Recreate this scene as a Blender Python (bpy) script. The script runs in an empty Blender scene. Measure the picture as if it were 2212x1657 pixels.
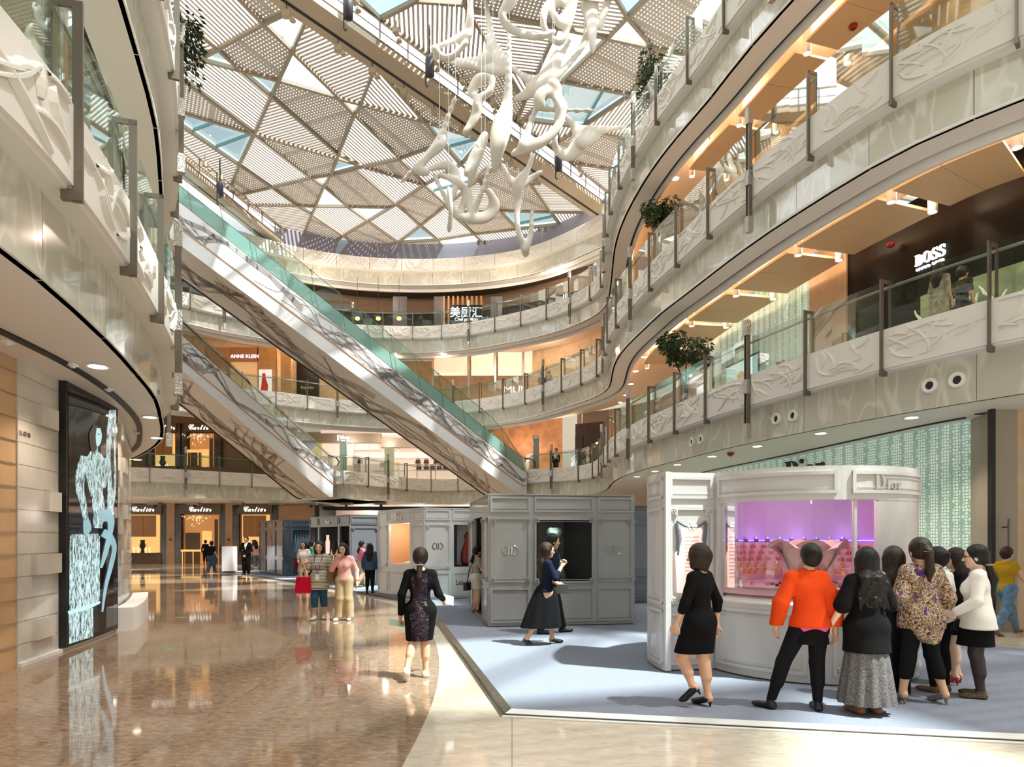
import bpy, math, random
import numpy as np
from mathutils import Vector
R = random.Random(7)
# ---- camera, sky, sun, exposure -------------------------------------------------
# the scene is written in units of K metres (camera 1.65 units up); everything is scaled by K at the very end
F, CX, HY, CZ, K = 1420.0, 1106.0, 1163.5, 1.65, 1.0606
S = bpy.context.scene
COL = S.collection
cam = bpy.data.cameras.new('camera')
cam.sensor_width = 36; cam.lens = F / 2212 * 36; cam.shift_y = (HY - 828.5) / 2212
cam.clip_end = 400; cam.clip_start = .05
camo = bpy.data.objects.new('camera', cam); COL.objects.link(camo)
camo.location = (0, 0, CZ); camo.rotation_euler = (math.pi / 2, 0, 0)
S.camera = camo
S.view_settings.view_transform = 'Standard'; S.view_settings.look = 'None'
S.view_settings.gamma = 1; S.view_settings.use_curve_mapping = False
S.view_settings.exposure = 0.16
S.cycles.max_bounces = 8; S.cycles.diffuse_bounces = 4; S.cycles.glossy_bounces = 4
S.cycles.transparent_max_bounces = 16; S.cycles.transmission_bounces = 4
S.cycles.sample_clamp_indirect = 6; S.cycles.caustics_reflective = False; S.cycles.caustics_refractive = False
S.cycles.use_denoising = True
W = bpy.data.worlds.new('sky'); S.world = W; W.use_nodes = True
bg = W.node_tree.nodes['Background']; bg.inputs[0].default_value = (.92, .965, 1.0, 1); bg.inputs[1].default_value = 3.3
def lamp(kind, loc, energy, color=(1, 1, 1), size=None, size_y=None, rot=(0, 0, 0), name='lamp'):
    l = bpy.data.lights.new(name, kind); l.energy = energy; l.color = color
    if kind == 'AREA':
        l.shape = 'RECTANGLE'; l.size = size * K; l.size_y = (size_y or size) * K
    elif kind == 'SPOT':
        l.spot_size = size; l.spot_blend = .6; l.shadow_soft_size = .06
    elif kind == 'POINT':
        l.shadow_soft_size = size or .1
    o = bpy.data.objects.new(name, l); COL.objects.link(o); o.location = loc; o.rotation_euler = rot
    return o
sun = lamp('SUN', (30, 0, 60), 12.5, (1, .97, .92), name='sun'); sun.data.angle = .028
SUNDIR = Vector((-.50, .22, -1.0)); sun.rotation_euler = SUNDIR.to_track_quat('-Z', 'Y').to_euler()
WARM = (1, .74, .5); WARMW = (1, .86, .72)

# ---- helpers --------------------------------------------------------------------
def PZ(px, py, z):
    Y = (z - CZ) * F / (HY - py); return ((px - CX) / F * Y, Y)
def PY(px, py, Y): return ((px - CX) / F * Y, Y, CZ + (HY - py) / F * Y)
def lin(c):
    if isinstance(c, str): c = tuple(int(c[i:i + 2], 16) / 255 for i in (0, 2, 4))
    return tuple((x / 12.92 if x <= .04045 else ((x + .055) / 1.055) ** 2.4) for x in c)
def nd(nt, t, **kw):
    n = nt.nodes.new(t)
    for k, v in kw.items(): setattr(n, k, v)
    return n
def mat(name, c, rough=.5, metal=0, spec=.5, coat=0, emit=0, emitc=None, bump=None, noise=None, coatr=.05, sheen=0, obj=True):
    """noise=(scale, amount, detail[, second colour]); bump=(scale, strength)"""
    m = bpy.data.materials.new(name); m.use_nodes = True; nt = m.node_tree
    b = nt.nodes['Principled BSDF']; col = lin(c)
    b.inputs['Base Color'].default_value = (*col, 1); b.inputs['Roughness'].default_value = rough
    b.inputs['Metallic'].default_value = metal; b.inputs['Specular IOR Level'].default_value = spec
    b.inputs['Coat Weight'].default_value = coat; b.inputs['Coat Roughness'].default_value = coatr
    if sheen: b.inputs['Sheen Weight'].default_value = sheen
    if emit:
        b.inputs['Emission Color'].default_value = (*lin(emitc or c), 1); b.inputs['Emission Strength'].default_value = emit
    if noise or bump:
        tc = nd(nt, 'ShaderNodeTexCoord')
    if noise:
        n = nd(nt, 'ShaderNodeTexNoise'); n.inputs['Scale'].default_value = noise[0]; n.inputs['Detail'].default_value = noise[2]
        nt.links.new(tc.outputs['Object'], n.inputs['Vector'])
        r = nd(nt, 'ShaderNodeValToRGB'); a = noise[1]
        c2 = lin(noise[3]) if len(noise) > 3 else tuple(max(0, x * (1 - a)) for x in col)
        r.color_ramp.elements[0].color = (*c2, 1); r.color_ramp.elements[1].color = (*tuple(min(1, x * (1 + a * .5)) for x in col), 1)
        r.color_ramp.elements[0].position = .35; r.color_ramp.elements[1].position = .65
        nt.links.new(n.outputs['Fac'], r.inputs['Fac']); nt.links.new(r.outputs['Color'], b.inputs['Base Color'])
    if bump:
        n = nd(nt, 'ShaderNodeTexNoise'); n.inputs['Scale'].default_value = bump[0]; n.inputs['Detail'].default_value = 3
        nt.links.new(tc.outputs['Object'], n.inputs['Vector'])
        bn = nd(nt, 'ShaderNodeBump'); bn.inputs['Strength'].default_value = bump[1]; bn.inputs['Distance'].default_value = .02
        nt.links.new(n.outputs['Fac'], bn.inputs['Height']); nt.links.new(bn.outputs['Normal'], b.inputs['Normal'])
    return m
def glass(name, tint, refl=1.0, rough=.02, base=.04):
    m = bpy.data.materials.new(name); m.use_nodes = True; nt = m.node_tree; nt.nodes.remove(nt.nodes['Principled BSDF'])
    t = nd(nt, 'ShaderNodeBsdfTransparent'); t.inputs[0].default_value = (*lin(tint), 1)
    g = nd(nt, 'ShaderNodeBsdfGlossy'); g.inputs['Roughness'].default_value = rough; g.inputs[0].default_value = (.95, 1, .98, 1)
    lw = nd(nt, 'ShaderNodeFresnel'); lw.inputs[0].default_value = 1.5
    mu = nd(nt, 'ShaderNodeMath', operation='MULTIPLY_ADD'); mu.inputs[1].default_value = refl; mu.inputs[2].default_value = base - .04
    mu.use_clamp = True
    nt.links.new(lw.outputs[0], mu.inputs[0]); mx = nd(nt, 'ShaderNodeMixShader')
    nt.links.new(mu.outputs[0], mx.inputs[0]); nt.links.new(t.outputs[0], mx.inputs[1]); nt.links.new(g.outputs[0], mx.inputs[2])
    nt.links.new(mx.outputs[0], nt.nodes['Material Output'].inputs['Surface'])
    return m

class M:
    def __init__(s): s.v = []; s.f = []
    def add(s, vs, fs):
        n = len(s.v); s.v += [tuple(p) for p in vs]; s.f += [tuple(i + n for i in f) for f in fs]; return s
    def quad(s, a, b, c, d): return s.add([a, b, c, d], [(0, 1, 2, 3)])
    def poly(s, ps): return s.add(ps, [tuple(range(len(ps)))])
    def box(s, x0, x1, y0, y1, z0, z1):
        return s.hexa([(x0, y0, z0), (x1, y0, z0), (x1, y1, z0), (x0, y1, z0), (x0, y0, z1), (x1, y0, z1), (x1, y1, z1), (x0, y1, z1)])
    def hexa(s, p): return s.add(p, [(3, 2, 1, 0), (4, 5, 6, 7), (0, 1, 5, 4), (1, 2, 6, 5), (2, 3, 7, 6), (3, 0, 4, 7)])
    def bar(s, a, b, w, h, up=(0, 0, 1)):
        a = Vector(a); b = Vector(b); d = (b - a).normalized(); up = Vector(up)
        if abs(d.dot(up)) > .99: up = Vector((1, 0, 0))
        x = d.cross(up).normalized() * w / 2; y = x.cross(d).normalized() * h / 2
        return s.hexa([a - x - y, a + x - y, b + x - y, b - x - y, a - x + y, a + x + y, b + x + y, b - x + y])
    def tube(s, pts, r, n=8, cap=True):
        pts = [Vector(p) for p in pts]; rs = r if isinstance(r, (list, tuple)) else [r] * len(pts); vs = []; fs = []
        prev = None
        for i, p in enumerate(pts):
            d = (pts[min(i + 1, len(pts) - 1)] - pts[max(i - 1, 0)]).normalized()
            if prev is None:
                u = Vector((0, 0, 1)) if abs(d.z) < .9 else Vector((1, 0, 0)); x = d.cross(u).normalized()
            else:
                x = (prev - d * prev.dot(d)); x = x.normalized() if x.length > 1e-6 else d.orthogonal().normalized()
            prev = x; y = d.cross(x)
            for k in range(n):
                a = 2 * math.pi * k / n; vs.append(p + (x * math.cos(a) + y * math.sin(a)) * rs[i])
        for i in range(len(pts) - 1):
            for k in range(n): fs.append((i * n + k, i * n + (k + 1) % n, (i + 1) * n + (k + 1) % n, (i + 1) * n + k))
        if cap: fs += [tuple(range(n))[::-1], tuple((len(pts) - 1) * n + k for k in range(n))]
        return s.add(vs, fs)
    def lathe(s, c, prof, n=16, cap=True):
        vs = [(c[0] + r * math.cos(2 * math.pi * k / n), c[1] + r * math.sin(2 * math.pi * k / n), c[2] + z) for r, z in prof for k in range(n)]
        fs = [(i * n + k, i * n + (k + 1) % n, (i + 1) * n + (k + 1) % n, (i + 1) * n + k) for i in range(len(prof) - 1) for k in range(n)]
        if cap: fs += [tuple(range(n))[::-1], tuple((len(prof) - 1) * n + k for k in range(n))]
        return s.add(vs, fs)
    def rings(s, rings, close=True, cap=True):
        n = len(rings[0]); vs = [p for r in rings for p in r]; fs = []
        for i in range(len(rings) - 1):
            for k in range(n if close else n - 1): fs.append((i * n + k, i * n + (k + 1) % n, (i + 1) * n + (k + 1) % n, (i + 1) * n + k))
        if cap: fs += [tuple(range(n))[::-1], tuple((len(rings) - 1) * n + k for k in range(n))]
        return s.add(vs, fs)
    def prism(s, ps, z0, z1):
        n = len(ps); return s.add([(x, y, z0) for x, y in ps] + [(x, y, z1) for x, y in ps],
            [tuple(range(n))[::-1], tuple(range(n, 2 * n))] + [(i, (i + 1) % n, (i + 1) % n + n, i + n) for i in range(n)])
    def plate(s, ps, nrm, t):   # planar outline in 3D given thickness along nrm
        n = len(ps); nv = Vector(nrm).normalized() * t; q = [Vector(p) for p in ps]
        return s.add(q + [p + nv for p in q], [tuple(range(n))[::-1], tuple(range(n, 2 * n))] + [(i, (i + 1) % n, (i + 1) % n + n, i + n) for i in range(n)])
    def xf(s, fn): s.v = [tuple(fn(p)) for p in s.v]; return s
    def join(s, o): return s.add(o.v, o.f)

def wloc(o):
    v = Vector((0, 0, 0))
    while o is not None: v += o.location; o = o.parent
    return v
def props(o, label=None, cat=None, group=None, kind=None):
    for k, v in (('label', label), ('category', cat), ('group', group), ('kind', kind)):
        if v: o[k] = v
    return o
def obj(name, m, material, parent=None, smooth=False, local=False, **kw):
    me = bpy.data.meshes.new(name)
    if isinstance(m, M):
        off = (0, 0, 0) if (parent is None or local) else wloc(parent)
        me.from_pydata([(p[0] - off[0], p[1] - off[1], p[2] - off[2]) for p in m.v], [], m.f)
    me.update()
    if smooth: me.polygons.foreach_set('use_smooth', [True] * len(me.polygons))
    me.materials.append(material)
    o = bpy.data.objects.new(name, me); COL.objects.link(o)
    if parent is not None: o.parent = parent
    return props(o, **kw)
def npobj(name, v, f, material, parent=None, smooth=True, **kw):
    off = np.array(wloc(parent)) if parent is not None else np.zeros(3)
    me = bpy.data.meshes.new(name); v = np.asarray(v, float) - off; f = np.asarray(f)
    me.vertices.add(len(v)); me.vertices.foreach_set('co', v.ravel())
    k = f.shape[1]; me.loops.add(f.size); me.loops.foreach_set('vertex_index', f.ravel().astype(np.int32))
    me.polygons.add(len(f)); me.polygons.foreach_set('loop_start', np.arange(0, f.size, k, dtype=np.int32))
    me.polygons.foreach_set('use_smooth', np.full(len(f), smooth)); me.update(calc_edges=True); me.validate()
    me.materials.append(material); o = bpy.data.objects.new(name, me); COL.objects.link(o)
    if parent is not None: o.parent = parent
    return props(o, **kw)
def thing(name, label, cat, loc=(0, 0, 0), group=None):
    o = bpy.data.objects.new(name, None); COL.objects.link(o); o.location = loc; o.empty_display_size = .1
    return props(o, label, cat, group)
def dup(root, loc, rotz=0, label=None, scale=None):
    r = root.copy(); COL.objects.link(r); r.location = loc; r.rotation_euler = (0, 0, rotz)
    if scale: r.scale = scale
    if label: r['label'] = label
    for ch in list(root.children):
        c = ch.copy(); COL.objects.link(c); c.parent = r
        for g in ch.children:
            d = g.copy(); COL.objects.link(d); d.parent = c
    return r
_txt = {}
def text(name, s, origin, right, up, height, material, parent=None, ext=.01, squash=1.0, kern=1.0, align='CENTER', flip=False, **kw):
    """lettering as a mesh: origin = baseline point; right/up = 3D directions"""
    c = bpy.data.curves.new('t', 'FONT'); c.body = s; c.extrude = .02; c.align_x = align; c.space_character = kern; c.resolution_u = 3
    o = bpy.data.objects.new('t', c); COL.objects.link(o); bpy.context.view_layer.update()
    me = bpy.data.meshes.new_from_object(o.evaluated_get(bpy.context.evaluated_depsgraph_get()))
    bpy.data.objects.remove(o)
    right = Vector(right).normalized(); up = Vector(up).normalized(); nn = right.cross(up); origin = Vector(origin)
    m = M(); sc = height / .7
    m.v = [tuple(origin + right * (v.co.x * sc * squash) + up * (v.co.y * sc) + nn * (v.co.z / .02 * ext)) for v in me.vertices]
    m.f = [tuple(p.vertices) for p in me.polygons]
    bpy.data.meshes.remove(me)
    return obj(name, m, material, parent, **kw)

# smooth plan curves
class Curve2:
    def __init__(s, pts, step=.3):
        P = [np.array(p, float) for p in pts]; out = []; P = [2 * P[0] - P[1]] + P + [2 * P[-1] - P[-2]]
        for i in range(1, len(P) - 2):
            n = max(2, int(np.linalg.norm(P[i + 1] - P[i]) / step))
            for k in range(n):
                t = k / n; a, b, c, d = P[i - 1], P[i], P[i + 1], P[i + 2]
                dl = [max(1e-4, np.linalg.norm(y - x) ** .5) for x, y in ((a, b), (b, c), (c, d))]
                t0 = 0; t1 = dl[0]; t2 = t1 + dl[1]; t3 = t2 + dl[2]; u = t1 + t * (t2 - t1)
                A1 = (t1 - u) / (t1 - t0) * a + (u - t0) / (t1 - t0) * b; A2 = (t2 - u) / (t2 - t1) * b + (u - t1) / (t2 - t1) * c
                A3 = (t3 - u) / (t3 - t2) * c + (u - t2) / (t3 - t2) * d
                B1 = (t2 - u) / (t2 - t0) * A1 + (u - t0) / (t2 - t0) * A2; B2 = (t3 - u) / (t3 - t1) * A2 + (u - t1) / (t3 - t1) * A3
                out.append((t2 - u) / (t2 - t1) * B1 + (u - t1) / (t2 - t1) * B2)
        out.append(P[-2]); s.p = np.array(out)
        for _ in range(6): s.p[1:-1] = .25 * s.p[:-2] + .5 * s.p[1:-1] + .25 * s.p[2:]
        s.s = np.concatenate([[0], np.cumsum(np.linalg.norm(np.diff(s.p, axis=0), axis=1))]); s.L = s.s[-1]
        d = np.gradient(s.p, axis=0); d /= np.linalg.norm(d, axis=1)[:, None]; s.n = np.stack([-d[:, 1], d[:, 0]], 1)
    def at(s, t, off=0.0):   # off > 0: to the left of the travel direction
        x = np.interp(t, s.s, s.p[:, 0]); y = np.interp(t, s.s, s.p[:, 1]); nx = np.interp(t, s.s, s.n[:, 0]); ny = np.interp(t, s.s, s.n[:, 1])
        l = math.hypot(nx, ny) or 1; return (x + nx / l * off, y + ny / l * off)
    def near(s, x, y): return s.s[np.argmin((s.p[:, 0] - x) ** 2 + (s.p[:, 1] - y) ** 2)]
    def px(s, t): x, y = s.at(t); return CX + x / y * F if y > .3 else 9e9
def strip(m, c, t0, t1, off0, z0, off1, z1, step=.35, gap=0):
    n = max(1, int(abs(t1 - t0) / step)); vs = []
    for i in range(n + 1):
        t = t0 + (t1 - t0) * i / n; o0 = off0(t) if callable(off0) else off0; o1 = off1(t) if callable(off1) else off1
        vs.append((*c.at(t, o0), z0)); vs.append((*c.at(t, o1), z1))
    return m.add(vs, [(2 * i, 2 * i + 2, 2 * i + 3, 2 * i + 1) for i in range(n)])
def slabstrip(m, c, t0, t1, o0, o1, z0, z1, step=.35):   # closed curved slab
    n = max(1, int(abs(t1 - t0) / step)); rings = []
    for i in range(n + 1):
        t = t0 + (t1 - t0) * i / n; a = c.at(t, o0); b = c.at(t, o1)
        rings.append([(*a, z0), (*b, z0), (*b, z1), (*a, z1)])
    return m.rings(rings)
ORD = ['first', 'second', 'third', 'fourth', 'fifth', 'sixth', 'seventh', 'eighth', 'ninth', 'tenth', 'eleventh', 'twelfth', 'thirteenth', 'fourteenth', 'fifteenth',
       'sixteenth', 'seventeenth', 'eighteenth', 'nineteenth', 'twentieth']
# ---- materials -------------------------------------------------------------------
mCream = mat('cream_plaster', 'e3ded5', .55); mSoffit = mat('white_soffit', 'ebe7e0', .5)
mRelief = mat('relief_stone', 'e3dcd1', .5, bump=(6, .15)); mPeach = mat('peach_ceiling', 'e9d9c4', .6)
mBronze = mat('bronze_metal', '80776c', .38, metal=.75); mSteel = mat('brushed_steel', 'a5a5a2', .3, metal=.9); mBlack = mat('black', '141210', .5)
mGlass = glass('balustrade_glass', 'edf6f3', .42); mRoofGlass = glass('skylight_glass', 'e2f1f2', .5)
mClear = glass('clear_glass', 'f4f8f6', .7); mBoard = mat('ceiling_board', 'dcbf98', .6)
mMosaicPost = mat('hammered_silver', 'b9b4ac', .25, metal=.9, bump=(45, 1.0)); mWhite = mat('white_paint', 'eeebe5', .4)
mLampOn = mat('lamp_lens', 'fff2dc', .5, emit=9); mCoveLight = mat('cove_light', 'ffc48a', .5, emit=5.0, emitc='ffc18c'); mDark = mat('dark_slot', '2a2522', .6)
mText = mat('lit_letters', 'ffffff', .5, emit=1.6); mSilver = mat('polished_letters', 'd9d5cb', .2, metal=.8); mInk = mat('dark_letters', '2c2d30', .5)
def fascia_mat():
    m = mat('back_painted_glass', 'cfc8b0', .12, spec=.6, coat=.6, coatr=.04); nt = m.node_tree; b = nt.nodes['Principled BSDF']
    tc = nd(nt, 'ShaderNodeTexCoord'); mp = nd(nt, 'ShaderNodeMapping'); mp.inputs['Scale'].default_value = (1.3, 1.3, .55)
    w = nd(nt, 'ShaderNodeTexNoise'); w.inputs['Scale'].default_value = 1.1; w.inputs['Detail'].default_value = 1.0; w.inputs['Distortion'].default_value = 1.2
    r = nd(nt, 'ShaderNodeValToRGB'); e = r.color_ramp.elements
    e[0].color = (*lin('c6c1af'), 1); e[0].position = .46; e[1].color = (*lin('c6c1af'), 1); e[1].position = .56
    x = r.color_ramp.elements.new(.51); x.color = (*lin('dcd8c8'), 1)
    nt.links.new(tc.outputs['Object'], mp.inputs[0]); nt.links.new(mp.outputs[0], w.inputs['Vector']); nt.links.new(w.outputs['Fac'], r.inputs[0]); nt.links.new(r.outputs[0], b.inputs['Base Color'])
    return m
mFascia = fascia_mat()
def stone(name, base, dark, light, sc, rough=.06, coat=0, joint=None):
    m = mat(name, base, rough, spec=.5, coat=coat); nt = m.node_tree; b = nt.nodes['Principled BSDF']; tc = nd(nt, 'ShaderNodeTexCoord')
    n1 = nd(nt, 'ShaderNodeTexVoronoi'); n1.inputs['Scale'].default_value = sc; n1.inputs['Randomness'].default_value = 1
    n2 = nd(nt, 'ShaderNodeTexNoise'); n2.inputs['Scale'].default_value = sc * .35; n2.inputs['Detail'].default_value = 6; n2.inputs['Roughness'].default_value = .7
    mp = nd(nt, 'ShaderNodeMapping'); mp.inputs['Scale'].default_value = (1, 2.2, 1); mp.inputs['Rotation'].default_value = (0, 0, .3)
    nt.links.new(tc.outputs['Object'], mp.inputs[0]); nt.links.new(mp.outputs[0], n1.inputs['Vector']); nt.links.new(mp.outputs[0], n2.inputs['Vector'])
    r1 = nd(nt, 'ShaderNodeValToRGB'); r1.color_ramp.elements[0].color = (*lin(dark), 1); r1.color_ramp.elements[1].color = (*lin(light), 1)
    r1.color_ramp.elements[0].position = .33; r1.color_ramp.elements[1].position = .7; nt.links.new(n2.outputs['Fac'], r1.inputs[0])
    sp = nd(nt, 'ShaderNodeSeparateColor'); nt.links.new(n1.outputs['Color'], sp.inputs[0])
    r2 = nd(nt, 'ShaderNodeValToRGB'); r2.color_ramp.interpolation = 'CONSTANT'; e = r2.color_ramp.elements
    e[0].color = (*lin(dark), 1); e[0].position = 0; e[1].color = (*lin(base), 1); e[1].position = .10
    x = e.new(.90); x.color = (*lin(light), 1); nt.links.new(sp.outputs[0], r2.inputs[0])
    mx = nd(nt, 'ShaderNodeMixRGB'); mx.inputs[0].default_value = .45; nt.links.new(r1.outputs[0], mx.inputs[1]); nt.links.new(r2.outputs[0], mx.inputs[2])
    out = mx.outputs[0]
    if joint:
        br = nd(nt, 'ShaderNodeTexBrick'); br.inputs['Scale'].default_value = 1; br.inputs['Brick Width'].default_value = joint[0]; br.inputs['Row Height'].default_value = joint[1]
        br.inputs['Mortar Size'].default_value = .006; br.inputs['Mortar Smooth'].default_value = 0; br.offset = 0
        br.inputs['Color1'].default_value = br.inputs['Color2'].default_value = (1, 1, 1, 1); br.inputs['Mortar'].default_value = (.62, .58, .54, 1)
        nt.links.new(tc.outputs['Object'], br.inputs['Vector']); mm = nd(nt, 'ShaderNodeMixRGB', blend_type='MULTIPLY'); mm.inputs[0].default_value = 1
        nt.links.new(out, mm.inputs[1]); nt.links.new(br.outputs[0], mm.inputs[2]); out = mm.outputs[0]
    nt.links.new(out, b.inputs['Base Color']); return m
mBrown = stone('polished_brown_stone', '937962', '66503f', 'b69c83', 24, .05, joint=(3.0, 3.0))
mCreamFloor = stone('polished_cream_stone', 'cbbda9', 'bcac97', 'd8ccba', 13, .07, joint=(3.6, 3.6))
mMarble = mat('white_marble_tile', 'd6cfc4', .12, spec=.5, noise=(1.2, .16, 5)); mSand = mat('sandstone_wall', 'c9ac8c', .3, noise=(3, .12, 5)); mTan = mat('tan_stone', 'b58c62', .35, noise=(2, .12, 4))
mCarpet = mat('grey_carpet', '868a96', .95, spec=.1, noise=(60, .12, 2), bump=(90, .3)); mDarkMarble = mat('dark_green_marble', '3b3931', .12, noise=(9, .5, 6))

# ---- ground floor ----------------------------------------------------------------
edge = Curve2([(-.9, -2), (-.85, 2.5)] + [PZ(x, y, 0) for x, y in ((868, 1657), (925, 1560), (950, 1480), (950, 1420), (938, 1375), (880, 1318), (800, 1293), (640, 1268), (480, 1241))] + [(-19, 33.5), (-30, 35.5)], .5)
ep = [tuple(p) for p in edge.p]
m = M(); m.poly([(x, y, 0) for x, y in ep] + [(-30, -8, 0)]); obj('floor', m, mBrown, kind='structure')
m = M(); m.poly([(x, y, 0) for x, y in ep][::-1] + [(-.9, -8, 0), (22, -8, 0), (22, 60, 0), (-30, 60, 0)]); obj('floor', m, mCreamFloor, kind='structure')
carpet_pts = [PZ(2212, 1609, 0), PZ(1083, 1550, 0), PZ(945, 1352, 0), PZ(870, 1300, 0), PZ(760, 1281, 0), PZ(640, 1261, 0), PZ(545, 1245.5, 0), PZ(478, 1236.5, 0), (-11, 34), (-4, 30.5), (2.2, 22), (5.2, 15.5), (6.3, 11.5), (7.1, 9.95), (7.5, 9.5), (10.5, 8.9), (10.5, 4.6)]
pl = thing('carpet_platform', 'low blue-grey carpeted platform carrying the display booths', 'platform')

cxm = sum(p[0] for p in carpet_pts) / len(carpet_pts); cym = sum(p[1] for p in carpet_pts) / len(carpet_pts)
def inset(ps, d):
    out = []; n = len(ps)
    for i in range(n):
        a, b, c = (Vector(ps[(i + k) % n]) for k in (-1, 0, 1)); e1 = (b - a).normalized(); e2 = (c - b).normalized()
        n1 = Vector((e1.y, -e1.x)); n2 = Vector((e2.y, -e2.x)); q = (n1 + n2); q = q / max(.3, q.length_squared) * 2
        out.append(tuple(b - q * d * SGN))
    return out
area = sum(carpet_pts[i][0] * carpet_pts[(i + 1) % len(carpet_pts)][1] - carpet_pts[(i + 1) % len(carpet_pts)][0] * carpet_pts[i][1] for i in range(len(carpet_pts))); SGN = 1 if area > 0 else -1
cin = inset(carpet_pts, .11); m = M(); m.prism(inset(carpet_pts, .02), .002, .03); obj('base', m, mDarkMarble, pl); m = M(); m.prism(cin, .045, .06); obj('carpet', m, mCarpet, pl)
m = M(); n = len(cin)
def rim(i, mm):
    a, b = carpet_pts[i], carpet_pts[(i + 1) % n]; c, d = cin[(i + 1) % n], cin[i]
    mm.hexa([(*a, .001), (*b, .001), (*c, .03), (*d, .03), (*a, .012), (*b, .012), (*c, .0595), (*d, .0595)])
rim(0, m); rim(n - 1, m); obj('edge_strip', m, mat('white_metal_strip', 'dedcd6', .3, metal=.3), pl)
m = M()
for i in range(1, n - 1): rim(i, m)
obj('edge_strip', m, mat('mottled_metal_strip', '6d6656', .3, metal=.6, noise=(6, .3, 4)), pl)
CZT = .06   # carpet top

# ---- galleries -------------------------------------------------------------------
Z2, Z3, Z4, Z5 = 5.5, 10.0, 14.5, 19.0
strokes_seed = random.Random(3)
def stroke_lib():
    lib = []
    for v in range(5):
        L = []
        for k in range(17):
            x = strokes_seed.uniform(.08, .92); z = strokes_seed.uniform(.05, .95); a = strokes_seed.uniform(0, math.pi); cv = strokes_seed.uniform(-2.6, 2.6); ln = strokes_seed.uniform(.35, .8)
            pts = []
            for i in range(9):
                pts.append((x, z)); x += math.cos(a) * ln / 8; z += math.sin(a) * ln / 8 * 1.2; a += cv / 8
                if i == 4 and strokes_seed.random() < .4: cv = -cv
            pts = [p for p in pts if .03 < p[0] < .97 and .04 < p[1] < .96]
            if len(pts) > 3: L.append(pts)
        lib.append(L)
    return lib
STROKES = stroke_lib()
def relief(m, c, t0, t1, z0, z1, sg, lib, raise_=.032, width=.055):
    n = 4; P = lambda t, o, z: (*c.at(t, o * sg), z)
    r = []
    for i in range(n + 1):
        t = t0 + (t1 - t0) * i / n; r.append([P(t, 0, z0), P(t, .09, z0), P(t, .09, z1), P(t, 0, z1)])
    m.rings(r)
    L = t1 - t0
    for st in lib:
        q = [(t0 + x * L, z0 + z * (z1 - z0)) for x, z in st]; vs = []; k = len(q)
        for i, (t, z) in enumerate(q):
            a = q[max(0, i - 1)]; b = q[min(k - 1, i + 1)]; d = Vector((b[0] - a[0], b[1] - a[1])).normalized(); nx, nz = -d.y, d.x
            w = width * (.25 + .75 * math.sin(math.pi * (i + .5) / k)); h = raise_ * (.4 + .6 * math.sin(math.pi * (i + .5) / k))
            vs += [P(t, .001, z), P(t, -h, z), P(t + nx * w * .35, -h, z + nz * w * .35), P(t + nx * w, .001, z + nz * w)]
        fs = []
        for i in range(k - 1):
            for j in range(3): fs.append((i * 4 + j, i * 4 + j + 1, i * 4 + 4 + j + 1, i * 4 + 4 + j))
        m.add(vs, fs)
def balustrade(name_label, c, ts, z, sg, tall=(), skip=(), zb=.72, glassed=True, loc=None, reliefmat=None, bold=()):
    """ts: bay boundaries along the curve; sg = +1 when the floor lies to the left of the travel direction"""
    P = lambda t, o, zz: Vector((*c.at(t, o * sg), zz))
    l = c.at(ts[len(ts) // 2]); root = thing('balustrade', name_label, 'balustrade', (l[0], l[1], z - .72))
    runs = []
    for i in range(len(ts) - 1):
        a, b = ts[i], ts[i + 1]
        if any(s0 <= (a + b) / 2 <= s1 for s0, s1 in skip): continue
        m = M(); relief(m, c, a + .012, b - .012, z - zb, z, sg, STROKES[i % len(STROKES)][:9 if bold else 17], *bold); obj('relief_panel', m, reliefmat or mRelief, root)
        if glassed:
            m = M(); slabstrip(m, c, a + .05, b - .05, .055 * sg, .068 * sg, z + .01, z + .9, .5); obj('glass_panel', m, mGlass, root)
            runs.append((a, b))
    if glassed:
        for i, t in enumerate(ts):
            if any(s0 - .1 < t < s1 + .1 for s0, s1 in skip): continue
            d = P(t, 1, 0) - P(t, 0, 0); m = M()
            up = d
            if i in tall:
                a = P(t, -.05, 0); w = .055
                def bx(z0, z1, ww, mm): mm.bar(a + Vector((0, 0, z0)), a + Vector((0, 0, z1)), ww * 2, ww * 2, d)
                bx(z - 1.45, z + 1.25, .022, m); q = m
                m.bar(P(t + .05, -.05, z - 1.25), P(t + .05, -.05, z + .95), .02, .09, d); m.bar(P(t - .05, -.05, z - 1.25), P(t - .05, -.05, z + .95), .02, .09, d)
                po = obj('mosaic_post', m, mBronze, root)
                for z0, z1 in ((z - 1.5, z - 1.15), (z - .45, z - .12), (z + .92, z + 1.28)):
                    m = M(); bx(z0, z1, .062, m); obj('hammered_cap', m, mMosaicPost, po)
            else:
                m.bar(P(t, -.03, z - .86), P(t, -.03, z + .93), .03, .085, d)
                m.bar(P(t, -.07, z + .90), P(t, .22, z + .90), .03, .06); m.bar(P(t, .2, z - .02), P(t, .2, z + .92), .03, .05, d)
                m.bar(P(t, -.07, z - .8), P(t, .1, z - .8), .05, .1)
                obj('post', m, mBronze, root)
        i = 0
        while i < len(runs):
            j = i
            while j + 1 < len(runs) and abs(runs[j + 1][0] - runs[j][1]) < .01: j += 1
            a, b = runs[i][0], runs[j][1]; nn = max(2, int((b - a) / .5)); m = M()
            m.tube([P(a + (b - a) * k / nn, .15, z + .80) for k in range(nn + 1)], .026, 6); obj('handrail', m, mSteel, root, smooth=True); i = j + 1
    return root
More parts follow.
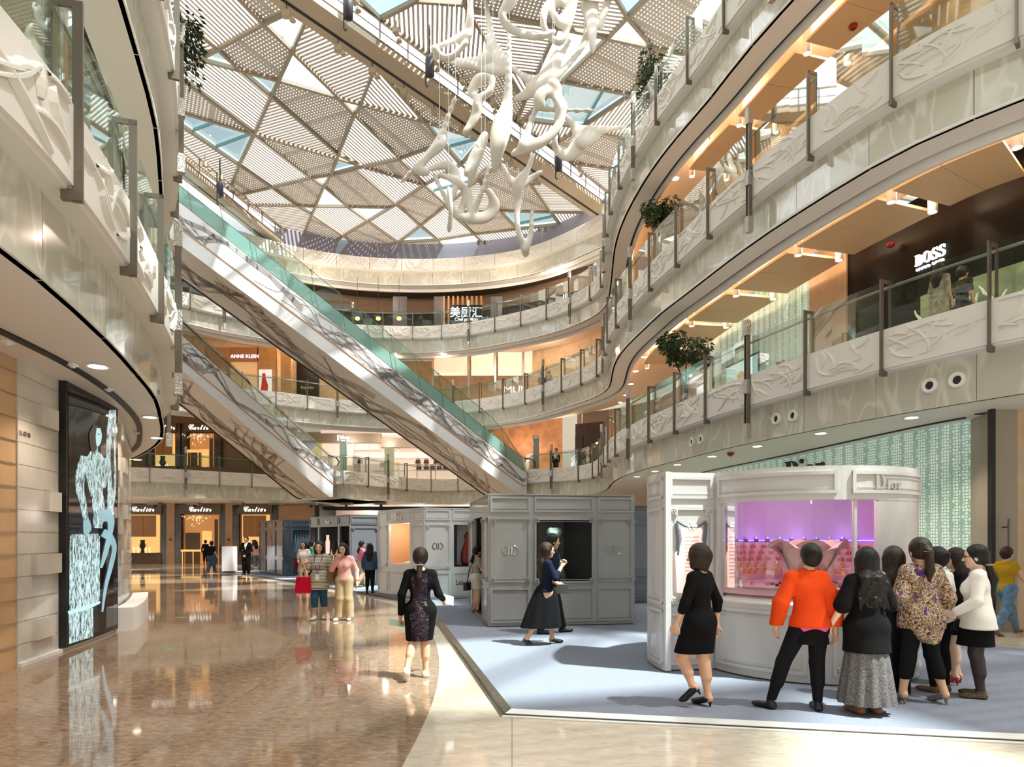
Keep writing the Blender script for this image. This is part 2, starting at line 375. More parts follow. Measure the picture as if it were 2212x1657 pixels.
def slab(c, z, sg, w, t0=None, t1=None, drop=1.55, plain=False, cove=True, ceil=True):
    """fascia, soffit, floor of one gallery. w = depth of the gallery (callable of t)"""
    t0 = 0 if t0 is None else t0; t1 = c.L if t1 is None else t1; o = lambda x: (x * sg)
    W_ = lambda t: w(t) * sg
    m = M(); n = max(1, int((t1 - t0) / 1.76))
    for i in range(n):
        a = t0 + (t1 - t0) * i / n; b = t0 + (t1 - t0) * (i + 1) / n
        slabstrip(m, c, a + .006, b - .006, o(.28), o(.34), z - drop, z - .70, .6)
    obj('trim_1', m, mFascia, kind='structure')
    m = M(); slabstrip(m, c, t0, t1, o(.05), o(.36), z - .76, z - .70, .5); obj('trim_2', m, mSoffit, kind='structure')
    m = M(); strip(m, c, t0, t1, o(.05), z - .2, W_, z - .2); obj('floor', m, mCreamFloor, kind='structure')
    if not ceil: return
    if plain:
        m = M(); strip(m, c, t0, t1, o(.26), z - drop, W_, z - drop); obj('ceiling', m, mSoffit, kind='structure')
    else:
        m = M(); slabstrip(m, c, t0, t1, o(.26), o(.86), z - drop, z - drop + .05, .5); slabstrip(m, c, t0, t1, o(.95), o(1.02), z - drop - .16, z - drop + .75, .5)
        obj('ceiling', m, mSoffit, kind='structure')
        m = M(); strip(m, c, t0, t1, o(.86), z - drop + .05, o(.95), z - drop + .05); obj('ceiling', m, mDark, kind='structure')
        m = M(); strip(m, c, t0, t1, o(.99), z - drop + .75, W_, z - drop + .75); obj('ceiling', m, mPeach, kind='structure')
        if cove:
            m = M(); slabstrip(m, c, t0, t1, o(1.06), o(1.12), z - drop + .30, z - drop + .36, .8); obj('trim_3', m, mCoveLight, kind='structure')

near4 = [(15, 6.0), (11.5, 7.0), (9, 8.2), (7.3, 9.6), (6.4, 11.4)]
def pxl(z, *ps): return [PZ(x, y, z) for x, y in ps]
C2 = Curve2([(15, 6.4), (11.5, 7.6), (9.2, 8.9)] + pxl(Z2, (2212, 624), (2145, 645), (1910, 711), (1743, 766.5), (1617, 810), (1525, 845), (1455, 876), (1403, 898.5), (1364, 917), (1335, 933.5), (1316.5, 950), (1304, 968), (1299, 984), (1275, 1001), (1247, 1007), (1200, 1010.5), (1142, 1014),
     (1080, 1024), (1010, 1034), (942, 1035.5), (895, 1033.6), (830, 1026), (792, 1021), (750, 1016), (715, 1017), (670, 1024), (628, 1027), (575, 1024.6), (450, 1017.5), (382, 1013.6), (307, 1010), (247, 1008)) + [(-27, 33)])
C3 = Curve2([(15, 6.2), (11.5, 7.4), (9.2, 8.6)] + pxl(Z3, (2149, 0), (1914, 128.5), (1745, 257), (1624, 356), (1527, 447), (1457, 517), (1403, 568.6), (1368, 613), (1341, 645), (1320.6, 676), (1310, 703), (1306, 730), (1300, 766), (1278, 785), (1251, 798), (1218, 811), (1178, 827), (1132, 843), (1085, 853), (1030, 862),
     (940, 869), (860, 870), (750, 864), (689, 858), (625, 849), (520, 839), (440, 829), (380, 820)) + [(-26, 33)])
C4 = Curve2(near4 + pxl(Z4, (1558, 4), (1527, 57), (1458, 150), (1403, 229), (1369, 290), (1339, 353), (1322, 400), (1311, 447), (1307, 500), (1303, 555), (1297, 592), (1280, 611), (1251, 628.5), (1218, 645), (1170, 661), (1132, 671), (1085, 681.7), (1034, 692.6), (982, 700), (924, 704), (866, 704), (770, 701), (690, 690), (600, 675), (480, 652), (388, 628)) + [(-25, 31)])
C5 = Curve2([(-24, 30)] + pxl(Z5, (388, 445), (480, 486), (604, 524), (730, 549), (839, 558), (944, 559), (1052, 550.7), (1142, 534.5), (1207, 510), (1241, 495), (1305, 460)) + [(8, 33.5), (12, 32)])
C5.p = C5.p[::-1].copy(); C5 = Curve2([tuple(C5.p[i]) for i in range(0, len(C5.p), 6)])
CL = Curve2([(-3.95, -3), (-3.85, 0), (-3.7, 2.5), (-3.66, 4.7), (-3.75, 5.21), (-3.84, 5.61), (-3.91, 5.98), (-4.14, 6.76), (-4.38, 7.62), (-4.82, 8.87), (-5.33, 10.3), (-5.62, 11.05), (-6.25, 12.3), (-7.1, 14), (-8.4, 16.2), (-12, 20.5), (-17, 24.5)])
# on the right-hand curve the floor lies on the right of the travel direction (sg = -1) ; on the left curve it lies on the left (sg = +1)
def wR(c, near=3.1, far=4.6):
    ta = c.near(4.3, 22); tb = c.near(3.4, 36)
    return lambda t: near if t < ta else far if t > tb else near + (far - near) * (t - ta) / (tb - ta)
def bays(c, t0, t1, n): return [t0 + (t1 - t0) * i / n for i in range(n + 1)]
def tpx(c, px, t0=0):   # first parameter after t0 where the curve crosses image column px
    ts = np.arange(t0, c.L, .05)
    v = [c.px(t) for t in ts]
    for i in range(len(ts) - 1):
        if (v[i] - px) * (v[i + 1] - px) <= 0 and v[i] < 5e9: return ts[i]
    return c.L
W2, W3, W4 = wR(C2), wR(C3), wR(C4)
slab(C2, Z2, -1, W2, plain=True); slab(C3, Z3, -1, W3); slab(C4, Z4, -1, W4)
slab(C5, Z5, -1, lambda t: 4.2, plain=False, cove=False)
wl = lambda t: 3.4 if t < CL.near(-6, 12) else 5
slab(CL, Z2, 1, lambda t: 3.0, plain=True); slab(CL, Z3, 1, lambda t: 3.2, cove=False); slab(CL, Z4, 1, lambda t: 3.2, cove=False)
# bays measured from the tall post seen at column 1617 on the second level
def rbays(c, z, px_tall, step=1.78, tend=None):
    t = tpx(c, px_tall); ts = [t]; k = t
    while k - step > .3: k -= step; ts.insert(0, k)
    i0 = len(ts) - 1; k = t; tend = tend or c.L
    while k + step < tend: k += step; ts.append(k)
    return ts, [i for i in range(len(ts)) if (i - i0) % 4 == 0]
ts2, tall2 = rbays(C2, Z2, 1617); ts3, tall3 = rbays(C3, Z3, 1620); ts4, tall4 = rbays(C4, Z4, 1370)
sk2 = [(tpx(C2, 1139, C2.near(1.5, 35)), tpx(C2, 1030, C2.near(1, 36))), (tpx(C2, 688, C2.near(-9, 37)), tpx(C2, 640, C2.near(-11, 37)))]
balustrade('glass balustrade with white relief panels on the lowest gallery, running right to far end', C2, ts2, Z2, -1, tall2, sk2)
balustrade('glass balustrade with relief panels on the middle gallery, one storey above the lowest', C3, ts3, Z3, -1, tall3)
balustrade('glass balustrade with relief panels on the gallery just under the skylight parapet', C4, ts4, Z4, -1, tall4)
balustrade('unglazed parapet of relief panels directly beneath the far skylight edge', C5, bays(C5, 0, C5.L, int(C5.L / 1.9)), Z5, -1, glassed=False)
tsl = bays(CL, CL.near(-3.91, 5.98) - 4 * 1.72, CL.near(-3.91, 5.98) + 13 * 1.72, 17)
balustrade('near left glass balustrade with deep white relief panels and bronze brackets', CL, tsl, Z2, 1, (7, 11), reliefmat=mat('carved_white_relief', 'e9e2d8', .5), bold=(.05, .085))
balustrade('upper left balustrade with relief panels, above the one with bronze brackets', CL, tsl, Z3, 1, (8, 12))
# roof-edge upstand behind the top parapet
m = M(); slabstrip(m, C5, 0, C5.L, -.9, -1.0, Z5 - .2, Z5 + 1.3, .6); obj('wall_roof_edge', m, mat('lavender_grey_upstand', '8d8a97', .5), kind='structure')
# ---- implicit surfaces: smooth unions of round cones, meshed by surface nets -------
def round_cones(prims, h, k=.02, pad=.05, clip=None):
    """prims: (a, b, ra, rb[, (sx, sy, sz)[, k]]) ; returns verts, quads. clip(X,Y,Z) -> distance that must stay negative. A prim with negative ra is carved out."""
    P = []
    for p in prims:
        a, b = np.array(p[0], float), np.array(p[1], float); sc = np.array(p[4] if len(p) > 4 and p[4] is not None else (1, 1, 1), float); P.append((a, b, p[2], p[3], sc, p[5] if len(p) > 5 else k))
    pos = [q for q in P if q[2] > 0]
    lo = np.min([np.minimum(a, b) - max(ra, rb) / sc for a, b, ra, rb, sc, _ in pos], 0) - pad; hi = np.max([np.maximum(a, b) + max(ra, rb) / sc for a, b, ra, rb, sc, _ in pos], 0) + pad
    n = np.ceil((hi - lo) / h).astype(int) + 1
    ax = [lo[i] + h * np.arange(n[i]) for i in range(3)]; D = np.full(tuple(n), 1.0, np.float32)
    def dist(q, sl):
        a, b, ra, rb, sc, kk = q
        X = [(ax[i][sl[i]] - a[i]) * sc[i] for i in range(3)]; ba = (b - a) * sc; L2 = float(ba @ ba)
        if L2 < 1e-12: t = 0.0; d2 = X[0][:, None, None] ** 2 + X[1][None, :, None] ** 2 + X[2][None, None, :] ** 2; return np.sqrt(d2) - ra
        t = np.clip((X[0][:, None, None] * ba[0] + X[1][None, :, None] * ba[1] + X[2][None, None, :] * ba[2]) / L2, 0, 1)
        d2 = (X[0][:, None, None] - ba[0] * t) ** 2 + (X[1][None, :, None] - ba[1] * t) ** 2 + (X[2][None, None, :] - ba[2] * t) ** 2
        return np.sqrt(d2) - (ra + (rb - ra) * t)
    for q in P:
        a, b, ra, rb, sc, kk = q; neg = ra < 0
        if neg: q = (a, b, -ra, -rb, sc, kk); ra, rb = -ra, -rb
        m = max(ra, rb) / sc + 2 * kk + 2 * h; l = np.maximum(((np.minimum(a, b) - m - lo) / h).astype(int), 0); u = np.minimum(((np.maximum(a, b) + m - lo) / h).astype(int) + 2, n)
        if (u <= l).any(): continue
        sl = tuple(slice(l[i], u[i]) for i in range(3)); d = dist(q, sl).astype(np.float32); B = D[sl]
        if neg:
            D[sl] = np.maximum(B, -d)
        elif kk > 0:
            hh = np.maximum(kk - np.abs(B - d), 0) / kk; D[sl] = np.minimum(B, d) - hh * hh * kk * .25
        else: D[sl] = np.minimum(B, d)
    if clip is not None:
        c = clip(ax[0][:, None, None], ax[1][None, :, None], ax[2][None, None, :]); D = np.maximum(D, c.astype(np.float32))
    return nets(D, lo, h)
def nets(D, lo, h):
    D = np.pad(D, 1, constant_values=1.0); lo = lo - h
    I = D < 0; c = I[:-1, :-1, :-1].astype(np.int8)
    for i, j, k in ((1, 0, 0), (0, 1, 0), (0, 0, 1), (1, 1, 0), (1, 0, 1), (0, 1, 1), (1, 1, 1)):
        c = c + I[i:D.shape[0] - 1 + i, j:D.shape[1] - 1 + j, k:D.shape[2] - 1 + k]
    cells = np.argwhere((c > 0) & (c < 8)); idx = np.full(c.shape, -1, np.int64); idx[tuple(cells.T)] = np.arange(len(cells))
    cor = np.array([(i, j, k) for i in (0, 1) for j in (0, 1) for k in (0, 1)])
    V = np.stack([D[tuple((cells + o).T)] for o in cor], 1); acc = np.zeros((len(cells), 3)); cnt = np.zeros(len(cells))
    for a in range(8):
        for b in range(a + 1, 8):
            if np.abs(cor[a] - cor[b]).sum() != 1: continue
            va, vb = V[:, a], V[:, b]; s = (va < 0) != (vb < 0)
            t = np.where(s, va / np.where(s, va - vb, 1), 0)
            acc += s[:, None] * (cor[a] + t[:, None] * (cor[b] - cor[a])); cnt += s
    pts = lo + h * (cells + acc / np.maximum(cnt, 1)[:, None]); F_ = []
    for axn in range(3):
        s0 = [slice(None)] * 3; s1 = [slice(None)] * 3; s0[axn] = slice(0, -1); s1[axn] = slice(1, None)
        A, B = I[tuple(s0)], I[tuple(s1)]; e = np.argwhere(A != B); u, v = [(1, 2), (2, 0), (0, 1)][axn]
        e = e[(e[:, u] > 0) & (e[:, v] > 0) & (e[:, u] < D.shape[u] - 1) & (e[:, v] < D.shape[v] - 1)]
        du = np.zeros(3, int); du[u] = 1; dv = np.zeros(3, int); dv[v] = 1
        q = np.stack([idx[tuple((e - du - dv).T)], idx[tuple((e - dv).T)], idx[tuple(e.T)], idx[tuple((e - du).T)]], 1)
        fl = B[tuple(e.T)]; q[fl] = q[fl][:, ::-1]; F_.append(q)
    return pts, np.concatenate(F_)

# ---- skylight --------------------------------------------------------------------
ZR = 20.3
mSlat = mat('skylight_slat', 'b9b0a6', .5); mRib = mat('skylight_rib', '978b7a', .5); mBar = mat('glazing_bar', '6f9a9c', .4)
npane = 0; mRoofFrost = glass('fritted_skylight_glass', '84979a', .5)
roof = thing('ceiling', None, None, (0, 30, ZR)); roof['kind'] = 'structure'
def w2(p): return PZ(p[0], p[1], ZR)
def hatch(m, poly, d, pitch, wd, ht, z):
    d = Vector(d).normalized(); nrm = Vector((-d.y, d.x)); v = [Vector(p) for p in poly]; ks = [p.dot(nrm) for p in v]; k = math.floor(min(ks) / pitch) * pitch + pitch
    while k < max(ks):
        xs = []
        for i in range(len(v)):
            a, b = v[i], v[(i + 1) % len(v)]; ka, kb = a.dot(nrm) - k, b.dot(nrm) - k
            if ka * kb < 0: t = ka / (ka - kb); xs.append((a + (b - a) * t).dot(d))
        xs.sort()
        for i in range(0, len(xs) - 1, 2):
            p = d * xs[i] + nrm * k; q = d * xs[i + 1] + nrm * k
            if (q - p).length > .05: m.bar((*p, z), (*q, z), wd, ht)
        k += pitch
def panel(kind, poly, d=None, parent=roof, rib=True, px=True):
    W_ = [w2(p) for p in poly] if px else poly
    if kind == 'g':
        m = M(); m.poly([(x, y, ZR + .12) for x, y in W_]); global npane; npane += 1; obj('glass_pane', m, mRoofGlass if npane % 2 else mRoofFrost, parent)
    else:
        if d is None: d = (poly[0], poly[1])
        a, b = (w2(d[0]), w2(d[1])) if px else d; dv = (b[0] - a[0], b[1] - a[1]); m = M()
        if kind == 's': hatch(m, W_, dv, .17, .085, .06, ZR + .03); obj('slatted_panel', m, mSlat, parent)
        else:
            hatch(m, W_, dv, .15, .088, .04, ZR + .03); hatch(m, W_, (-dv[1], dv[0]), .15, .088, .04, ZR + .035)
            hatch(m, W_, (-dv[1], dv[0]), 1.5, .16, .05, ZR + .09); obj('perforated_panel', m, mSlat, parent)
    if rib:
        m = M()
        for i in range(len(W_)): a, b = W_[i], W_[(i + 1) % len(W_)]; j_ = R.uniform(-.015, .015); m.bar((*a, ZR - .02 + j_), (*b, ZR - .02 + j_), .115 + j_, .16)
        obj('rib', m, mRib, parent)
H1 = ((0, 0), (1, -.35))
def dr(p, s): return (p, (p[0] + 20, p[1] + 20 * s))
PANELS = [
 ('s', [(340, -12), (470, 104), (571, 48.5), (490, -30), (420, -60)], ((380, 22), (470, 104))),
 ('s', [(350, 2), (470, 104), (431, 126), (355, 104)], dr((400, 80), -.3)),
 ('p', [(490, -30), (571, 48.5), (649, 11), (600, -40)], ((571, 48), (649, 11))),
 ('g', [(571, 48.5), (649, 11.5), (668, 26), (631, 109)]),
 ('p', [(470, 104), (571, 48.5), (631, 109), (602, 172), (522, 150)], ((470, 104), (571, 48))),
 ('g', [(431, 126), (470, 104), (520, 150)]),
 ('s', [(375, 155), (431, 126), (520, 150), (586, 206), (550, 287)], ((375, 155), (550, 287))),
 ('g', [(355, 104), (431, 126), (365, 160)]),
 ('p', [(375, 156), (550, 287), (384, 238), (360, 232), (358, 160)], ((550, 287), (384, 239))),
 ('g', [(520, 150), (602, 172), (586, 206)]), ('g', [(631, 109), (734, 211), (602, 172)]),
 ('s', [(668, 26), (788, 108), (811, 141), (779, 223), (734, 211), (631, 109)], dr((700, 100), -.42)),
 ('p', [(602, 172), (734, 211), (765.5, 246), (730.5, 332), (586, 206)], ((586, 206), (730, 332))),
 ('s', [(586, 206), (730.5, 332), (729, 341), (550, 287)], dr((600, 250), -.3)),
 ('g', [(384, 239), (549, 288), (516.7, 355), (370, 255), (360, 232)]),
 ('s', [(365, 250), (516.7, 355), (494, 407.4), (365, 318)], dr((420, 320), -.33)),
 ('s', [(550, 288), (673, 383), (587, 403), (516.7, 355)], ((550, 288), (673, 383))),
 ('p', [(550, 288), (729, 341), (715, 376), (673, 383)], ((550, 288), (673, 383))),
 ('p', [(516.7, 356), (587, 403), (513, 420), (494, 407.4)], ((513, 420), (587, 403))),
 ('s', [(513, 420), (587, 403), (641, 442), (539, 441)], ((587, 403), (641, 442))),
 ('p', [(587, 403), (673, 383), (699.6, 401), (681.5, 444.5), (641, 442)], ((587, 403), (673, 383))),
 ('g', [(673, 383), (715, 376), (699.6, 401)]), ('g', [(729, 341), (783, 358), (715, 376)]),
 ('s', [(765.5, 246), (863.6, 340.7), (783, 358), (730.5, 332)], ((765.5, 246), (863.6, 340.7))),
 ('p', [(765.5, 246), (779, 223), (916, 261), (957, 307), (863.6, 340.7)], ((863, 340), (957, 307))),
 ('s', [(811, 141), (916, 261), (779, 223)], ((811, 141), (916, 261))),
 ('p', [(795, 110), (1045, 285), (1040, 300), (916, 261), (811, 141)], ((795, 110), (1045, 285))),
 ('g', [(734, 211), (779, 223), (765.5, 246)]), ('g', [(917, 261), (1042, 300), (997, 353)]),
 ('s', [(863.6, 341), (957, 307), (997, 353), (917, 398)], ((957, 307), (997, 353))),
 ('p', [(783, 358), (863.6, 341), (917, 398)], ((783, 358), (863, 341))),
 ('s', [(767, 363), (783, 358), (917, 398), (856.4, 440)], ((767, 363), (856, 440))),
 ('p', [(715, 376), (767, 363), (856.4, 440), (843, 446.6), (752, 445), (699.6, 401)], ((715, 376), (767, 363))),
 ('g', [(699.6, 401), (752, 445), (681.5, 444.5)]), ('g', [(641, 442), (681.5, 444.5), (673.5, 461.5)]),
 ('s', [(539, 441), (641, 442), (673.5, 461.5), (650, 520)], dr((600, 460), -.12)),
 ('s', [(681.5, 444.5), (752, 445), (795, 476.5), (741.4, 508), (673.5, 462)], ((673, 462), (741, 508))),
 ('p', [(673.5, 462), (741.4, 508), (700, 536), (649, 522)], ((741, 508), (700, 535))),
 ('g', [(752, 445), (843, 447), (795, 476.5)]),
 ('s', [(843, 447), (856.4, 440), (908, 486.4), (860, 522.6), (795, 476.5)], ((795, 476.5), (860, 522.6))),
 ('p', [(795, 476.5), (860, 522.6), (785, 538), (741.4, 508)], ((795, 476), (741, 508))),
 ('g', [(741.4, 508), (785, 538), (750, 546), (700, 536)]),
 ('p', [(856.4, 440), (917, 398), (965, 442), (908, 486.4)], ((856, 440), (917, 398))),
 ('g', [(917, 398), (997, 353), (1033, 386), (965, 442)]),
 ('s', [(962, 443), (1033, 386), (1080, 454), (974, 456)], dr((1000, 430), -.02)),
 ('s', [(908, 486.4), (962, 443), (1024, 504.5), (946, 517)], ((962, 443), (1024, 504))),
 ('p', [(970, 456), (1080, 454), (1117.6, 493.7), (1024, 505)], ((970, 456), (1024, 505))),
 ('g', [(908, 486.4), (946, 517), (860, 522.6)]),
 ('s', [(785, 538), (860, 522.6), (895, 556), (790, 552)], ((860, 522), (895, 556))),
 ('p', [(860, 522.6), (946, 517), (978, 551), (895, 556)], ((860, 522), (895, 556))),
 ('g', [(946, 517), (1024, 504.5), (1058, 536), (978, 551)]),
 ('s', [(1024, 504.5), (1117.6, 493.7), (1137, 527), (1058, 536)], ((1024, 504), (1058, 536))),
 ('s', [(1117.6, 493.7), (1208, 483.7), (1216, 499), (1137, 527)], ((1117, 493), (1137, 527))),
 ('g', [(1080, 454), (1190, 457), (1208, 483.7), (1117.6, 493.7)]),
 ('s', [(1190, 457), (1297, 458), (1246, 485), (1208, 483.7)], ((1190, 457), (1208, 483))),
 ('g', [(1208, 483.7), (1246, 485), (1216, 499)]),
 ('s', [(1108, 335), (1192, 384), (1147, 397)], dr((1140, 370), -.05)), ('s', [(1147, 397), (1192, 384), (1300, 458), (1190, 457)], dr((1200, 430), .0)),
 ('p', [(1033, 386), (1108, 335), (1190, 457), (1080, 454)], ((1033, 386), (1108, 335))),
 ('s', [(997, 353), (1042, 300), (1108, 335), (1033, 386)], ((997, 353), (1033, 386))),
 ('g', [(750, -30), (821, 40), (899, 0), (915, -35)]),
 ('s', [(821, 40), (899, 0), (1003, 7), (1088, 147), (921, 116)], ((960, 10), (958, 100))),
 ('p', [(1000, -30), (1003, 7), (1020, 18), (1204, 57), (1233, 0), (1240, -30)], ((1020, 18), (1204, 57))),
 ('s', [(1003, 7), (1020, 18), (1204, 57), (1157.5, 161), (1088, 147)], dr((1100, 80), .12)),
 ('s', [(1240, -40), (1233, 0), (1204, 57), (1313, 80), (1355, 36), (1310, -40)], dr((1260, 30), .13)),
 ('g', [(1204, 57), (1313, 80), (1214, 174), (1157.5, 161)]),
 ('p', [(1313, 80), (1440, 110), (1363, 203), (1214, 174)], ((1313, 80), (1214, 174))),
 ('g', [(1310, -40), (1355, 36), (1430, -40)]), ('g', [(1355, 36), (1412, 102), (1313, 80)]),
 ('p', [(1355, 36), (1430, -40), (1580, -60), (1580, 130), (1412, 102)], ((1355, 36), (1430, -40))),
 ('s', [(1412, 102), (1580, 132), (1440, 225), (1363, 203)], dr((1450, 150), .12)),
 ('g', [(1214, 174), (1363, 203), (1258, 273), (1128, 258)]),
 ('p', [(921, 117), (1088, 147), (1132, 222), (1116, 262)], ((1088, 147), (1132, 222))),
 ('s', [(1088, 147), (1157.5, 161), (1132, 222)], ((1088, 147), (1132, 222))),
 ('s', [(1157.5, 161), (1214, 174), (1128, 258), (1116, 264), (1132, 222)], dr((1160, 200), .1)),
 ('s', [(1120, 266), (1139, 257), (1258, 273), (1190, 312)], ((1190, 270), (1175, 300))),
 ('s', [(1363, 203), (1440, 225), (1390, 300), (1308, 286), (1258, 273)], dr((1340, 240), -1.3)),
 ('p', [(1258, 274), (1308, 286), (1390, 300), (1324, 364), (1233, 349), (1190, 313)], ((1308, 286), (1233, 349))),
 ('s', [(1233, 349), (1325, 364), (1340, 410), (1311, 412)], dr((1280, 370), .08)),
]
for k_, poly, *d_ in PANELS: panel(k_, poly, d_[0] if d_ else None)
m = M()
for a, b in (((418, 283), (465, 266)), ((467, 318.5), (545.7, 289.5)), ((972, 318), (1038, 300)), ((1308, 189), (1262, 268)), ((938, 413), (1020, 392)), ((970, 538), (1040, 525)), ((1110, 487), (1192, 469))):
    m.bar((*w2(a), ZR + .05), (*w2(b), ZR + .05), .08, .12)
obj('glazing_bar', m, mBar, roof)
# the rest of the roof, out of the picture: similar panels on a skewed grid, slats closed up to strengthen the sun patches
rr = random.Random(11); e1 = Vector((4.1, 1.3)); e2 = Vector((-1.5, 3.9)); outer = {'g': M(), 's': M(), 'r': M()}
for i in range(-14, 15):
    for j in range(-9, 16):
        o_ = e1 * i + e2 * j + Vector((2, 8)); q = [o_, o_ + e1, o_ + e1 + e2, o_ + e2]; c_ = (q[0] + q[2]) / 2
        if not (-26 < c_.x < 24 and -14 < c_.y < 46): continue
        px_ = [(CX + p.x / max(.1, p.y) * F, HY - (ZR - CZ) / max(.1, p.y) * F) for p in q + [c_]]
        if any(p.y > 1 and 300 < x < 1620 and y > -60 for p, (x, y) in zip(q + [c_], px_)): continue
        for tri in ([q[0], q[1], q[2]], [q[0], q[2], q[3]]):
            t_ = [tuple(v) for v in tri]
            if rr.random() < .42: outer['g'].poly([(x, y, ZR + .12) for x, y in t_])
            else: hatch(outer['s'], t_, e1 if rr.random() < .5 else e2, .26, .20, .05, ZR + .03)
            j_ = rr.uniform(-.03, .03); outer['r'].bar((*t_[0], ZR + j_), (*t_[1], ZR + j_), .16 + j_, .16); outer['r'].bar((*t_[1], ZR + j_), (*t_[2], ZR + j_), .15 + j_, .16)
obj('glass_pane', outer['g'], mRoofGlass, roof); obj('slatted_panel', outer['s'], mSlat, roof); obj('rib', outer['r'], mRib, roof)

m = M(); m.box(-33, -24.5, -10, 55, 20.75, 20.9); m.box(-24.5, 24, 44.3, 55, 20.75, 20.9); obj('ceiling', m, mCream, kind='structure')  # unseen cover added to keep open sky out of the glass reflections
# ---- lighting gantries under the skylight -------------------------------------------
mGan = mat('gantry_beige', 'b7a68f', .5)
def gantry(A, B, w, z, label, slot=True):
    A = Vector((*A, 0)); B = Vector((*B, 0)); d = (B - A).normalized(); s_ = Vector((d.y, -d.x, 0)); L = (B - A).length
    root = thing('lighting_gantry', label, 'gantry', tuple((A + B) / 2 + Vector((0, 0, z))))
    P = lambda t, o, zz: A + d * t + s_ * o + Vector((0, 0, zz))
    m = M(); m.bar(P(0, -w * .38, z), P(L, -w * .38, z), w * .26, .16); m.bar(P(0, w * .22, z + .02), P(L, w * .22, z + .02), w * .58, .3)
    obj('beam', m, mGan, root)
    m = M(); m.bar(P(0, -w * .16, z - .04), P(L, -w * .16, z - .04), w * .18, .05); obj('lamp_slot', m, mDark, root)
    m = M(); n = int(L / 1.3)
    for i in range(n + 1): m.bar(P(L * i / n, w * .62, z + .1), P(L * i / n, w * .62, z + .75), .05, .05)
    m.bar(P(0, w * .62, z + .72), P(L, w * .62, z + .72), .05, .06); m.bar(P(0, w * .62, z + .36), P(L, w * .62, z + .36), .03, .03); m.bar(P(0, w * .62, z + .02), P(L, w * .62, z + .02), .04, .05)
    obj('railing', m, mBronze, root); return P, L
P1, L1 = gantry((-9.5, 19.0), (4.9, 35.9), 1.15, 19.45, 'long beige lighting gantry crossing the skylight behind the hanging sculpture')
P2, L2 = gantry((-16.9, 27.0), (-13.9, 41.2), .95, 19.45, 'short beige lighting gantry at the left end of the skylight, above the escalator')
lampm = None; nl = 0
def spot_at(p, tilt, where):
    global lampm, nl
    lab = 'beige spotlight ' + where
    if lampm is None:
        lampm = thing('spotlight', lab, 'spotlight', p, 'spotlights on the gantries'); q = Vector(p)
        m = M(); m.box(q.x - .13, q.x + .13, q.y - .1, q.y + .1, q.z - .1, q.z + .1); obj('lamp_box', m, mGan, lampm)
        m = M(); m.lathe((q.x + .2, q.y, q.z - .22), [(.06, .1), (.11, 0), (.1, -.02)], 10); obj('reflector', m, mGan, lampm)
        m = M(); m.tube([(q.x, q.y, q.z + .1), (q.x, q.y, q.z + .42)], .02, 6); obj('clamp', m, mBronze, lampm)
    else: dup(lampm, p, tilt, lab)
for i, t in enumerate((3.4, 5.4, 6.9, 8.4, 10, 11.6, 14.8, 16.6)):
    spot_at(tuple(P1(t, -.2, 18.98)), 0, 'in the slot of the long gantry, %s from its top end' % ORD[i])
for i, t in enumerate((5.2, 7.0, 8.9, 10.4, 12.2, 16.8, 18.6)):
    spot_at(tuple(P1(t, 1.05, 19.9)), 1.2, 'on the long gantry railing, %s from its top end' % ORD[i])
for i, t in enumerate((5.2, 6.4, 7.4, 8.3)): spot_at(tuple(P2(t, .95, 19.8)), .6, 'on the short gantry railing, %s from the left' % ORD[i])
hoist = None
for (px, py), Y, lab in (((752, 14), 21.0, 'black chain hoist at the top end of the long gantry'), ((928, 142), 24.0, 'black chain hoist beside the long gantry near the middle of the skylight'), ((1207, 350), 29.3, 'black chain hoist on the long gantry, right of the sculpture'), ((475, 408), 32.0, 'black chain hoist on the short gantry above the escalator')):
    x, y, z = PY(px, py, Y)
    if hoist is None:
        hoist = thing('chain_hoist', lab, 'hoist', (x, y, z), 'chain hoists on the gantries'); m = M(); m.lathe((x, y, z), [(.08, -.42), (.16, -.36), (.17, .2), (.12, .34)], 12); obj('body', m, mat('hoist_black', '2b2730', .5), hoist, smooth=True)
        m = M(); m.tube([(x - .14, y, z - .35), (x - .14, y, z - .7), (x - .1, y, z - .78), (x - .05, y, z - .72)], .025, 6); obj('hook', m, mBlack, hoist); m = M(); m.tube([(x, y, z + .3), (x, y, ZR - .16)], .03, 6); obj('chain', m, mBlack, hoist)
    else: dup(hoist, (x, y, z), 0, lab)

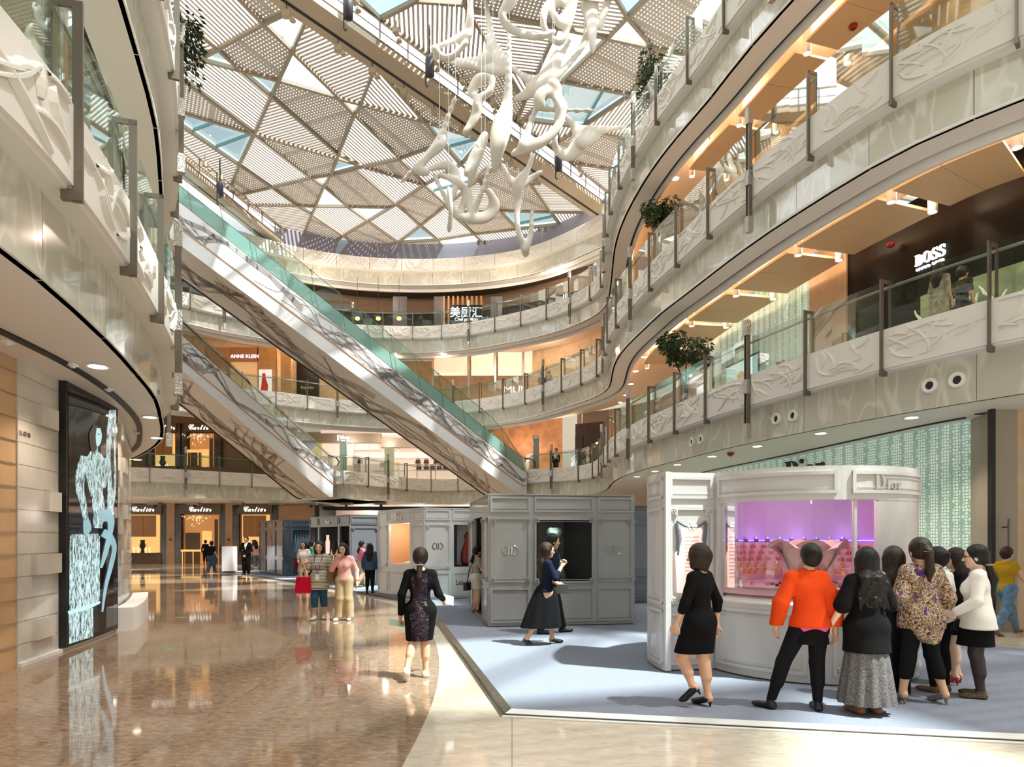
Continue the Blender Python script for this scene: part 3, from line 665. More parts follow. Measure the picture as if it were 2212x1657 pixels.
# ---- hanging sculpture -----------------------------------------------------------
mSculpt = mat('white_fibreglass', 'd3cbbe', .42)
SC = [
 ('upper left piece with a pointed hook', 22.6, [[(1015, -14, 3), (1016, 30, 5), (1012, 70, 8)], [(1012, 74, 8), (987, 84, 6), (942, 103, 2), (940, 110, 2), (957, 124, 2), (975, 124, 2), (990, 110, 2), (1008, 90, 3)]]),
 ('broad triangular web with a loop', 22.0, [[(1046, -14, 3), (1056, 45, 4), (1062, 95, 9), (1066, 130, 15)], [(970, 128, 4), (1000, 137, 8), (1040, 145, 9), (1082, 152, 12)], [(1062, 95, 8), (1080, 125, 12), (1088, 148, 10)], [(1054, 122, 12), (1035, 132, 6), (1008, 130, 3)]]),
 ('longest vertical blade at the centre', 21.6, [[(1100, 64, 2), (1099, 135, 5), (1096, 220, 9), (1084, 272, 19), (1075, 318, 14), (1068, 372, 3)]]),
 ('snaking ribbon at the top edge', 22.8, [[(1106, -14, 12), (1100, 8, 9), (1084, 32, 4), (1100, 60, 6), (1140, 76, 6), (1170, 78, 3), (1199, 68, 2)]]),
 ('spiral curl at the top', 22.3, [[(1237, -14, 10), (1232, 20, 9), (1217, 48, 12), (1200, 38, 3), (1192, 20, 3), (1200, 4, 3), (1215, 6, 3)], [(1207, -8, 9), (1182, 14, 5), (1173, 40, 3), (1180, 70, 3), (1207, 91, 3), (1224, 68, 3), (1236, 10, 3)]]),
 ('thick pale tusk at the top right', 21.4, [[(1270, -14, 20), (1275, 20, 16), (1279, 70, 8), (1280, 112, 2)], [(1316, -10, 6), (1304, 30, 5), (1296, 62, 2)]]),
 ('large branching crescent', 22.2, [[(1240, 0, 2), (1261, 34, 5), (1271, 52, 7), (1257, 101, 5), (1208, 160, 6), (1160, 192, 12), (1114, 214, 4)], [(1234, 80, 2), (1205, 132, 6), (1182, 166, 10), (1150, 190, 12)], [(1203, 112, 3), (1193, 140, 8), (1170, 172, 10)], [(1105, 146, 2), (1136, 168, 6), (1160, 176, 8)]]),
 ('small hooked ribbon below the triangular web', 21.9, [[(1065, 168, 3), (1036, 170, 8), (1019, 199, 6), (1033, 216, 5), (1025, 255, 7), (1002, 289, 2)], [(1065, 168, 3), (1057, 198, 3), (1033, 216, 4), (1030, 240, 4)]]),
 ('looping piece with a long straight spike', 22.4, [[(1194, 178, 9), (1197, 196, 11), (1172, 199, 7), (1164, 220, 7), (1183, 236, 3), (1284, 239, 2)], [(1197, 204, 6), (1217, 226, 4), (1207, 270, 6), (1175, 303, 8), (1139, 318, 9), (1106, 334, 2)], [(1168, 206, 2), (1150, 255, 2), (1139, 287, 4), (1131, 313, 9)], [(1200, 206, 5), (1208, 236, 3), (1202, 262, 2)]]),
 ('wide winged piece at the right', 22.0, [[(1217, 248, 2), (1247, 279, 8), (1256, 302, 16), (1228, 336, 10), (1205, 325, 5), (1198, 306, 2), (1197, 292, 1)], [(1252, 288, 14), (1295, 281, 8), (1349, 275, 2)], [(1258, 306, 14), (1285, 292, 10)]]),
 ('slim diagonal spear at the left', 21.8, [[(984, 209, 1), (957, 284, 5), (949, 312, 10), (918, 340, 4), (867, 394, 2)], [(949, 316, 7), (915, 350, 4), (903, 366, 6), (922, 373, 5)]]),
 ('lowest cluster of open loops', 21.7, [[(923, 367, 3), (965, 356, 8), (985, 378, 7), (984, 405, 4), (974, 436, 2)], [(950, 378, 3), (987, 392, 5), (1010, 419, 7), (1018, 468, 5)], [(936, 375, 2), (963, 429, 4), (990, 468, 6), (998, 446, 4), (1017, 395, 3), (1058, 355, 2)], [(1000, 468, 5), (1019, 473, 8), (1050, 468, 10), (1068, 443, 9), (1055, 409, 3)], [(1019, 469, 5), (1038, 422, 3), (1058, 357, 2)]]),
 ('small forked piece behind the vertical blade', 22.6, [[(1048, 290, 6), (1034, 324, 9), (1018, 348, 5), (1006, 378, 1)], [(1040, 326, 6), (1024, 368, 3), (1014, 402, 1)]]),
 ('lowest right piece ending in a long V', 21.5, [[(1151, 334, 1), (1139, 368, 4), (1120, 396, 9), (1119, 432, 6), (1117, 473, 3), (1122, 507, 4), (1134, 536, 6), (1135, 551, 1)], [(1171, 370, 1), (1140, 389, 5), (1120, 398, 9)], [(1085, 355, 1), (1102, 389, 5), (1118, 400, 8)], [(1134, 538, 5), (1146, 507, 4), (1149, 456, 1)]]),
 ('thin hanging needle left of the lowest loops', 21.9, [[(969, 405, 1), (974, 449, 2), (970, 500, 1)]]),
]
used = []
for i, (lab, Y, strokes) in enumerate(SC):
    allp = [p for s_ in strokes for p in s_]; bb = (min(p[0] - p[2] for p in allp) - 4, max(p[0] + p[2] for p in allp) + 4, min(p[1] - p[2] for p in allp) - 4, max(p[1] + p[2] for p in allp) + 4)
    for Y in (22.0, 22.9, 21.1, 23.8, 20.2, 24.7, 19.3, 25.6, 18.4, 26.5, 17.5, 27.4, 16.6):
        if not any(Y == y_ and bb[0] < b_[1] and b_[0] < bb[1] for y_, b_ in used): break
    used.append((Y, bb))
    pr = []; sc = Y / F; top = min(p[1] for s_ in strokes for p in s_)
    for s_i, s_ in enumerate(strokes):
        q = [(np.array(PY(x, y, Y + .1 * math.sin(x * .06 + y * .05 + s_i))), max(.03, r * sc * .95)) for x, y, r in s_]
        # densify for smooth curves
        pts = []
        for a in range(len(q) - 1):
            p0, p1, p2, p3 = q[max(a - 1, 0)], q[a], q[a + 1], q[min(a + 2, len(q) - 1)]
            for k in range(5):
                t = k / 5; f = lambda u0, u1, u2, u3: .5 * (2 * u1 + (u2 - u0) * t + (2 * u0 - 5 * u1 + 4 * u2 - u3) * t * t + (3 * u1 - u0 - 3 * u2 + u3) * t ** 3)
                pts.append((f(p0[0], p1[0], p2[0], p3[0]), max(.03, f(p0[1], p1[1], p2[1], p3[1]))))
        pts.append(q[-1])
        for a in range(len(pts) - 1):
            fy = 1 if max(pts[a][1], pts[a + 1][1]) < .06 else 2.5
            pr.append((pts[a][0], pts[a + 1][0], pts[a][1], pts[a + 1][1], (1, fy, 1)))
    v, f = round_cones(pr, .034, k=.16)
    x0, y0, z0 = PY(sum(p[0] for p in strokes[0]) / len(strokes[0]), sum(p[1] for p in strokes[0]) / len(strokes[0]), Y)
    root = thing('hanging_sculpture', 'white hanging sculpture, ' + lab, 'sculpture', (x0, y0, z0), 'pieces of the hanging white sculpture')
    npobj('body', v, f, mSculpt, root)
    m = M()
    for s_ in strokes[:2]:
        p = min(s_, key=lambda p: p[1]); a = PY(p[0], p[1], Y + .1 * math.sin(p[0] * .06 + p[1] * .05 + strokes.index(s_)))
        m.tube([a, (a[0], a[1], ZR)], .008, 4)
    obj('wire', m, mSteel, root)
# ---- walls and shopfronts --------------------------------------------------------
def mosaic_mat():
    m = mat('backlit_mosaic', 'b9d3c4', .3); nt = m.node_tree; b = nt.nodes['Principled BSDF']; tc = nd(nt, 'ShaderNodeTexCoord')
    br = nd(nt, 'ShaderNodeTexVoronoi', feature='DISTANCE_TO_EDGE'); br.inputs['Scale'].default_value = 15; br.inputs['Randomness'].default_value = .25
    r = nd(nt, 'ShaderNodeValToRGB'); e = r.color_ramp.elements; e[0].color = (*lin('8fa99a'), 1); e[0].position = .12; e[1].color = (*lin('e2ece6'), 1); e[1].position = .22
    n = nd(nt, 'ShaderNodeTexNoise'); n.inputs['Scale'].default_value = 1.1; n.inputs['Detail'].default_value = 3
    mx = nd(nt, 'ShaderNodeMixRGB', blend_type='MULTIPLY'); mx.inputs[0].default_value = .8
    r2 = nd(nt, 'ShaderNodeValToRGB'); r2.color_ramp.elements[0].color = (.72, .82, .76, 1); r2.color_ramp.elements[0].position = .35; r2.color_ramp.elements[1].position = .65
    nt.links.new(tc.outputs['Object'], br.inputs['Vector']); nt.links.new(tc.outputs['Object'], n.inputs['Vector']); nt.links.new(br.outputs['Distance'], r.inputs[0]); nt.links.new(n.outputs['Fac'], r2.inputs[0])
    nt.links.new(r.outputs[0], mx.inputs[1]); nt.links.new(r2.outputs[0], mx.inputs[2]); nt.links.new(mx.outputs[0], b.inputs['Base Color']); nt.links.new(mx.outputs[0], b.inputs['Emission Color'])
    b.inputs['Emission Strength'].default_value = .42; return m
mMosaic = mosaic_mat(); mShopBlack = mat('black_shopfront', '120f0d', .4, spec=.25); mWarmWall = mat('warm_timber_wall', 'cfb28e', .45, noise=(2.5, .15, 3)); mTaupe = mat('taupe_band', '9c9180', .4)
mShopWhite = mat('bright_shop_wall', 'f0dfd3', .6); mBrass = mat('bronze_signboard', '5a4630', .35, metal=.4); mPerf = mat('perforated_brown', '8b705b', .5)
X_ = lambda px, Y: (px - CX) / F * Y
def tw(c, w, sg, px, ta, tb):
    best = None
    for k in range(400):
        t = ta + (tb - ta) * k / 399; x, y = c.at(t, w(t) * sg)
        if y > .5:
            d = abs(CX + x / y * F - px)
            if best is None or d < best[0]: best = (d, t)
    return best[1]
def cwall(name, c, w, sg, t0, t1, z0, z1, material, d=0.0, th=.12, **kw):
    m = M(); n = max(2, int(abs(t1 - t0) / .5)); r = []
    for i in range(n + 1):
        t = t0 + (t1 - t0) * i / n; a = c.at(t, (w(t) - d) * sg); b = c.at(t, (w(t) - d + th) * sg); r.append([(*a, z0), (*b, z0), (*b, z1), (*a, z1)])
    m.rings(r); return obj(name, m, material, **kw)
ST = dict(kind='structure')
tm2, tm3, tm4 = C2.near(4.2, 24), C3.near(4.2, 24), C4.near(4.2, 24)
tf2, tf3, tf4 = C2.near(3.4, 36), C3.near(3.4, 35), C4.near(3.4, 36)
# right-hand walls, level two
a = tw(C2, W2, -1, 1832, 0, tm2); b = tw(C2, W2, -1, 1752, 0, tm2); c_ = tw(C2, W2, -1, 1738, 0, tm2)
cwall('wall_right', C2, W2, -1, 0, a, Z2 - .2, 9.3, mShopBlack, **ST); cwall('wall_right', C2, W2, -1, a, b, Z2 - .2, 9.3, mSand, .05, **ST)
cwall('wall_right', C2, W2, -1, b, tm2, Z2 - .2, 9.3, mMosaic, **ST); cwall('wall_right', C2, W2, -1, tm2, tf2, Z2 - .2, 9.3, mSand, **ST)
cwall('wall_right', C3, W3, -1, 0, tf3, Z3 - .2, 13.8, mWarmWall, **ST); cwall('wall_right', C4, W4, -1, 0, tf4, Z4 - .2, 17.3, mCream, **ST)
cwall('wall_left', CL, lambda t: 3.0, 1, 0, CL.L, Z2 - .2, 9.3, mSand, **ST); cwall('wall_left', CL, lambda t: 3.2, 1, 0, CL.L, Z3 - .2, 20, mCream, **ST)
# far walls
cwall('wall_far', C3, W3, -1, tf3, C3.L, Z3 - .2, 13.8, mWarmWall, **ST); cwall('wall_far', C4, W4, -1, tf4, C4.L, Z4 - .2, 18.3, mat('dark_shop_glass', '4c4238', .15), **ST)
cwall('trim_4', C4, W4, -1, tf4, C4.L, 16.75, 17.75, mPerf, .2, **ST)
cwall('wall_far', C2, W2, -1, tf2, tpx(C2, 1120, C2.near(2, 36)), Z2 - .2, 9.3, mTaupe, **ST); m = M(); m.box(X_(640, 47), X_(1200, 47), 47.2, 47.4, 5.2, 9.3); obj('wall_far', m, mTaupe, **ST)
m = M(); m.box(-32, -12.75, 43.4, 43.7, 0, 4.2); obj('wall_far', m, mTan, **ST)
m = M(); m.box(-12.75, 12, 47, 47.3, 0, 4.2); m.box(11.7, 12, 20, 47, 0, 4.2); obj('wall_far', m, mShopWhite, **ST)
m = M(); m.box(-12.9, -12.6, 43, 47, 0, 4.2); m.box(-12.7, 8, 44.2, 44.4, 3.55, 3.8); obj('wall_far', m, mBlack, **ST)
# right-hand ground floor: mosaic wall, stone wall
CWM = Curve2([(8.95, 12.6), (8.8, 12.95), (7.8, 18.7), (7.05, 22.3), (6.7, 27), (6.9, 33), (9, 44)], .4)
m = M(); r = []
tE = CWM.near(6.7, 26)
slabstrip(m, CWM, 0, tE, 0, -.15, 0, 4.0, .5); obj('wall_right', m, mMosaic, **ST)
m = M(); slabstrip(m, CWM, tE, CWM.L, 0, -.15, 0, 4.0, .5); obj('wall_right', m, mSand, **ST)
m = M(); m.prism([(8.62, 11.72), (9.0, 11.7), (9.25, 12.5), (8.9, 12.75), (8.75, 12.3)], 0, 4.0); obj('wall_right', m, mTaupe, **ST)
m = M(); m.prism([(9.0, 11.7), (14.5, 11.2), (14.5, 11.6), (9.2, 12.2)], 0, 4.0); obj('wall_right', m, mSand, **ST)
m = M(); m.prism([(PY(2143, 0, 11.64)[0], 11.64), (PY(2150, 0, 11.64)[0], 11.63), (PY(2150, 0, 11.64)[0], 11.75), (PY(2143, 0, 11.64)[0], 11.75)], 0, 3.95); obj('trim_5', m, mBlack, **ST)
x_ = PY(2171, 0, 11.6)[0]; dh = thing('door_pull', 'tall slim steel pull bar on the stone wall at the right edge', 'handle', (x_, 11.5, 1)); m = M(); m.tube([(x_, 11.50, .45), (x_, 11.50, 2.0)], .025, 8); m.bar((x_, 11.5, .6), (x_, 11.66, .6), .03, .03); m.bar((x_, 11.5, 1.85), (x_, 11.66, 1.85), .03, .03); obj('bar', m, mBronze, dh)
# outer shell that closes the building
m = M(); m.box(-33, -32.8, -10, 61, -.2, 21); m.box(24, 24.2, -10, 61, -.2, 21); m.box(-33, 24, 55, 55.2, -.2, 21); m.box(-33, 24, -10.2, -10, -.2, 21); obj('wall_outer', m, mCream, **ST)
# first-level ceilings away from the galleries
m = M(); m.prism([(x, y) for x, y in [C2.at(t, -2.0) for t in np.arange(tm2, C2.L, 1.0)]] + [(-30, 50), (14, 50), (14, 30)], 3.96, 4.1); obj('ceiling', m, mPeach, **ST)
for zz in (9.25, 13.77):
    pass
# black track slots in the ceilings
m = M(); slabstrip(m, CWM, 0, CWM.near(6.9, 24), .35, .42, 3.925, 3.96, .4); m.poly([(8.6, 12.2, 3.94), (9.0, 12.0, 3.94), (9.0, 11.7, 3.94), (8.5, 12.1, 3.94)]); obj('trim_6', m, mBlack, **ST)
# left ground-floor wall (marble courses), LED screen, ceiling slot
CWL = Curve2([(-6.1, 3), (-6.12, 6), (-6.25, 8.0), (-6.3, 8.35), (-6.6, 9.58), (-7.07, 11.63), (-7.6, 12.9), (-8.7, 15.0), (-10.3, 17.6), (-13.5, 20.8), (-18, 24)], .3)
tL0, tL1, tL2 = CWL.near(-6.3, 8.35), CWL.near(-6.6, 9.58), CWL.near(-7.07, 11.63)
m = M(); slabstrip(m, CWL, tL0, CWL.L, 0, .3, 0, 4.0, .3); obj('wall_left', m, mMarble, **ST)
m = M(); slabstrip(m, CWL, 0, tL0, .02, .3, 0, 4.0, .3); obj('wall_left', m, mat('peach_tile', 'd3ab80', .3, noise=(1.5, .1, 3)), **ST)
m = M(); rj = random.Random(5)
for k in range(1, 14): slabstrip(m, CWL, 0, CWL.near(-10, 17), -.004, .01, k * .29 - .006, k * .29 + .002, .4)
obj('trim_7', m, mat('course_joint', '9d9284', .5), **ST)
nb = 0
for k, t, L in [(1, tL0 + .35, .55), (4, tL0 + .35, .75), (7, tL0 + .7, .4), (11, tL0 + .5, .5), (3, tL2 + .35, .3), (5, tL2 + .6, .45), (6, tL2 + .3, .3), (8, tL2 + .7, .4), (9, tL2 + .25, .3), (10, tL2 + .8, .5), (12, tL2 + .4, .3), (7, tL2 + 1.3, .6), (2, tL2 + .9, .5)]:
    m = M(); slabstrip(m, CWL, t, t + L, -.07, .02, k * .29, k * .29 + .28, .2); obj('trim_8', m, mMarble, **ST)
m = M(); slabstrip(m, CWL, tL0, CWL.near(-9.5, 16.3), -.05, .02, 0, .05, .3); obj('baseboard_left', m, mWhite, **ST)
m = M(); slabstrip(m, CWL, tL2 - .0, CWL.near(-8.7, 15.0), -.35, -.04, 0, .42, .2); obj('trim_9', m, mWhite, **ST)
CSL = Curve2([(-5.5, 1), (-5.5, 5), (-5.63, 7.23), (-5.98, 9.3), (-7.1, 12.4), (-8.15, 14.4), (-9.7, 16.9), (-11.2, 18.6)], .3)
m = M(); slabstrip(m, CSL, 0, CSL.L, -.05, .05, 3.92, 3.96, .3); obj('trim_10', m, mBlack, **ST)
# LED screen with a monochrome fashion portrait
scr = thing('led_screen', 'tall black-framed video screen showing a blue-toned model seated on a block', 'screen', (*CWL.at((tL1 + tL2) / 2), 0))
m = M(); slabstrip(m, CWL, tL1, tL2, -.10, .0, .06, 3.95, .2); obj('frame', m, mBlack, scr)
def led(z0, z1, u0, u1, name, material, off):
    m = M(); T = lambda u: tL1 + (tL2 - tL1) * u; slabstrip(m, CWL, T(u0), T(u1), off, off + .004, z0, z1, .12); return obj(name, m, material, scr)
def led_poly(pts, name, material, off):   # pts in (u, z)
    m = M(); T = lambda u: tL1 + (tL2 - tL1) * u; m.poly([(*CWL.at(T(u), off), z) for u, z in pts]); return obj(name, m, material, scr)
mScreen = mat('screen_black', '1a1716', .05, emit=.12, emitc='3a3434'); mCy = mat('screen_cyan', '9fc6cf', .3, emit=.9, emitc='a8cdd4'); mCyL = mat('screen_skin', '7fa6b2', .3, emit=.75, emitc='86adb9')
def speck():
    m = mat('screen_speckle', 'a0c4cc', .3, emit=.9); nt = m.node_tree; b = nt.nodes['Principled BSDF']; tc = nd(nt, 'ShaderNodeTexCoord'); mp = nd(nt, 'ShaderNodeMapping'); mp.inputs['Scale'].default_value = (14, 14, 5)
    n = nd(nt, 'ShaderNodeTexNoise'); n.inputs['Scale'].default_value = 1.6; n.inputs['Detail'].default_value = 8; n.inputs['Roughness'].default_value = .8; r = nd(nt, 'ShaderNodeValToRGB')
    r.color_ramp.elements[0].color = (*lin('1b262b'), 1); r.color_ramp.elements[0].position = .44; r.color_ramp.elements[1].color = (*lin('b9d8dd'), 1); r.color_ramp.elements[1].position = .55
    nt.links.new(tc.outputs['Object'], mp.inputs[0]); nt.links.new(mp.outputs[0], n.inputs['Vector']); nt.links.new(n.outputs['Fac'], r.inputs[0]); nt.links.new(r.outputs[0], b.inputs['Emission Color']); nt.links.new(r.outputs[0], b.inputs['Base Color']); return m
mSp = speck()
led(.14, 3.86, .03, .97, 'display', mScreen, -.106)
def sm(px, py): u = (px - 127) / 113; tp, bt = 815 + 65 * u, 1400 - 38 * u; return (u, .06 + (bt - py) / (bt - tp) * 3.89)
def led_stroke(pts, name, material, off):   # pts in picture columns and rows with half widths
    P_ = []
    for i in range(len(pts) - 1):
        p0, p1, p2, p3 = [np.array(pts[max(0, min(len(pts) - 1, i + k))], float) for k in (-1, 0, 1, 2)]
        for t in np.linspace(0, 1, 6)[:-1]: P_.append(.5 * (2 * p1 + (p2 - p0) * t + (2 * p0 - 5 * p1 + 4 * p2 - p3) * t * t + (3 * p1 - p0 - 3 * p2 + p3) * t ** 3))
    P_.append(np.array(pts[-1], float)); L_, R_ = [], []
    for i, p in enumerate(P_):
        d = P_[min(i + 1, len(P_) - 1)][:2] - P_[max(i - 1, 0)][:2]; d = d / (np.linalg.norm(d) + 1e-6); n_ = np.array([-d[1], d[0]]) * p[2]; L_.append(sm(*(p[:2] + n_))); R_.append(sm(*(p[:2] - n_)))
    m = M(); T = lambda u: tL1 + (tL2 - tL1) * u; m.rings([[(*CWL.at(T(u), off), z) for u, z in L_], [(*CWL.at(T(u), off), z) for u, z in R_]], close=False, cap=False); return obj(name, m, material, scr)
def lp(pts, nm, mt, off): return led_poly([sm(*p) for p in pts], nm, mt, off)
mHairS = mat('screen_hair', '16181a', .3)
led_stroke([(222, 880, 10), (218, 960, 13), (220, 1050, 12), (214, 1110, 7)], 'waterfall', mSp, -.109)
lp([(132, 1156), (136, 1152), (186, 1152), (190, 1160), (190, 1308), (160, 1318), (131, 1322)], 'stone_block', mSp, -.110); lp([(130, 1328), (176, 1316), (176, 1380), (131, 1392)], 'stone_block', mSp, -.110); led_stroke([(129, 1324, 4), (160, 1316, 5), (191, 1304, 2)], 'ledge', mCy, -.111)
led_stroke([(184, 1060, 12), (188, 1100, 13), (186, 1140, 9)], 'skirt', mSp, -.1115)
led_stroke([(176, 968, 6), (180, 990, 20), (180, 1030, 17), (184, 1068, 13)], 'jacket', mSp, -.112)
led_stroke([(160, 980, 8), (152, 1015, 9), (150, 1050, 8), (157, 1090, 6), (162, 1125, 5)], 'sleeve', mSp, -.113); led_stroke([(162, 1122, 6), (164, 1140, 8), (160, 1152, 4)], 'hand', mCyL, -.114)
led_stroke([(200, 985, 7), (206, 1020, 7), (196, 1050, 6)], 'sleeve', mSp, -.113)
led_stroke([(188, 1118, 12), (204, 1112, 13), (216, 1124, 10), (214, 1150, 7), (204, 1190, 6), (192, 1228, 3)], 'leg', mCyL, -.115); led_stroke([(196, 1150, 9), (214, 1162, 9), (226, 1185, 7), (216, 1225, 6), (203, 1270, 4), (195, 1326, 2)], 'leg', mCyL, -.1145)
led_stroke([(181, 912, 5), (178, 930, 10), (177, 955, 8), (176, 972, 3)], 'hair', mHairS, -.1155); led_stroke([(186, 918, 4), (187, 934, 6.5), (186, 950, 5), (184, 958, 2)], 'face', mCy, -.116); led_stroke([(182, 955, 3.5), (181, 972, 4)], 'neck', mCyL, -.1152)
led_stroke([(184, 932, .7), (188, 931, .9), (190, 932, .5)], 'eye', mHairS, -.117)
q = CWL.at(tL0 + .12, -.012); q2 = CWL.at(tL0 + .5, -.012)
text('wall_number', 'L1-07-10', (*CWL.at(tL0 + .03, -.01), 2.98), (q2[0] - q[0], q2[1] - q[1], 0), (0, 0, 1), .065, mInk, align='LEFT', squash=.8, ext=.002, label='small dark unit number L1-07-10 on the left marble wall', cat='sign')
# downlights ------------------------------------------------------------------------
dl = None; ndl = 0
def downlight(x, y, z, label, group, r=.11, spot=None, on=True):
    global dl
    if dl is None:
        dl = thing('downlight', label, 'downlight', (x, y, z), group); m = M(); m.lathe((x, y, z), [(.11, -.012), (.14, -.015), (.15, 0)], 16); obj('ring', m, mWhite, dl)
        m = M(); m.lathe((x, y, z), [(.0, -.016), (.108, -.016)], 16, False); obj('lens', m, mLampOn, dl)
    else:
        d = dup(dl, (x, y, z), 0, label); d['group'] = group
    if spot: lamp('SPOT', (x, y, z - .05), spot, (1, .86, .7), 1.9)
for i, (px, py) in enumerate(((1969, 901), (1773, 935), (1636, 963), (1538, 985), (1463, 1003), (1415, 1017), (1376, 1029))):
    x, y = PZ(px, py, 3.95); downlight(x, y, 3.945, 'round downlight in the ceiling above the round booth, %s from the right' % ORD[i], 'downlights in the right ground-floor ceiling', spot=170)
for i, (px, py) in enumerate(((211, 790), (324, 900), (338, 945), (296, 992))):
    x, y = PZ(px, py, 3.95); downlight(x, y, 3.945, 'round downlight in the ceiling above the video screen, %s counting away' % ORD[i], 'downlights in the left ground-floor ceiling', spot=110)
for i, (px, py) in enumerate(((1476, 686), (1425, 731), (1392, 769), (1373, 800), (1363, 828), (1352, 852), (1340, 868))):
    x, y = PZ(px, py, 8.46); downlight(x, y, 8.43, 'small downlight under the middle gallery bend, %s from the top' % ORD[i], 'downlights under the middle gallery', spot=40)
for i, (px, py) in enumerate(((1522, 298), (1459, 383), (1425, 470))):
    x, y = PZ(px, py, 12.96); downlight(x, y, 12.93, 'small downlight under the top gallery bend, %s from the top' % ORD[i], 'downlights under the top gallery', spot=40)
# ceiling boards with cove glow under the right galleries
bl = None
for c, w, z, t_end, nm in ((C3, W3, 8.47, tm3, 'second'), (C4, W4, 12.97, C4.near(4.3, 20), 'top')):
    t = .6; i = 0; out = []
    while t < t_end: out.append(t); t += 2.75
    for i, t in enumerate(out):
        rt = thing('ceiling_board', 'suspended peach ceiling board under the %s gallery, %s counting away from the camera' % ('middle' if nm == 'second' else 'top', ORD[i]), 'ceiling board', (*c.at(t + 1.2, -2.1), z), 'suspended ceiling boards')
        m = M(); slabstrip(m, c, t, t + 1.18, -1.42, -(w(t) - .06), z, z + .06, .4); slabstrip(m, c, t + 1.2, t + 2.38, -1.42, -(w(t) - .06), z, z + .06, .4); obj('board', m, mBoard, rt)
        for o_ in (-1.6, -2.75):
            x, y = c.at(t + 2.56, o_); m = M(); m.lathe((x, y, z), [(.06, -.1), (.09, -.12), (.09, .55), (.02, .55)], 12); cy = obj('cylinder_lamp', m, mWhite, rt)
            m = M(); m.lathe((x, y, z), [(0, -.11), (.06, -.11)], 12, False); obj('lens', m, mLampOn, cy)
    for t in out: 
        x, y = c.at(t + 2.56, -2.2); lamp('POINT', (x, y, z + .3), 45, (1, .74, .52), .12); lamp('SPOT', (x, y, z - .2), 60, WARMW, 2.0)
# air nozzles on the lowest fascia
for i, (px, py) in enumerate(((2065, 821), (2006, 833), (1712, 898), (1679, 905), (1515, 949), (1495, 955))):
    t = tw(C2, lambda t: .27, -1, px, 0, tm2); x, y = C2.at(t, -.27); z = CZ + (HY - py) / F * y; nx, ny = np.array(C2.at(t, 0)) - np.array(C2.at(t, 1)); nrm = Vector((-nx, -ny, 0)).normalized(); q = Vector((x, y, z))
    rt = thing('air_nozzle', 'round white air nozzle on the lowest fascia, %s from the right' % ORD[i], 'air vent', q, 'air nozzles on the fascia')
    def ring(r, d): return [q + nrm * d + Vector((0, 0, 1)) * r * math.sin(a) + nrm.cross(Vector((0, 0, 1))) * r * math.cos(a) for a in [k * math.pi / 9 for k in range(18)]]
    m = M(); m.rings([ring(.135, -.02), ring(.135, .04), ring(.115, .055), ring(.085, .05), ring(.07, .01)], cap=False); obj('bezel', m, mWhite, rt, smooth=True)
    m = M(); m.rings([ring(.085, .0), ring(.085, .012)]); obj('throat', m, mDark, rt)
# lettering on the right
def wtext(name, s, c, w, sg, px, py, ta, tb, h, material, d, label, squash=1, align='CENTER', **kw):
    t = tw(c, lambda u: w(u) - d, sg, px, ta, tb); x, y = c.at(t, (w(t) - d) * sg); z = CZ + (HY - py) / F * y; a = c.at(t - .2, (w(t) - d) * sg); b = c.at(t + .2, (w(t) - d) * sg)
    r_ = Vector((a[0] - b[0], a[1] - b[1], 0)); 
    return text(name, s, (x, y, z), r_ if r_.x > 0 or abs(r_.x) < .5 * abs(r_.y) else r_, (0, 0, 1), h, material, squash=squash, align=align, ext=.03, label=label, cat='sign', **kw)
BOSS = '\U0001D401\U0001D40E\U0001D412\U0001D412'; DIOR = '\U0001D403\U0001D422\U0001D428\U0001D42B'; CARTIER = '\U0001D49E\U0001D4B6\U0001D4C7\U0001D4C9\U0001D4BE\u212F\U0001D4C7'
wtext('shop_sign', BOSS, C2, W2, -1, 2008, 563, 0, tm2, .24, mText, .03, 'large white illuminated serif letters on the black shopfront', .8)
wtext('shop_sign', 'HUGO BOSS', C2, W2, -1, 2009, 575, 0, tm2, .055, mText, .03, 'small spaced white letters under the large serif sign', 1.2, kern=1.3)
wtext('shop_sign', DIOR, C2, W2, -1, 1694, 800, 0, tm2, .32, mInk, .03, 'dark serif letters on the upper green mosaic wall', .9)
q = CWM.at(CWM.near(*PY(1697, 0, 18.6)[:2]), .02); q2 = CWM.at(CWM.near(*PY(1697, 0, 18.6)[:2]) - 1.0, .02)
text('shop_sign', DIOR, (*q, 3.22), (q2[0] - q[0], q2[1] - q[1], 0), (0, 0, 1), .62, mInk, align='LEFT', ext=.04, squash=1.0, label='huge dark serif letters on the ground-floor mosaic, half hidden by the round booth', cat='sign')
# poster screen on the second-level mosaic wall
t = tw(C2, lambda u: W2(u) - .04, -1, 1610, 0, tm2); ta_ = tw(C2, lambda u: W2(u) - .04, -1, 1643, 0, tm2); tb_ = tw(C2, lambda u: W2(u) - .04, -1, 1576, 0, tm2)
rt = thing('poster_screen', 'glowing pale blue portrait poster in a black frame on the upper mosaic wall', 'poster', (*C2.at(t, -W2(t) + .06), 6.2))
m = M(); r = lambda d, z0, z1, u0, u1: slabstrip(m, C2, u0, u1, -(W2(t) - d), -(W2(t) - d - .02), z0, z1, .4); r(.1, 5.35, 7.35, ta_ - .05, tb_ + .05); obj('frame', m, mBlack, rt)
m = M(); r(.125, 5.4, 7.28, ta_, tb_); obj('picture', m, mat('poster_sky', 'bfe4ea', .4, emit=.55), rt)
def pp(pts, nm, mt, d):
    m = M(); m.poly([(*C2.at(tb_ + (ta_ - tb_) * u, -(W2(t) - d)), 5.4 + 1.88 * v) for u, v in pts]); obj(nm, m, mt, rt)
pp([(.42, .1), (.45, .5), (.36, .62), (.4, .8), (.55, .85), (.66, .75), (.68, .5), (.72, .1)], 'hair', mat('poster_hair', 'b79c7a', .5, emit=.6), .15)
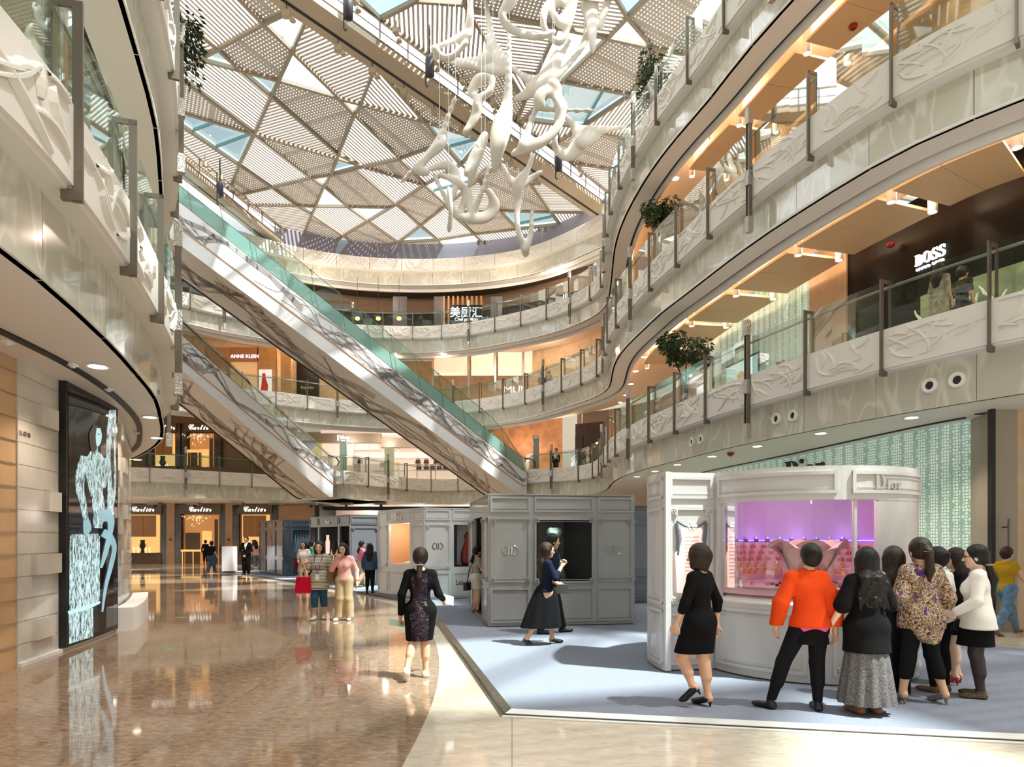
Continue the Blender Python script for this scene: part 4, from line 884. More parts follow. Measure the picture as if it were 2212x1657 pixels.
pp([(.5, .3), (.48, .55), (.52, .74), (.62, .7), (.64, .52), (.6, .4), (.6, .2), (.44, .1), (.78, .1)], 'face', mat('poster_skin', 'e5c2ac', .5, emit=.8), .155)
# shop window at the right end of the second level (etched glass, vegetation pattern)
# ---- escalators ------------------------------------------------------------------
mEscW = mat('white_glass_cladding', 'e4e7ea', .12, spec=.5, coat=.3); mEscPat = mat('grey_branch_print', 'aaa7a5', .2); mUnder = mat('taupe_soffit_panel', 'd2c6b7', .35); mUnderPat = mat('brown_branch_print', 'a39282', .35)
mCopper = mat('copper_strip', 'd9a57c', .3, metal=.5); mSkyRefl = mat('painted_sky_reflection', 'd9f2f0', .15); mSkyRefl.node_tree.nodes['Principled BSDF'].inputs['Alpha'].default_value = .8; mRub = mat('black_rubber', '191716', .4); mStep = mat('grey_steps', '7d7f82', .4, metal=.5)
def branches(L, Hh, seed, dens=1.0):
    """printed tree-branch outlines on a strip L x Hh: list of quads in (u, v)"""
    r = random.Random(seed); Q = []
    def grow(u, v, a, w, n, depth):
        pts = [(u, v, w)]
        for i in range(n):
            a += r.uniform(-.45, .45); a = max(-1.25, min(1.25, a))
            if v < Hh * .15: a = abs(a) * .8
            if v > Hh * .85: a = -abs(a) * .8
            s = r.uniform(.35, .6); u += s * math.cos(a); v += s * math.sin(a) * .8; w *= .93; pts.append((u, v, w))
            if depth < 2 and r.random() < .42: grow(u, v, a + r.choice((-1, 1)) * r.uniform(.5, .9), w * .66, r.randint(3, 6), depth + 1)
        for (u0, v0, w0), (u1, v1, w1) in zip(pts, pts[1:]):
            d = Vector((u1 - u0, v1 - v0)).normalized(); n_ = Vector((-d.y, d.x)); e = d * .04
            q = [(u0 - e.x + n_.x * w0, v0 - e.y + n_.y * w0), (u0 - e.x - n_.x * w0, v0 - e.y - n_.y * w0), (u1 + e.x - n_.x * w1, v1 + e.y - n_.y * w1), (u1 + e.x + n_.x * w1, v1 + e.y + n_.y * w1)]
            Q.append([(min(L, max(0, x)), min(Hh, max(0, y))) for x, y in q])
    u = -1
    while u < L:
        grow(u, r.uniform(.25, .75) * Hh, r.uniform(-.4, .4), r.uniform(.13, .21) * (.65 + .35 * Hh), r.randint(9, 14), 0); u += r.uniform(2.2, 3.4) / dens
    return Q
def escalator(label, A, h, w, T, top, bot, cop, tall, seed, patw=1.0):
    A = Vector((*A, 0)); h = Vector((*h, 0)).normalized(); n = Vector((-h.y, h.x, 0))
    P = lambda t, o, z: A - h * t + n * o + Vector((0, 0, z))
    root = thing('escalator', label, 'escalator', tuple(P(0, w / 2, bot(0))))
    ts = [0, .3, .7, 1.2, 2.0] + [2 + (T - 2) * i / 12 for i in range(1, 13)]
    m = M(); m.rings([[P(t, 0, bot(t)), P(t, w, bot(t)), P(t, w, top(t)), P(t, 0, top(t))] for t in ts]); obj('cladding', m, mEscW, root)
    m = M(); m.rings([[P(t, -.004, bot(t) - .004), P(t, w + .004, bot(t) - .004), P(t, w, bot(t) + .02), P(t, 0, bot(t) + .02)] for t in ts]); un = obj('underside', m, mUnder, root)
    m = M()
    for q in branches(T, w - .1, seed, .9): m.poly([P(u, v + .05, bot(u) - .009) for u, v in q])
    obj('branch_print', m, mUnderPat, un)
    m = M(); [m.tube([P(t, w * .5 - .02, bot(t) - .012) for t in ts], .012, 4)]; [m.tube([P(t, w - .06, bot(t) - .012) for t in ts], .05, 5)]
    obj('seam', m, mDark, un)
    m = M()
    for i in range(int(T / .9)):
        for o in (.25, w * .5 - .25, w * .5 + .25, w - .25):
            q = P(i * .9 + .4, o, bot(i * .9 + .4) - .012); m.lathe(q, [(.0, -.01), (.022, -.006), (.022, 0)], 6, False)
    obj('stud', m, mWhite, un)
    m = M()
    hh = lambda u: top(u) - cop(u)
    for q in branches(T, 1.0, seed + 5, .62 * patw): m.poly([P(u, -.007, cop(u) + .03 + v * (hh(u) - .06)) for u, v in q])
    obj('branch_print', m, mEscPat, root)
    m = M(); [m.rings([[P(t, -.03, cop(t) - .02), P(t, .01, cop(t) - .02), P(t, .01, cop(t) + .02), P(t, -.03, cop(t) + .02)] for t in ts])]; obj('copper_strip', m, mCopper, root)
    m = M(); m.rings([[P(t, .0, top(t)), P(t, .12, top(t)), P(t, .12, top(t) + .04), P(t, .0, top(t) + .04)] for t in ts]); obj('deck_edge', m, mBronze, root)
    gh = lambda t: tall if t > 1.5 else .8 + (tall - .8) * max(0, t - .3) / 1.2
    k = int(T / 1.25)
    for i in range(k):
        a, b = T * i / k, T * (i + 1) / k - .02; sh = .35 if tall > 1 else 0
        m = M(); m.hexa([P(a, .05, top(a)), P(b, .05, top(b)), P(b, .062, top(b)), P(a, .062, top(a)), P(a + sh, .05, top(a + sh) + gh(a)), P(b + sh, .05, top(b + sh) + gh(b)), P(b + sh, .062, top(b + sh) + gh(b)), P(a + sh, .062, top(a + sh) + gh(a))]); obj('glass_panel', m, mGlass, root)
        if tall > 1 and i:
            m = M(); m.bar(P(a, .05, top(a)), P(a + sh, .05, top(a + sh) + gh(a)), .015, .02); m.tube([P(a + sh, .0, top(a + sh) + gh(a)), P(a + sh, .1, top(a + sh) + gh(a))], .03, 6); obj('glass_clamp', m, mBronze, root)
    if tall > 1:
        m = M(); m.tube([P(t + .35, .056, top(t + .35) + gh(t)) for t in ts], .016, 5); obj('top_rail', m, mBronze, root)
        m = M(); m.rings([[P(t, .2, top(t) + .03), P(t, .22, top(t) + .03), P(t, .22, top(t) + .8), P(t, .2, top(t) + .8)] for t in ts]); obj('reflection_panel', m, mSkyRefl, root)  # added panel: the skylight's reflection in the glass is painted as cyan
    for o in (.28, w - .28):
        m = M(); m.tube([P(-.7, o, top(0) + .35), P(-.85, o, top(0) + .55), P(-.6, o, top(0) + .78)] + [P(t, o, top(t) + .82) for t in ts], .04, 6); obj('handrail', m, mRub, root, smooth=True)
    m = M(); m.hexa([P(0, w - .06, top(0)), P(T, w - .06, top(T)), P(T, w - .05, top(T)), P(0, w - .05, top(0)), P(0, w - .06, top(0) + .8), P(T, w - .06, top(T) + .8), P(T, w - .05, top(T) + .8), P(0, w - .05, top(0) + .8)]); obj('glass_panel', m, mGlass, root)
    m = M(); m.hexa([P(-1.6, .12, 5.3), P(-1.6, w - .12, 5.3), P(0, w - .12, 5.3), P(0, .12, 5.3), P(-1.6, .12, 5.34), P(-1.6, w - .12, 5.34), P(0, w - .12, 5.34), P(0, .12, 5.34)]); obj('landing_plate', m, mSteel, root)
    return P
escalator('long white escalator with grey branch print, rising to the upper left', (.82, 36.5), (.8188, .5744), 3.0, 19.5, lambda t: max(5.32, 5.62 + .573 * (t - .64)), lambda t: max(4.12, 4.37 + .563 * (t - 1.165)), lambda t: max(4.6, 4.79 + .564 * (t - .7)), 1.6, 21)
escalator('shorter white escalator with branch print and black handrail, behind the left gallery', (-10.1, 37.1), (.4288, .9034), 2.4, 11.5, lambda t: max(5.4, 5.52 + .507 * t), lambda t: max(3.99, 3.79 + .529 * t), lambda t: max(4.66, 4.74 + .478 * t), .8, 33)
# ---- display booths --------------------------------------------------------------
mB = {'silver': mat('silver_grey_lacquer', 'c9c6c4', .28, spec=.5, coat=.4), 'grey': mat('warm_grey_lacquer', '9c9b98', .28, coat=.4), 'white': mat('pale_grey_lacquer', 'd3d4d5', .3, coat=.4), 'dgrey': mat('dark_grey_lacquer', '62666c', .22, coat=.5),
      'navy': mat('navy_lacquer', '3a4350', .2, coat=.6), 'slate': mat('slate_blue_lacquer', '5a6472', .3, coat=.4)}
mInterior = mat('booth_interior_black', '111113', .5); mPinkSign = mat('glowing_pink_poster', 'f2c8bd', .5, emit=.9)
def face(A, B):
    """frame of a vertical booth face seen from outside, A left and B right"""
    A = Vector((*A, 0)); B = Vector((*B, 0)); e = (B - A); L = e.length; e = e / L; n = Vector((e.y, -e.x, 0))
    return (lambda u, z, d=0.0: A + e * (u * L) + n * d + Vector((0, 0, z))), L, e, n
def blk(m, P, u0, u1, z0, z1, d0, d1):
    m.hexa([P(u0, z0, d1), P(u1, z0, d1), P(u1, z0, d0), P(u0, z0, d0), P(u0, z1, d1), P(u1, z1, d1), P(u1, z1, d0), P(u0, z1, d0)])
def frame(m, P, L, u0, u1, z0, z1, w=.035, d=.022):
    du = w / L
    blk(m, P, u0, u1, z0, z0 + w, 0, d); blk(m, P, u0, u1, z1 - w, z1, 0, d); blk(m, P, u0, u0 + du, z0 + w, z1 - w, 0, d); blk(m, P, u1 - du, u1, z0 + w, z1 - w, 0, d)
    blk(m, P, u0 + 1.6 * du, u1 - 1.6 * du, z0 + 1.6 * w, z0 + 1.9 * w, 0, d * .5); blk(m, P, u0 + 1.6 * du, u1 - 1.6 * du, z1 - 1.9 * w, z1 - 1.6 * w, 0, d * .5)
def rosette(m, c, n, r=.045):
    c = Vector(c); n = Vector(n).normalized(); x = n.cross(Vector((0, 0, 1))).normalized(); y = Vector((0, 0, 1))
    for k in range(6):
        a = k * math.pi / 3; p = c + (x * math.cos(a) + y * math.sin(a)) * r * .62
        m.rings([[p + (x * math.cos(b) + y * math.sin(b)) * r * .36 + n * .004 for b in [j * math.pi / 3 for j in range(6)]], [p + (x * math.cos(b) + y * math.sin(b)) * r * .2 + n * .018 for b in [j * math.pi / 3 for j in range(6)]]])
    m.rings([[c + (x * math.cos(b) + y * math.sin(b)) * r * .3 + n * .006 for b in [j * math.pi / 4 for j in range(8)]], [c + (x * math.cos(b) + y * math.sin(b)) * r * .2 + n * .024 for b in [j * math.pi / 4 for j in range(8)]]])
def panelled(root, A, B, zt, cols, material, z0=.075, zr=(.82, 2.07), holes=(), corners=True, frieze=True):
    """one booth wall: columns of (frieze, tall middle, low) moulded panels; holes = columns whose middle panel is open"""
    P, L, e, n = face(A, B); m = M(); us = [0]
    for c in cols: us.append(us[-1] + c)
    for i, (a, b) in enumerate(zip(us, us[1:])):
        qs = [M(), M(), M()]
        if i in holes:
            h = holes[i] if isinstance(holes, dict) else (zr[0] + .06, zr[1] - .06)
            blk(m, P, a, b, z0, h[0], -.06, 0); blk(m, P, a, b, h[1], zt, -.06, 0); g = .07 / L; blk(m, P, a, a + g, h[0], h[1], -.06, 0); blk(m, P, b - g, b, h[0], h[1], -.06, 0)
        else: blk(m, P, a, b, z0, zt, -.06, 0)
        g = .04 / L
        if frieze: frame(qs[0], P, L, a + g, b - g, zr[1] + .06, zt - .05)
        if not (i in holes and isinstance(holes, dict) and holes[i][0] < .3):
            frame(qs[1], P, L, a + g, b - g, z0 + .06, zr[0] - .06)
        if not (i in holes and isinstance(holes, dict)): frame(qs[2], P, L, a + g, b - g, zr[0] + .04, zr[1] - .04)
        if corners and not (i in holes and isinstance(holes, dict)):
            gg = .10 / L
            for uu in (a + g, b - g - gg):
                for zz in (zr[0] + .04, zr[1] - .14): blk(qs[2], P, uu, uu + gg, zz, zz + .10, 0, .03); rosette(qs[2], P(uu + gg / 2, zz + .05, .03), n)
        for q in qs:
            if q.v: obj('moulding', q, material, root)
    obj('wall', m, material, root)
    m = M(); blk(m, P, .01, .99, CZT, z0 + .01, -.06, -.03); obj('plinth', m, mBlack, root)
    return P, L, e, n
def dlogo(root, P, e, u, z, s, material):
    for dx, f in ((-.028, -1), (.022, 1)):
        m = M(); c = P(u, z, .006) + e * dx * s / .09
        pts = [c + e * (f * math.cos(a) * s * .55) + Vector((0, 0, math.sin(a) * s * .5)) for a in [-1.35 + 2.7 * k / 12 for k in range(13)]]
        m.tube(pts, s * .05, 5); m.bar(c + e * (-f * .02) - Vector((0, 0, s * .45)), c + e * (-f * .02) + Vector((0, 0, s * .45)), s * .12, .012); obj('emblem', m, material, root)
def roofslab(root, pts, z, material):
    m = M(); m.prism(pts, z - .05, z); obj('roof', m, material, root)
UP = (0, 0, 1)
# middle grey booth
a, b = (-.43, 11.79), (2.27, 12.21); c, d = (1.75, 15.42), (-.97, 15.0)
bB = thing('display_booth', 'warm grey panelled booth with a dark window showing a green gown', 'booth', (*a, CZT), 'panelled display booths')
P, L, e, n = panelled(bB, a, b, 2.457, [.295, .435, .27], mB['grey'], holes={1: (.86, 2.0)})
q = M(); frame(q, P, L, .31, .715, .84, 2.02)
for uu in (.308, .685):
    for zz in (.83, 1.94): blk(q, P, uu, uu + .035, zz, zz + .1, 0, .03); rosette(q, P(uu + .0175, zz + .05, .03), n)
obj('moulding', q, mB['grey'], bB)
dlogo(bB, P, e, .15, 1.44, .17, mSilver); dlogo(bB, P, e, .86, 1.44, .17, mSilver)
m = M(); blk(m, P, .26, .76, .8, 2.05, -.55, -.5); blk(m, P, .26, .76, .8, .86, -.5, -.06); obj('window_backdrop', m, mInterior, bB)
m = M(); blk(m, P, .30, .72, .86, 2.0, -.035, -.03); obj('window_pane', m, mClear, bB)
panelled(bB, d, a, 2.457, [.25, .5, .25], mB['grey'], holes={1: (.09, 2.07)}, frieze=False)
P2_, L2_, e2_, n2_ = face(d, a); m = M(); blk(m, P2_, .25, .75, 2.07, 2.44, -.02, -.01); obj('glass_frieze', m, mClear, bB)
panelled(bB, b, c, 2.457, [.5, .5], mB['grey']); panelled(bB, c, d, 2.457, [.5, .5], mB['grey']); roofslab(bB, [a, b, c, d], 2.44, mB['grey'])
m = M(); m.box(-.3, 1.6, 13.0, 13.05, CZT, 2.4); obj('inner_wall', m, mInterior, bB)
# green gown on a mannequin in the window
gx, gy, _ = P(.455, 0, -.3); gw = thing('evening_gown', 'sea-green wrapped satin gown displayed in the dark booth window', 'dress', (gx, gy, .86))
m = M(); prof = [(.25, 0), (.22, .15), (.17, .35), (.12, .52), (.08, .6), (.10, .66), (.12, .74), (.10, .82)]
m.rings([[(gx + r * (1 + .10 * math.sin(9 * k / 32 * 6.283)) * math.cos(k / 32 * 6.283), gy + .7 * r * (1 + .10 * math.sin(9 * k / 32 * 6.283)) * math.sin(k / 32 * 6.283), .87 + z) for k in range(32)] for r, z in prof]); obj('skirt', m, mat('seagreen_satin', '5f7d74', .3, sheen=.4), gw, smooth=True)
m = M(); m.rings([[(gx + .03 + r * math.cos(k / 12 * 6.283), gy - .03 + .6 * r * math.sin(k / 12 * 6.283), .87 + z + .05 * math.cos(k / 12 * 6.283 * 2)) for k in range(12)] for r, z in ((.10, .76), (.15, .84), (.13, .92), (.06, .96))]); obj('collar', m, mat('pale_seagreen_satin', '9fbcae', .3), gw, smooth=True)
lamp('SPOT', (gx, gy - .15, 2.0), 9, (1, 1, .95), 1.2)
# pale booth with niche
a, b = (-3.89, 19.05), (-2.29, 17.1); c, d = (.35, 18.25), (-1.25, 20.4)
bC = thing('display_booth', 'pale grey booth with a lit peach niche, behind the warm grey booth', 'booth', (*b, CZT), 'panelled display booths')
P, L, e, n = panelled(bC, a, b, 2.46, [.24, .50, .26], mB['white'], holes={1: (.95, 2.07)})
m = M(); blk(m, P, .2, .78, .9, 2.1, -.75, -.7); blk(m, P, .2, .24, .9, 2.1, -.7, -.06); blk(m, P, .74, .78, .9, 2.1, -.7, -.06); blk(m, P, .24, .74, .9, .95, -.7, -.06); blk(m, P, .24, .74, 2.07, 2.12, -.7, -.06); obj('niche', m, mat('peach_niche', 'e6c8aa', .6), bC)
text('lettering', DIOR, P(.49, 2.17, .02), e, UP, .16, mSilver, bC, squash=.85)
po = thing('poster', 'stack of three glossy photo posters inside the lit peach niche', 'poster', P(.6, 1.5, -.6))
for z0, z1, cc in ((1.67, 2.0, 'c9c4cf'), (1.33, 1.66, 'c9301f'), (.98, 1.32, '2b2c30')):
    m = M(); blk(m, P, .48, .72, z0, z1, -.69, -.67); obj('photo', m, mat('photo', cc, .2, noise=(7, .5, 2)), po)
bk = thing('open_book', 'open pale brochure lying on the ledge of the lit niche', 'book', P(.5, .96, -.35))
m = M(); m.hexa([P(.40, .955, -.2), P(.62, .955, -.2), P(.62, 1.01, -.5), P(.40, 1.01, -.5), P(.40, .975, -.2), P(.62, .975, -.2), P(.62, 1.03, -.5), P(.40, 1.03, -.5)]); obj('pages', m, mat('paper', 'dfe8dc', .6), bk)
q = P(.5, 1.95, -.3); lamp('POINT', q, 14, (1, .75, .5), .06)
P, L, e, n = panelled(bC, b, c, 2.46, [.26, .48, .26], mB['white'], holes={1: (.9, 2.02)}); dlogo(bC, P, e, .13, 1.45, .17, mInk)
text('lettering', 'Les ateliers', P(.30, .42, .004), e, UP, .14, mInk, bC, squash=.85, align='LEFT', ext=.002)
m = M(); blk(m, P, .2, .8, .85, 2.05, -.5, -.45); obj('window_backdrop', m, mat('pale_backdrop', 'd7dadf', .6), bC); m = M(); blk(m, P, .28, .32, .9, 2.02, -.4, -.05); obj('window_edge', m, mInterior, bC)
gx, gy, _ = P(.46, 0, -.26); gw = thing('evening_gown', 'rust-red draped gown on display in the pale booth window', 'dress', (gx, gy, .95))
m = M(); m.rings([[(gx + r * (1 + .12 * math.sin(7 * k / 28 * 6.283)) * math.cos(k / 28 * 6.283), gy + .6 * r * (1 + .12 * math.sin(7 * k / 28 * 6.283)) * math.sin(k / 28 * 6.283), .93 + z) for k in range(28)] for r, z in ((.16, 0), (.2, .12), (.19, .35), (.11, .6), (.09, .68), (.12, .8), (.07, .9))]); obj('skirt', m, mat('rust_satin', '8d3a2c', .35), gw, smooth=True)
m = M(); blk(m, P, .36, .60, .9, .93, -.4, -.1); obj('stand', m, mInterior, gw)
panelled(bC, c, d, 2.46, [.5, .5], mB['white']); panelled(bC, d, a, 2.46, [.5, .5], mB['white']); roofslab(bC, [a, b, c, d], 2.44, mB['white'])
# dark grey booth
a, b = (-7.66, 24.9), (-5.42, 22.0); c, d = (-3.75, 23.0), (-5.9, 26.0)
bD = thing('display_booth', 'dark grey open-fronted booth between the navy and the pale booth', 'booth', (*b, CZT), 'panelled display booths')
P, L, e, n = panelled(bD, a, b, 2.457, [.24, .5, .26], mB['dgrey'], holes={0: (.09, 2.07), 1: (.09, 2.07), 2: (.09, 2.07)}); text('lettering', DIOR, P(.49, 2.17, .02), e, UP, .16, mSilver, bD, squash=.8)
m = M(); blk(m, P, 0, 1, .09, 2.4, -1.25, -1.2); obj('inner_wall', m, mat('charcoal_inside', '2c2b2c', .5), bD)
P, L, e, n = panelled(bD, b, c, 2.457, [.52, .48], mB['dgrey'], holes={1: (.9, 2.02)}); dlogo(bD, P, e, .25, 1.45, .17, mSilver); m = M(); blk(m, P, .45, 1, .85, 2.05, -.3, -.25); obj('window_backdrop', m, mInterior, bD)
panelled(bD, c, d, 2.457, [.5, .5], mB['dgrey']); panelled(bD, d, a, 2.457, [.5, .5], mB['dgrey']); roofslab(bD, [a, b, c, d], 2.44, mB['dgrey'])
P, L, e, n = face(a, b)
def corset(root, P, u, z, s, d, nm='corset_sign', L=1.0):
    half = [(0, 1.0), (.30, 1.05), (.34, .95), (.30, .7), (.36, .5), (.52, .28), (.5, 0), (.45, -.9)]
    pts = [(u + x * s / L, z + y * s) for x, y in half] + [(u - x * s / L, z + y * s) for x, y in half[::-1][:-1]]
    m = M(); m.plate([P(x, y, d) for x, y in pts], P(0, 0, 1) - P(0, 0, 0), .02); return obj(nm, m, mPinkSign, root)
cs = thing('corset_sign', 'pink bodice-shaped lit sign hanging inside the dark grey booth', 'sign', P(.28, 1.4, -.3)); corset(cs, P, .28, 1.42, .36, -.3, 'panel', L); m = M(); m.tube([P(.22, 1.81, -.29), P(.28, 1.79, -.29), P(.34, 1.81, -.29)], .02, 6); m.tube([P(.28, 1.8, -.29), P(.28, 2.4, -.29)], .008, 5); obj('hanger', m, mBlack, cs)
m = M(); 
for uu in (.62, .86):
    pass
# navy booth with curtains
a, b = (-11.83, 30.8), (-9.64, 27.7); c, d = (-7.75, 28.6), (-9.9, 31.8)
bN = thing('display_booth', 'navy lacquered booth with blue curtains at its entrance', 'booth', (*b, CZT), 'panelled display booths')
P, L, e, n = panelled(bN, a, b, 2.457, [.3, .4, .3], mB['navy'], corners=False); text('lettering', DIOR, P(.5, 2.17, .02), e, UP, .16, mSilver, bN, squash=.8); dlogo(bN, P, e, .15, 1.42, .16, mSilver); dlogo(bN, P, e, .85, 1.42, .16, mSilver)
text('lettering', 'Secrets\nd\u2019ateliers', P(.5, .6, .004), e, UP, .09, mSilver, bN, squash=.9, ext=.002)
m = M(); m.plate([P(.46 + x, 1.3 + z, .005) for x, z in ((0, 0), (.1, 0), (.09, .2), (.06, .35), (.05, .52), (.035, .35), (.015, .2))], n, .01); obj('gown_picture', m, mat('red_picture', 'b03024', .4), bN)
panelled(bN, b, c, 2.457, [.16, .84], mB['navy'], holes={1: (.09, 2.02)}, corners=False)
panelled(bN, c, d, 2.457, [.5, .5], mB['navy']); panelled(bN, d, a, 2.457, [.5, .5], mB['navy']); roofslab(bN, [a, b, c, d], 2.44, mB['navy'])
P, L, e, n = face(b, c); m = M(); blk(m, P, .1, 1, .09, 2.3, -.9, -.85); obj('inner_wall', m, mInterior, bN); mCurt = mat('teal_curtain', '2f4c60', .7, sheen=.3)
for nm, u0, ut, ub, lab in (('c', .17, .62, .34, 'blue gathered curtain tied back on the left of the navy booth entrance'), ('d', .98, .64, .86, 'blue gathered curtain tied back on the right of the navy booth entrance')):
    ct = thing('curtain', lab, 'curtain', P(u0, .1, -.1)); m = M(); rings = []
    for z in np.linspace(2.02, .1, 14):
        f = (2.02 - z) / 1.92; k = max(0, min(1, (f - .05) / .6)); k = k * k * (3 - 2 * k); ue = ut + (ub - ut) * k
        rings.append([P(u0 + (ue - u0) * i / 40, z, -.12 + .045 * math.sin(i * 1.26)) for i in range(41)])
    m.rings(rings, close=False, cap=False); m.rings([[p + n * -.02 for p in r] for r in rings], close=False, cap=False); obj('drape', m, mCurt, ct, smooth=True)
    m = M(); zt_ = 2.02 - 1.92 * .62; m.bar(P(u0, zt_, -.07), P(ub, zt_, -.07), .03, .06); obj('tieback', m, mat('curtain_tie', '1f3446', .6), ct)
# slate booth
a, b, c, d = (2.45, 16.0), (4.7, 16.5), (4.3, 18.4), (2.1, 17.9)
bE = thing('display_booth', 'slate blue booth glimpsed between the warm grey and the round booth', 'booth', (*a, CZT), 'panelled display booths')
for p, q in ((a, b), (b, c), (c, d), (d, a)): panelled(bE, p, q, 2.46, [.5, .5], mB['slate'])
roofslab(bE, [a, b, c, d], 2.44, mB['slate'])
# pillar-like podium at the carpet's far corner
x, y = PZ(490, 1237, .05); pd = thing('podium', 'plain pale grey podium standing at the far corner of the carpet', 'podium', (x, y, CZT)); m = M(); m.box(x - .26, x + .26, y + .05, y + .55, CZT + .05, 1.28); obj('box', m, mB['white'], pd)
m = M(); m.box(x - .2, x + .2, y + .1, y + .5, CZT, CZT + .05); obj('foot', m, mBlack, pd)

# round booth ----------------------------------------------------------------------
RC = (3.68, 8.33); RR = 1.26; TR = lambda deg: math.radians(deg)
bA = thing('round_booth', 'silver grey round display booth with a pink-lit glass window', 'booth', (*RC, CZT), 'panelled display booths')
def CP(deg, r, z): return (RC[0] + r * math.cos(TR(deg)), RC[1] + r * math.sin(TR(deg)), z)
def arc(m, d0, d1, r0, r1, z0, z1, step=4):
    k = max(1, int(abs(d1 - d0) / step)); m.rings([[CP(d0 + (d1 - d0) * i / k, r0, z0), CP(d0 + (d1 - d0) * i / k, r1, z0), CP(d0 + (d1 - d0) * i / k, r1, z1), CP(d0 + (d1 - d0) * i / k, r0, z1)] for i in range(k + 1)])
def aframe(m, d0, d1, r, z0, z1, w=.035, d=.022):
    dw = math.degrees(w / r); arc(m, d0, d1, r, r + d, z0, z0 + w); arc(m, d0, d1, r, r + d, z1 - w, z1); arc(m, d0, d0 + dw, r, r + d, z0, z1); arc(m, d1 - dw, d1, r, r + d, z0, z1)
    arc(m, d0 + 1.7 * dw, d1 - 1.7 * dw, r, r + d * .5, z0 + 1.7 * w, z0 + 2 * w); arc(m, d0 + 1.7 * dw, d1 - 1.7 * dw, r, r + d * .5, z1 - 2 * w, z1 - 1.7 * w)
S_ = mB['silver']
m = M(); arc(m, 196, 345, RR - .06, RR, 2.07, 2.44); obj('frieze', m, S_, bA, smooth=False)
for d0, d1, z0_, z1_ in ((199, 262, 2.14, 2.38), (269, 326, 2.14, 2.38), (198, 248, .16, .84), (260, 300, .16, .84), (303, 340, .16, .84)):
    q = M(); aframe(q, d0, d1, RR, z0_, z1_); obj('moulding', q, S_, bA)
for dg in (202, 263, 297, 306):
    for zz in (.22, .78): q = M(); rosette(q, CP(dg, RR + .004, zz), (math.cos(TR(dg)), math.sin(TR(dg)), 0), .05); obj('rosette', q, S_, bA)
m = M(); arc(m, 196, 345, RR - .06, RR, .075, .92); obj('base_wall', m, S_, bA)
m = M(); arc(m, 196, 345, RR - .10, RR - .03, CZT, .09); obj('plinth', m, mBlack, bA)
m = M(); k = 34; m.rings([[CP(197 + 145 * i / k, RR + .015, .92), CP(197 + 145 * i / k, RR - .36, 1.08), CP(197 + 145 * i / k, RR - .36, 1.04), CP(197 + 145 * i / k, RR - .02, .88)] for i in range(k + 1)]); obj('sloped_counter', m, mWhite, bA)
m = M(); arc(m, 283, 345, RR - .07, RR - .005, .9, 2.08); arc(m, 270.5, 272, RR - .07, RR - .02, 1.08, 2.08); obj('column', m, S_, bA)
for d0, d1 in ((199, 214.6), (215, 250), (250.4, 270)):
    m = M(); arc(m, d0, d1, RR - .05, RR - .04, 1.07, 2.07); obj('window_pane', m, mClear, bA)
m = M(); arc(m, 196, 199, RR - .07, RR + .01, .9, 2.1); obj('window_post', m, S_, bA)
mPinkIn = mat('pink_interior', 'd9a9b2', .6); mLil = mat('lilac_backdrop', 'b796c6', .6)
m = M(); arc(m, 10, 190, 1.2, 1.26, CZT, 2.4, 6); obj('backdrop', m, mLil, bA)
m = M(); arc(m, 10, 195, 1.27, 1.33, CZT, 2.44, 6); arc(m, 150, 196, 1.86, 1.93, .075, 2.446, 4); obj('rear_wall', m, S_, bA)
for z0_, z1_ in ((.14, .8), (.86, 2.02), (2.13, 2.38)): q = M(); aframe(q, 178, 194, 1.93, z0_, z1_); obj('moulding', q, S_, bA)
m = M(); m.prism([CP(d_, 1.25, 0)[:2] for d_ in range(-15, 346, 6)], 2.40, 2.44); m.prism([CP(d_, 1.9, 0)[:2] for d_ in range(150, 197, 4)] + [RC], 2.38, 2.42); obj('roof', m, mat('pink_ceiling', 'd8bcc4', .6), bA)
m = M(); m.prism([CP(d_, 1.2, 0)[:2] for d_ in range(0, 360, 10)], 1.0, 1.09); obj('display_floor', m, mPinkIn, bA)
for k in range(6):
    m = M(); arc(m, 12, 188, 1.2 - (6 - k) * .075, 1.2, 1.05, 1.17 + k * .085, 6); obj('display_step', m, mPinkIn, bA)
m = M(); arc(m, 12, 188, 1.165, 1.195, 1.615, 1.63, 6); obj('light_strip', m, mat('violet_light', 'a884ff', .5, emit=2.5, emitc='9a74ff'), bA)
m = M()
for z_, r0 in ((2.385, .55), (2.385, .9)): arc(m, 20, 170, r0, r0 + .07, z_ - .01, z_, 6)
obj('ceiling_slot', m, mBlack, bA)
A_, B_ = CP(194, 1.93, 0)[:2], CP(196, 1.27, 0)[:2]
A_ = (1.845, 7.88); B_ = (2.47, 7.985)
P, L, e, n = panelled(bA, A_, B_, 2.446, [1.0], S_, corners=True); corset(bA, P, .5, 1.36, .40, .012, 'bodice_sign', L)
m = M()
for k in range(12): blk(m, P, .36, .64, 1.66 - k * .045, 1.675 - k * .045, .033, .035)
obj('sign_text', m, mat('faint_text', 'd79f95', .6, emit=.5), bA)
m = M(); m.tube([P(.2, 1.86, .02), P(.35, 1.80, .03), P(.5, 1.78, .03), P(.65, 1.80, .03), P(.8, 1.86, .02)], .012, 6); m.tube([P(.2, 1.84, .02), P(.24, 1.6, .02), P(.22, 1.45, .02)], .02, 6); m.tube([P(.8, 1.84, .02), P(.76, 1.6, .02), P(.78, 1.45, .02)], .02, 6); obj('hanger_relief', m, mB['slate'], bA)
m = M(); rosette(m, P(.5, 1.80, .03), n, .07); obj('medallion', m, mWhite, bA)
for ch, dg, hh in (('\U0001D403', 283.5, .16), ('\U0001D422', 288.2, .105), ('\U0001D428', 291.6, .105), ('\U0001D42B', 295.8, .105)):
    tg = (-math.sin(TR(dg)), math.cos(TR(dg)), 0); text('lettering', ch, CP(dg, RR + .006, 2.185), tg, UP, hh, mSilver, bA, squash=.92, ext=.012)
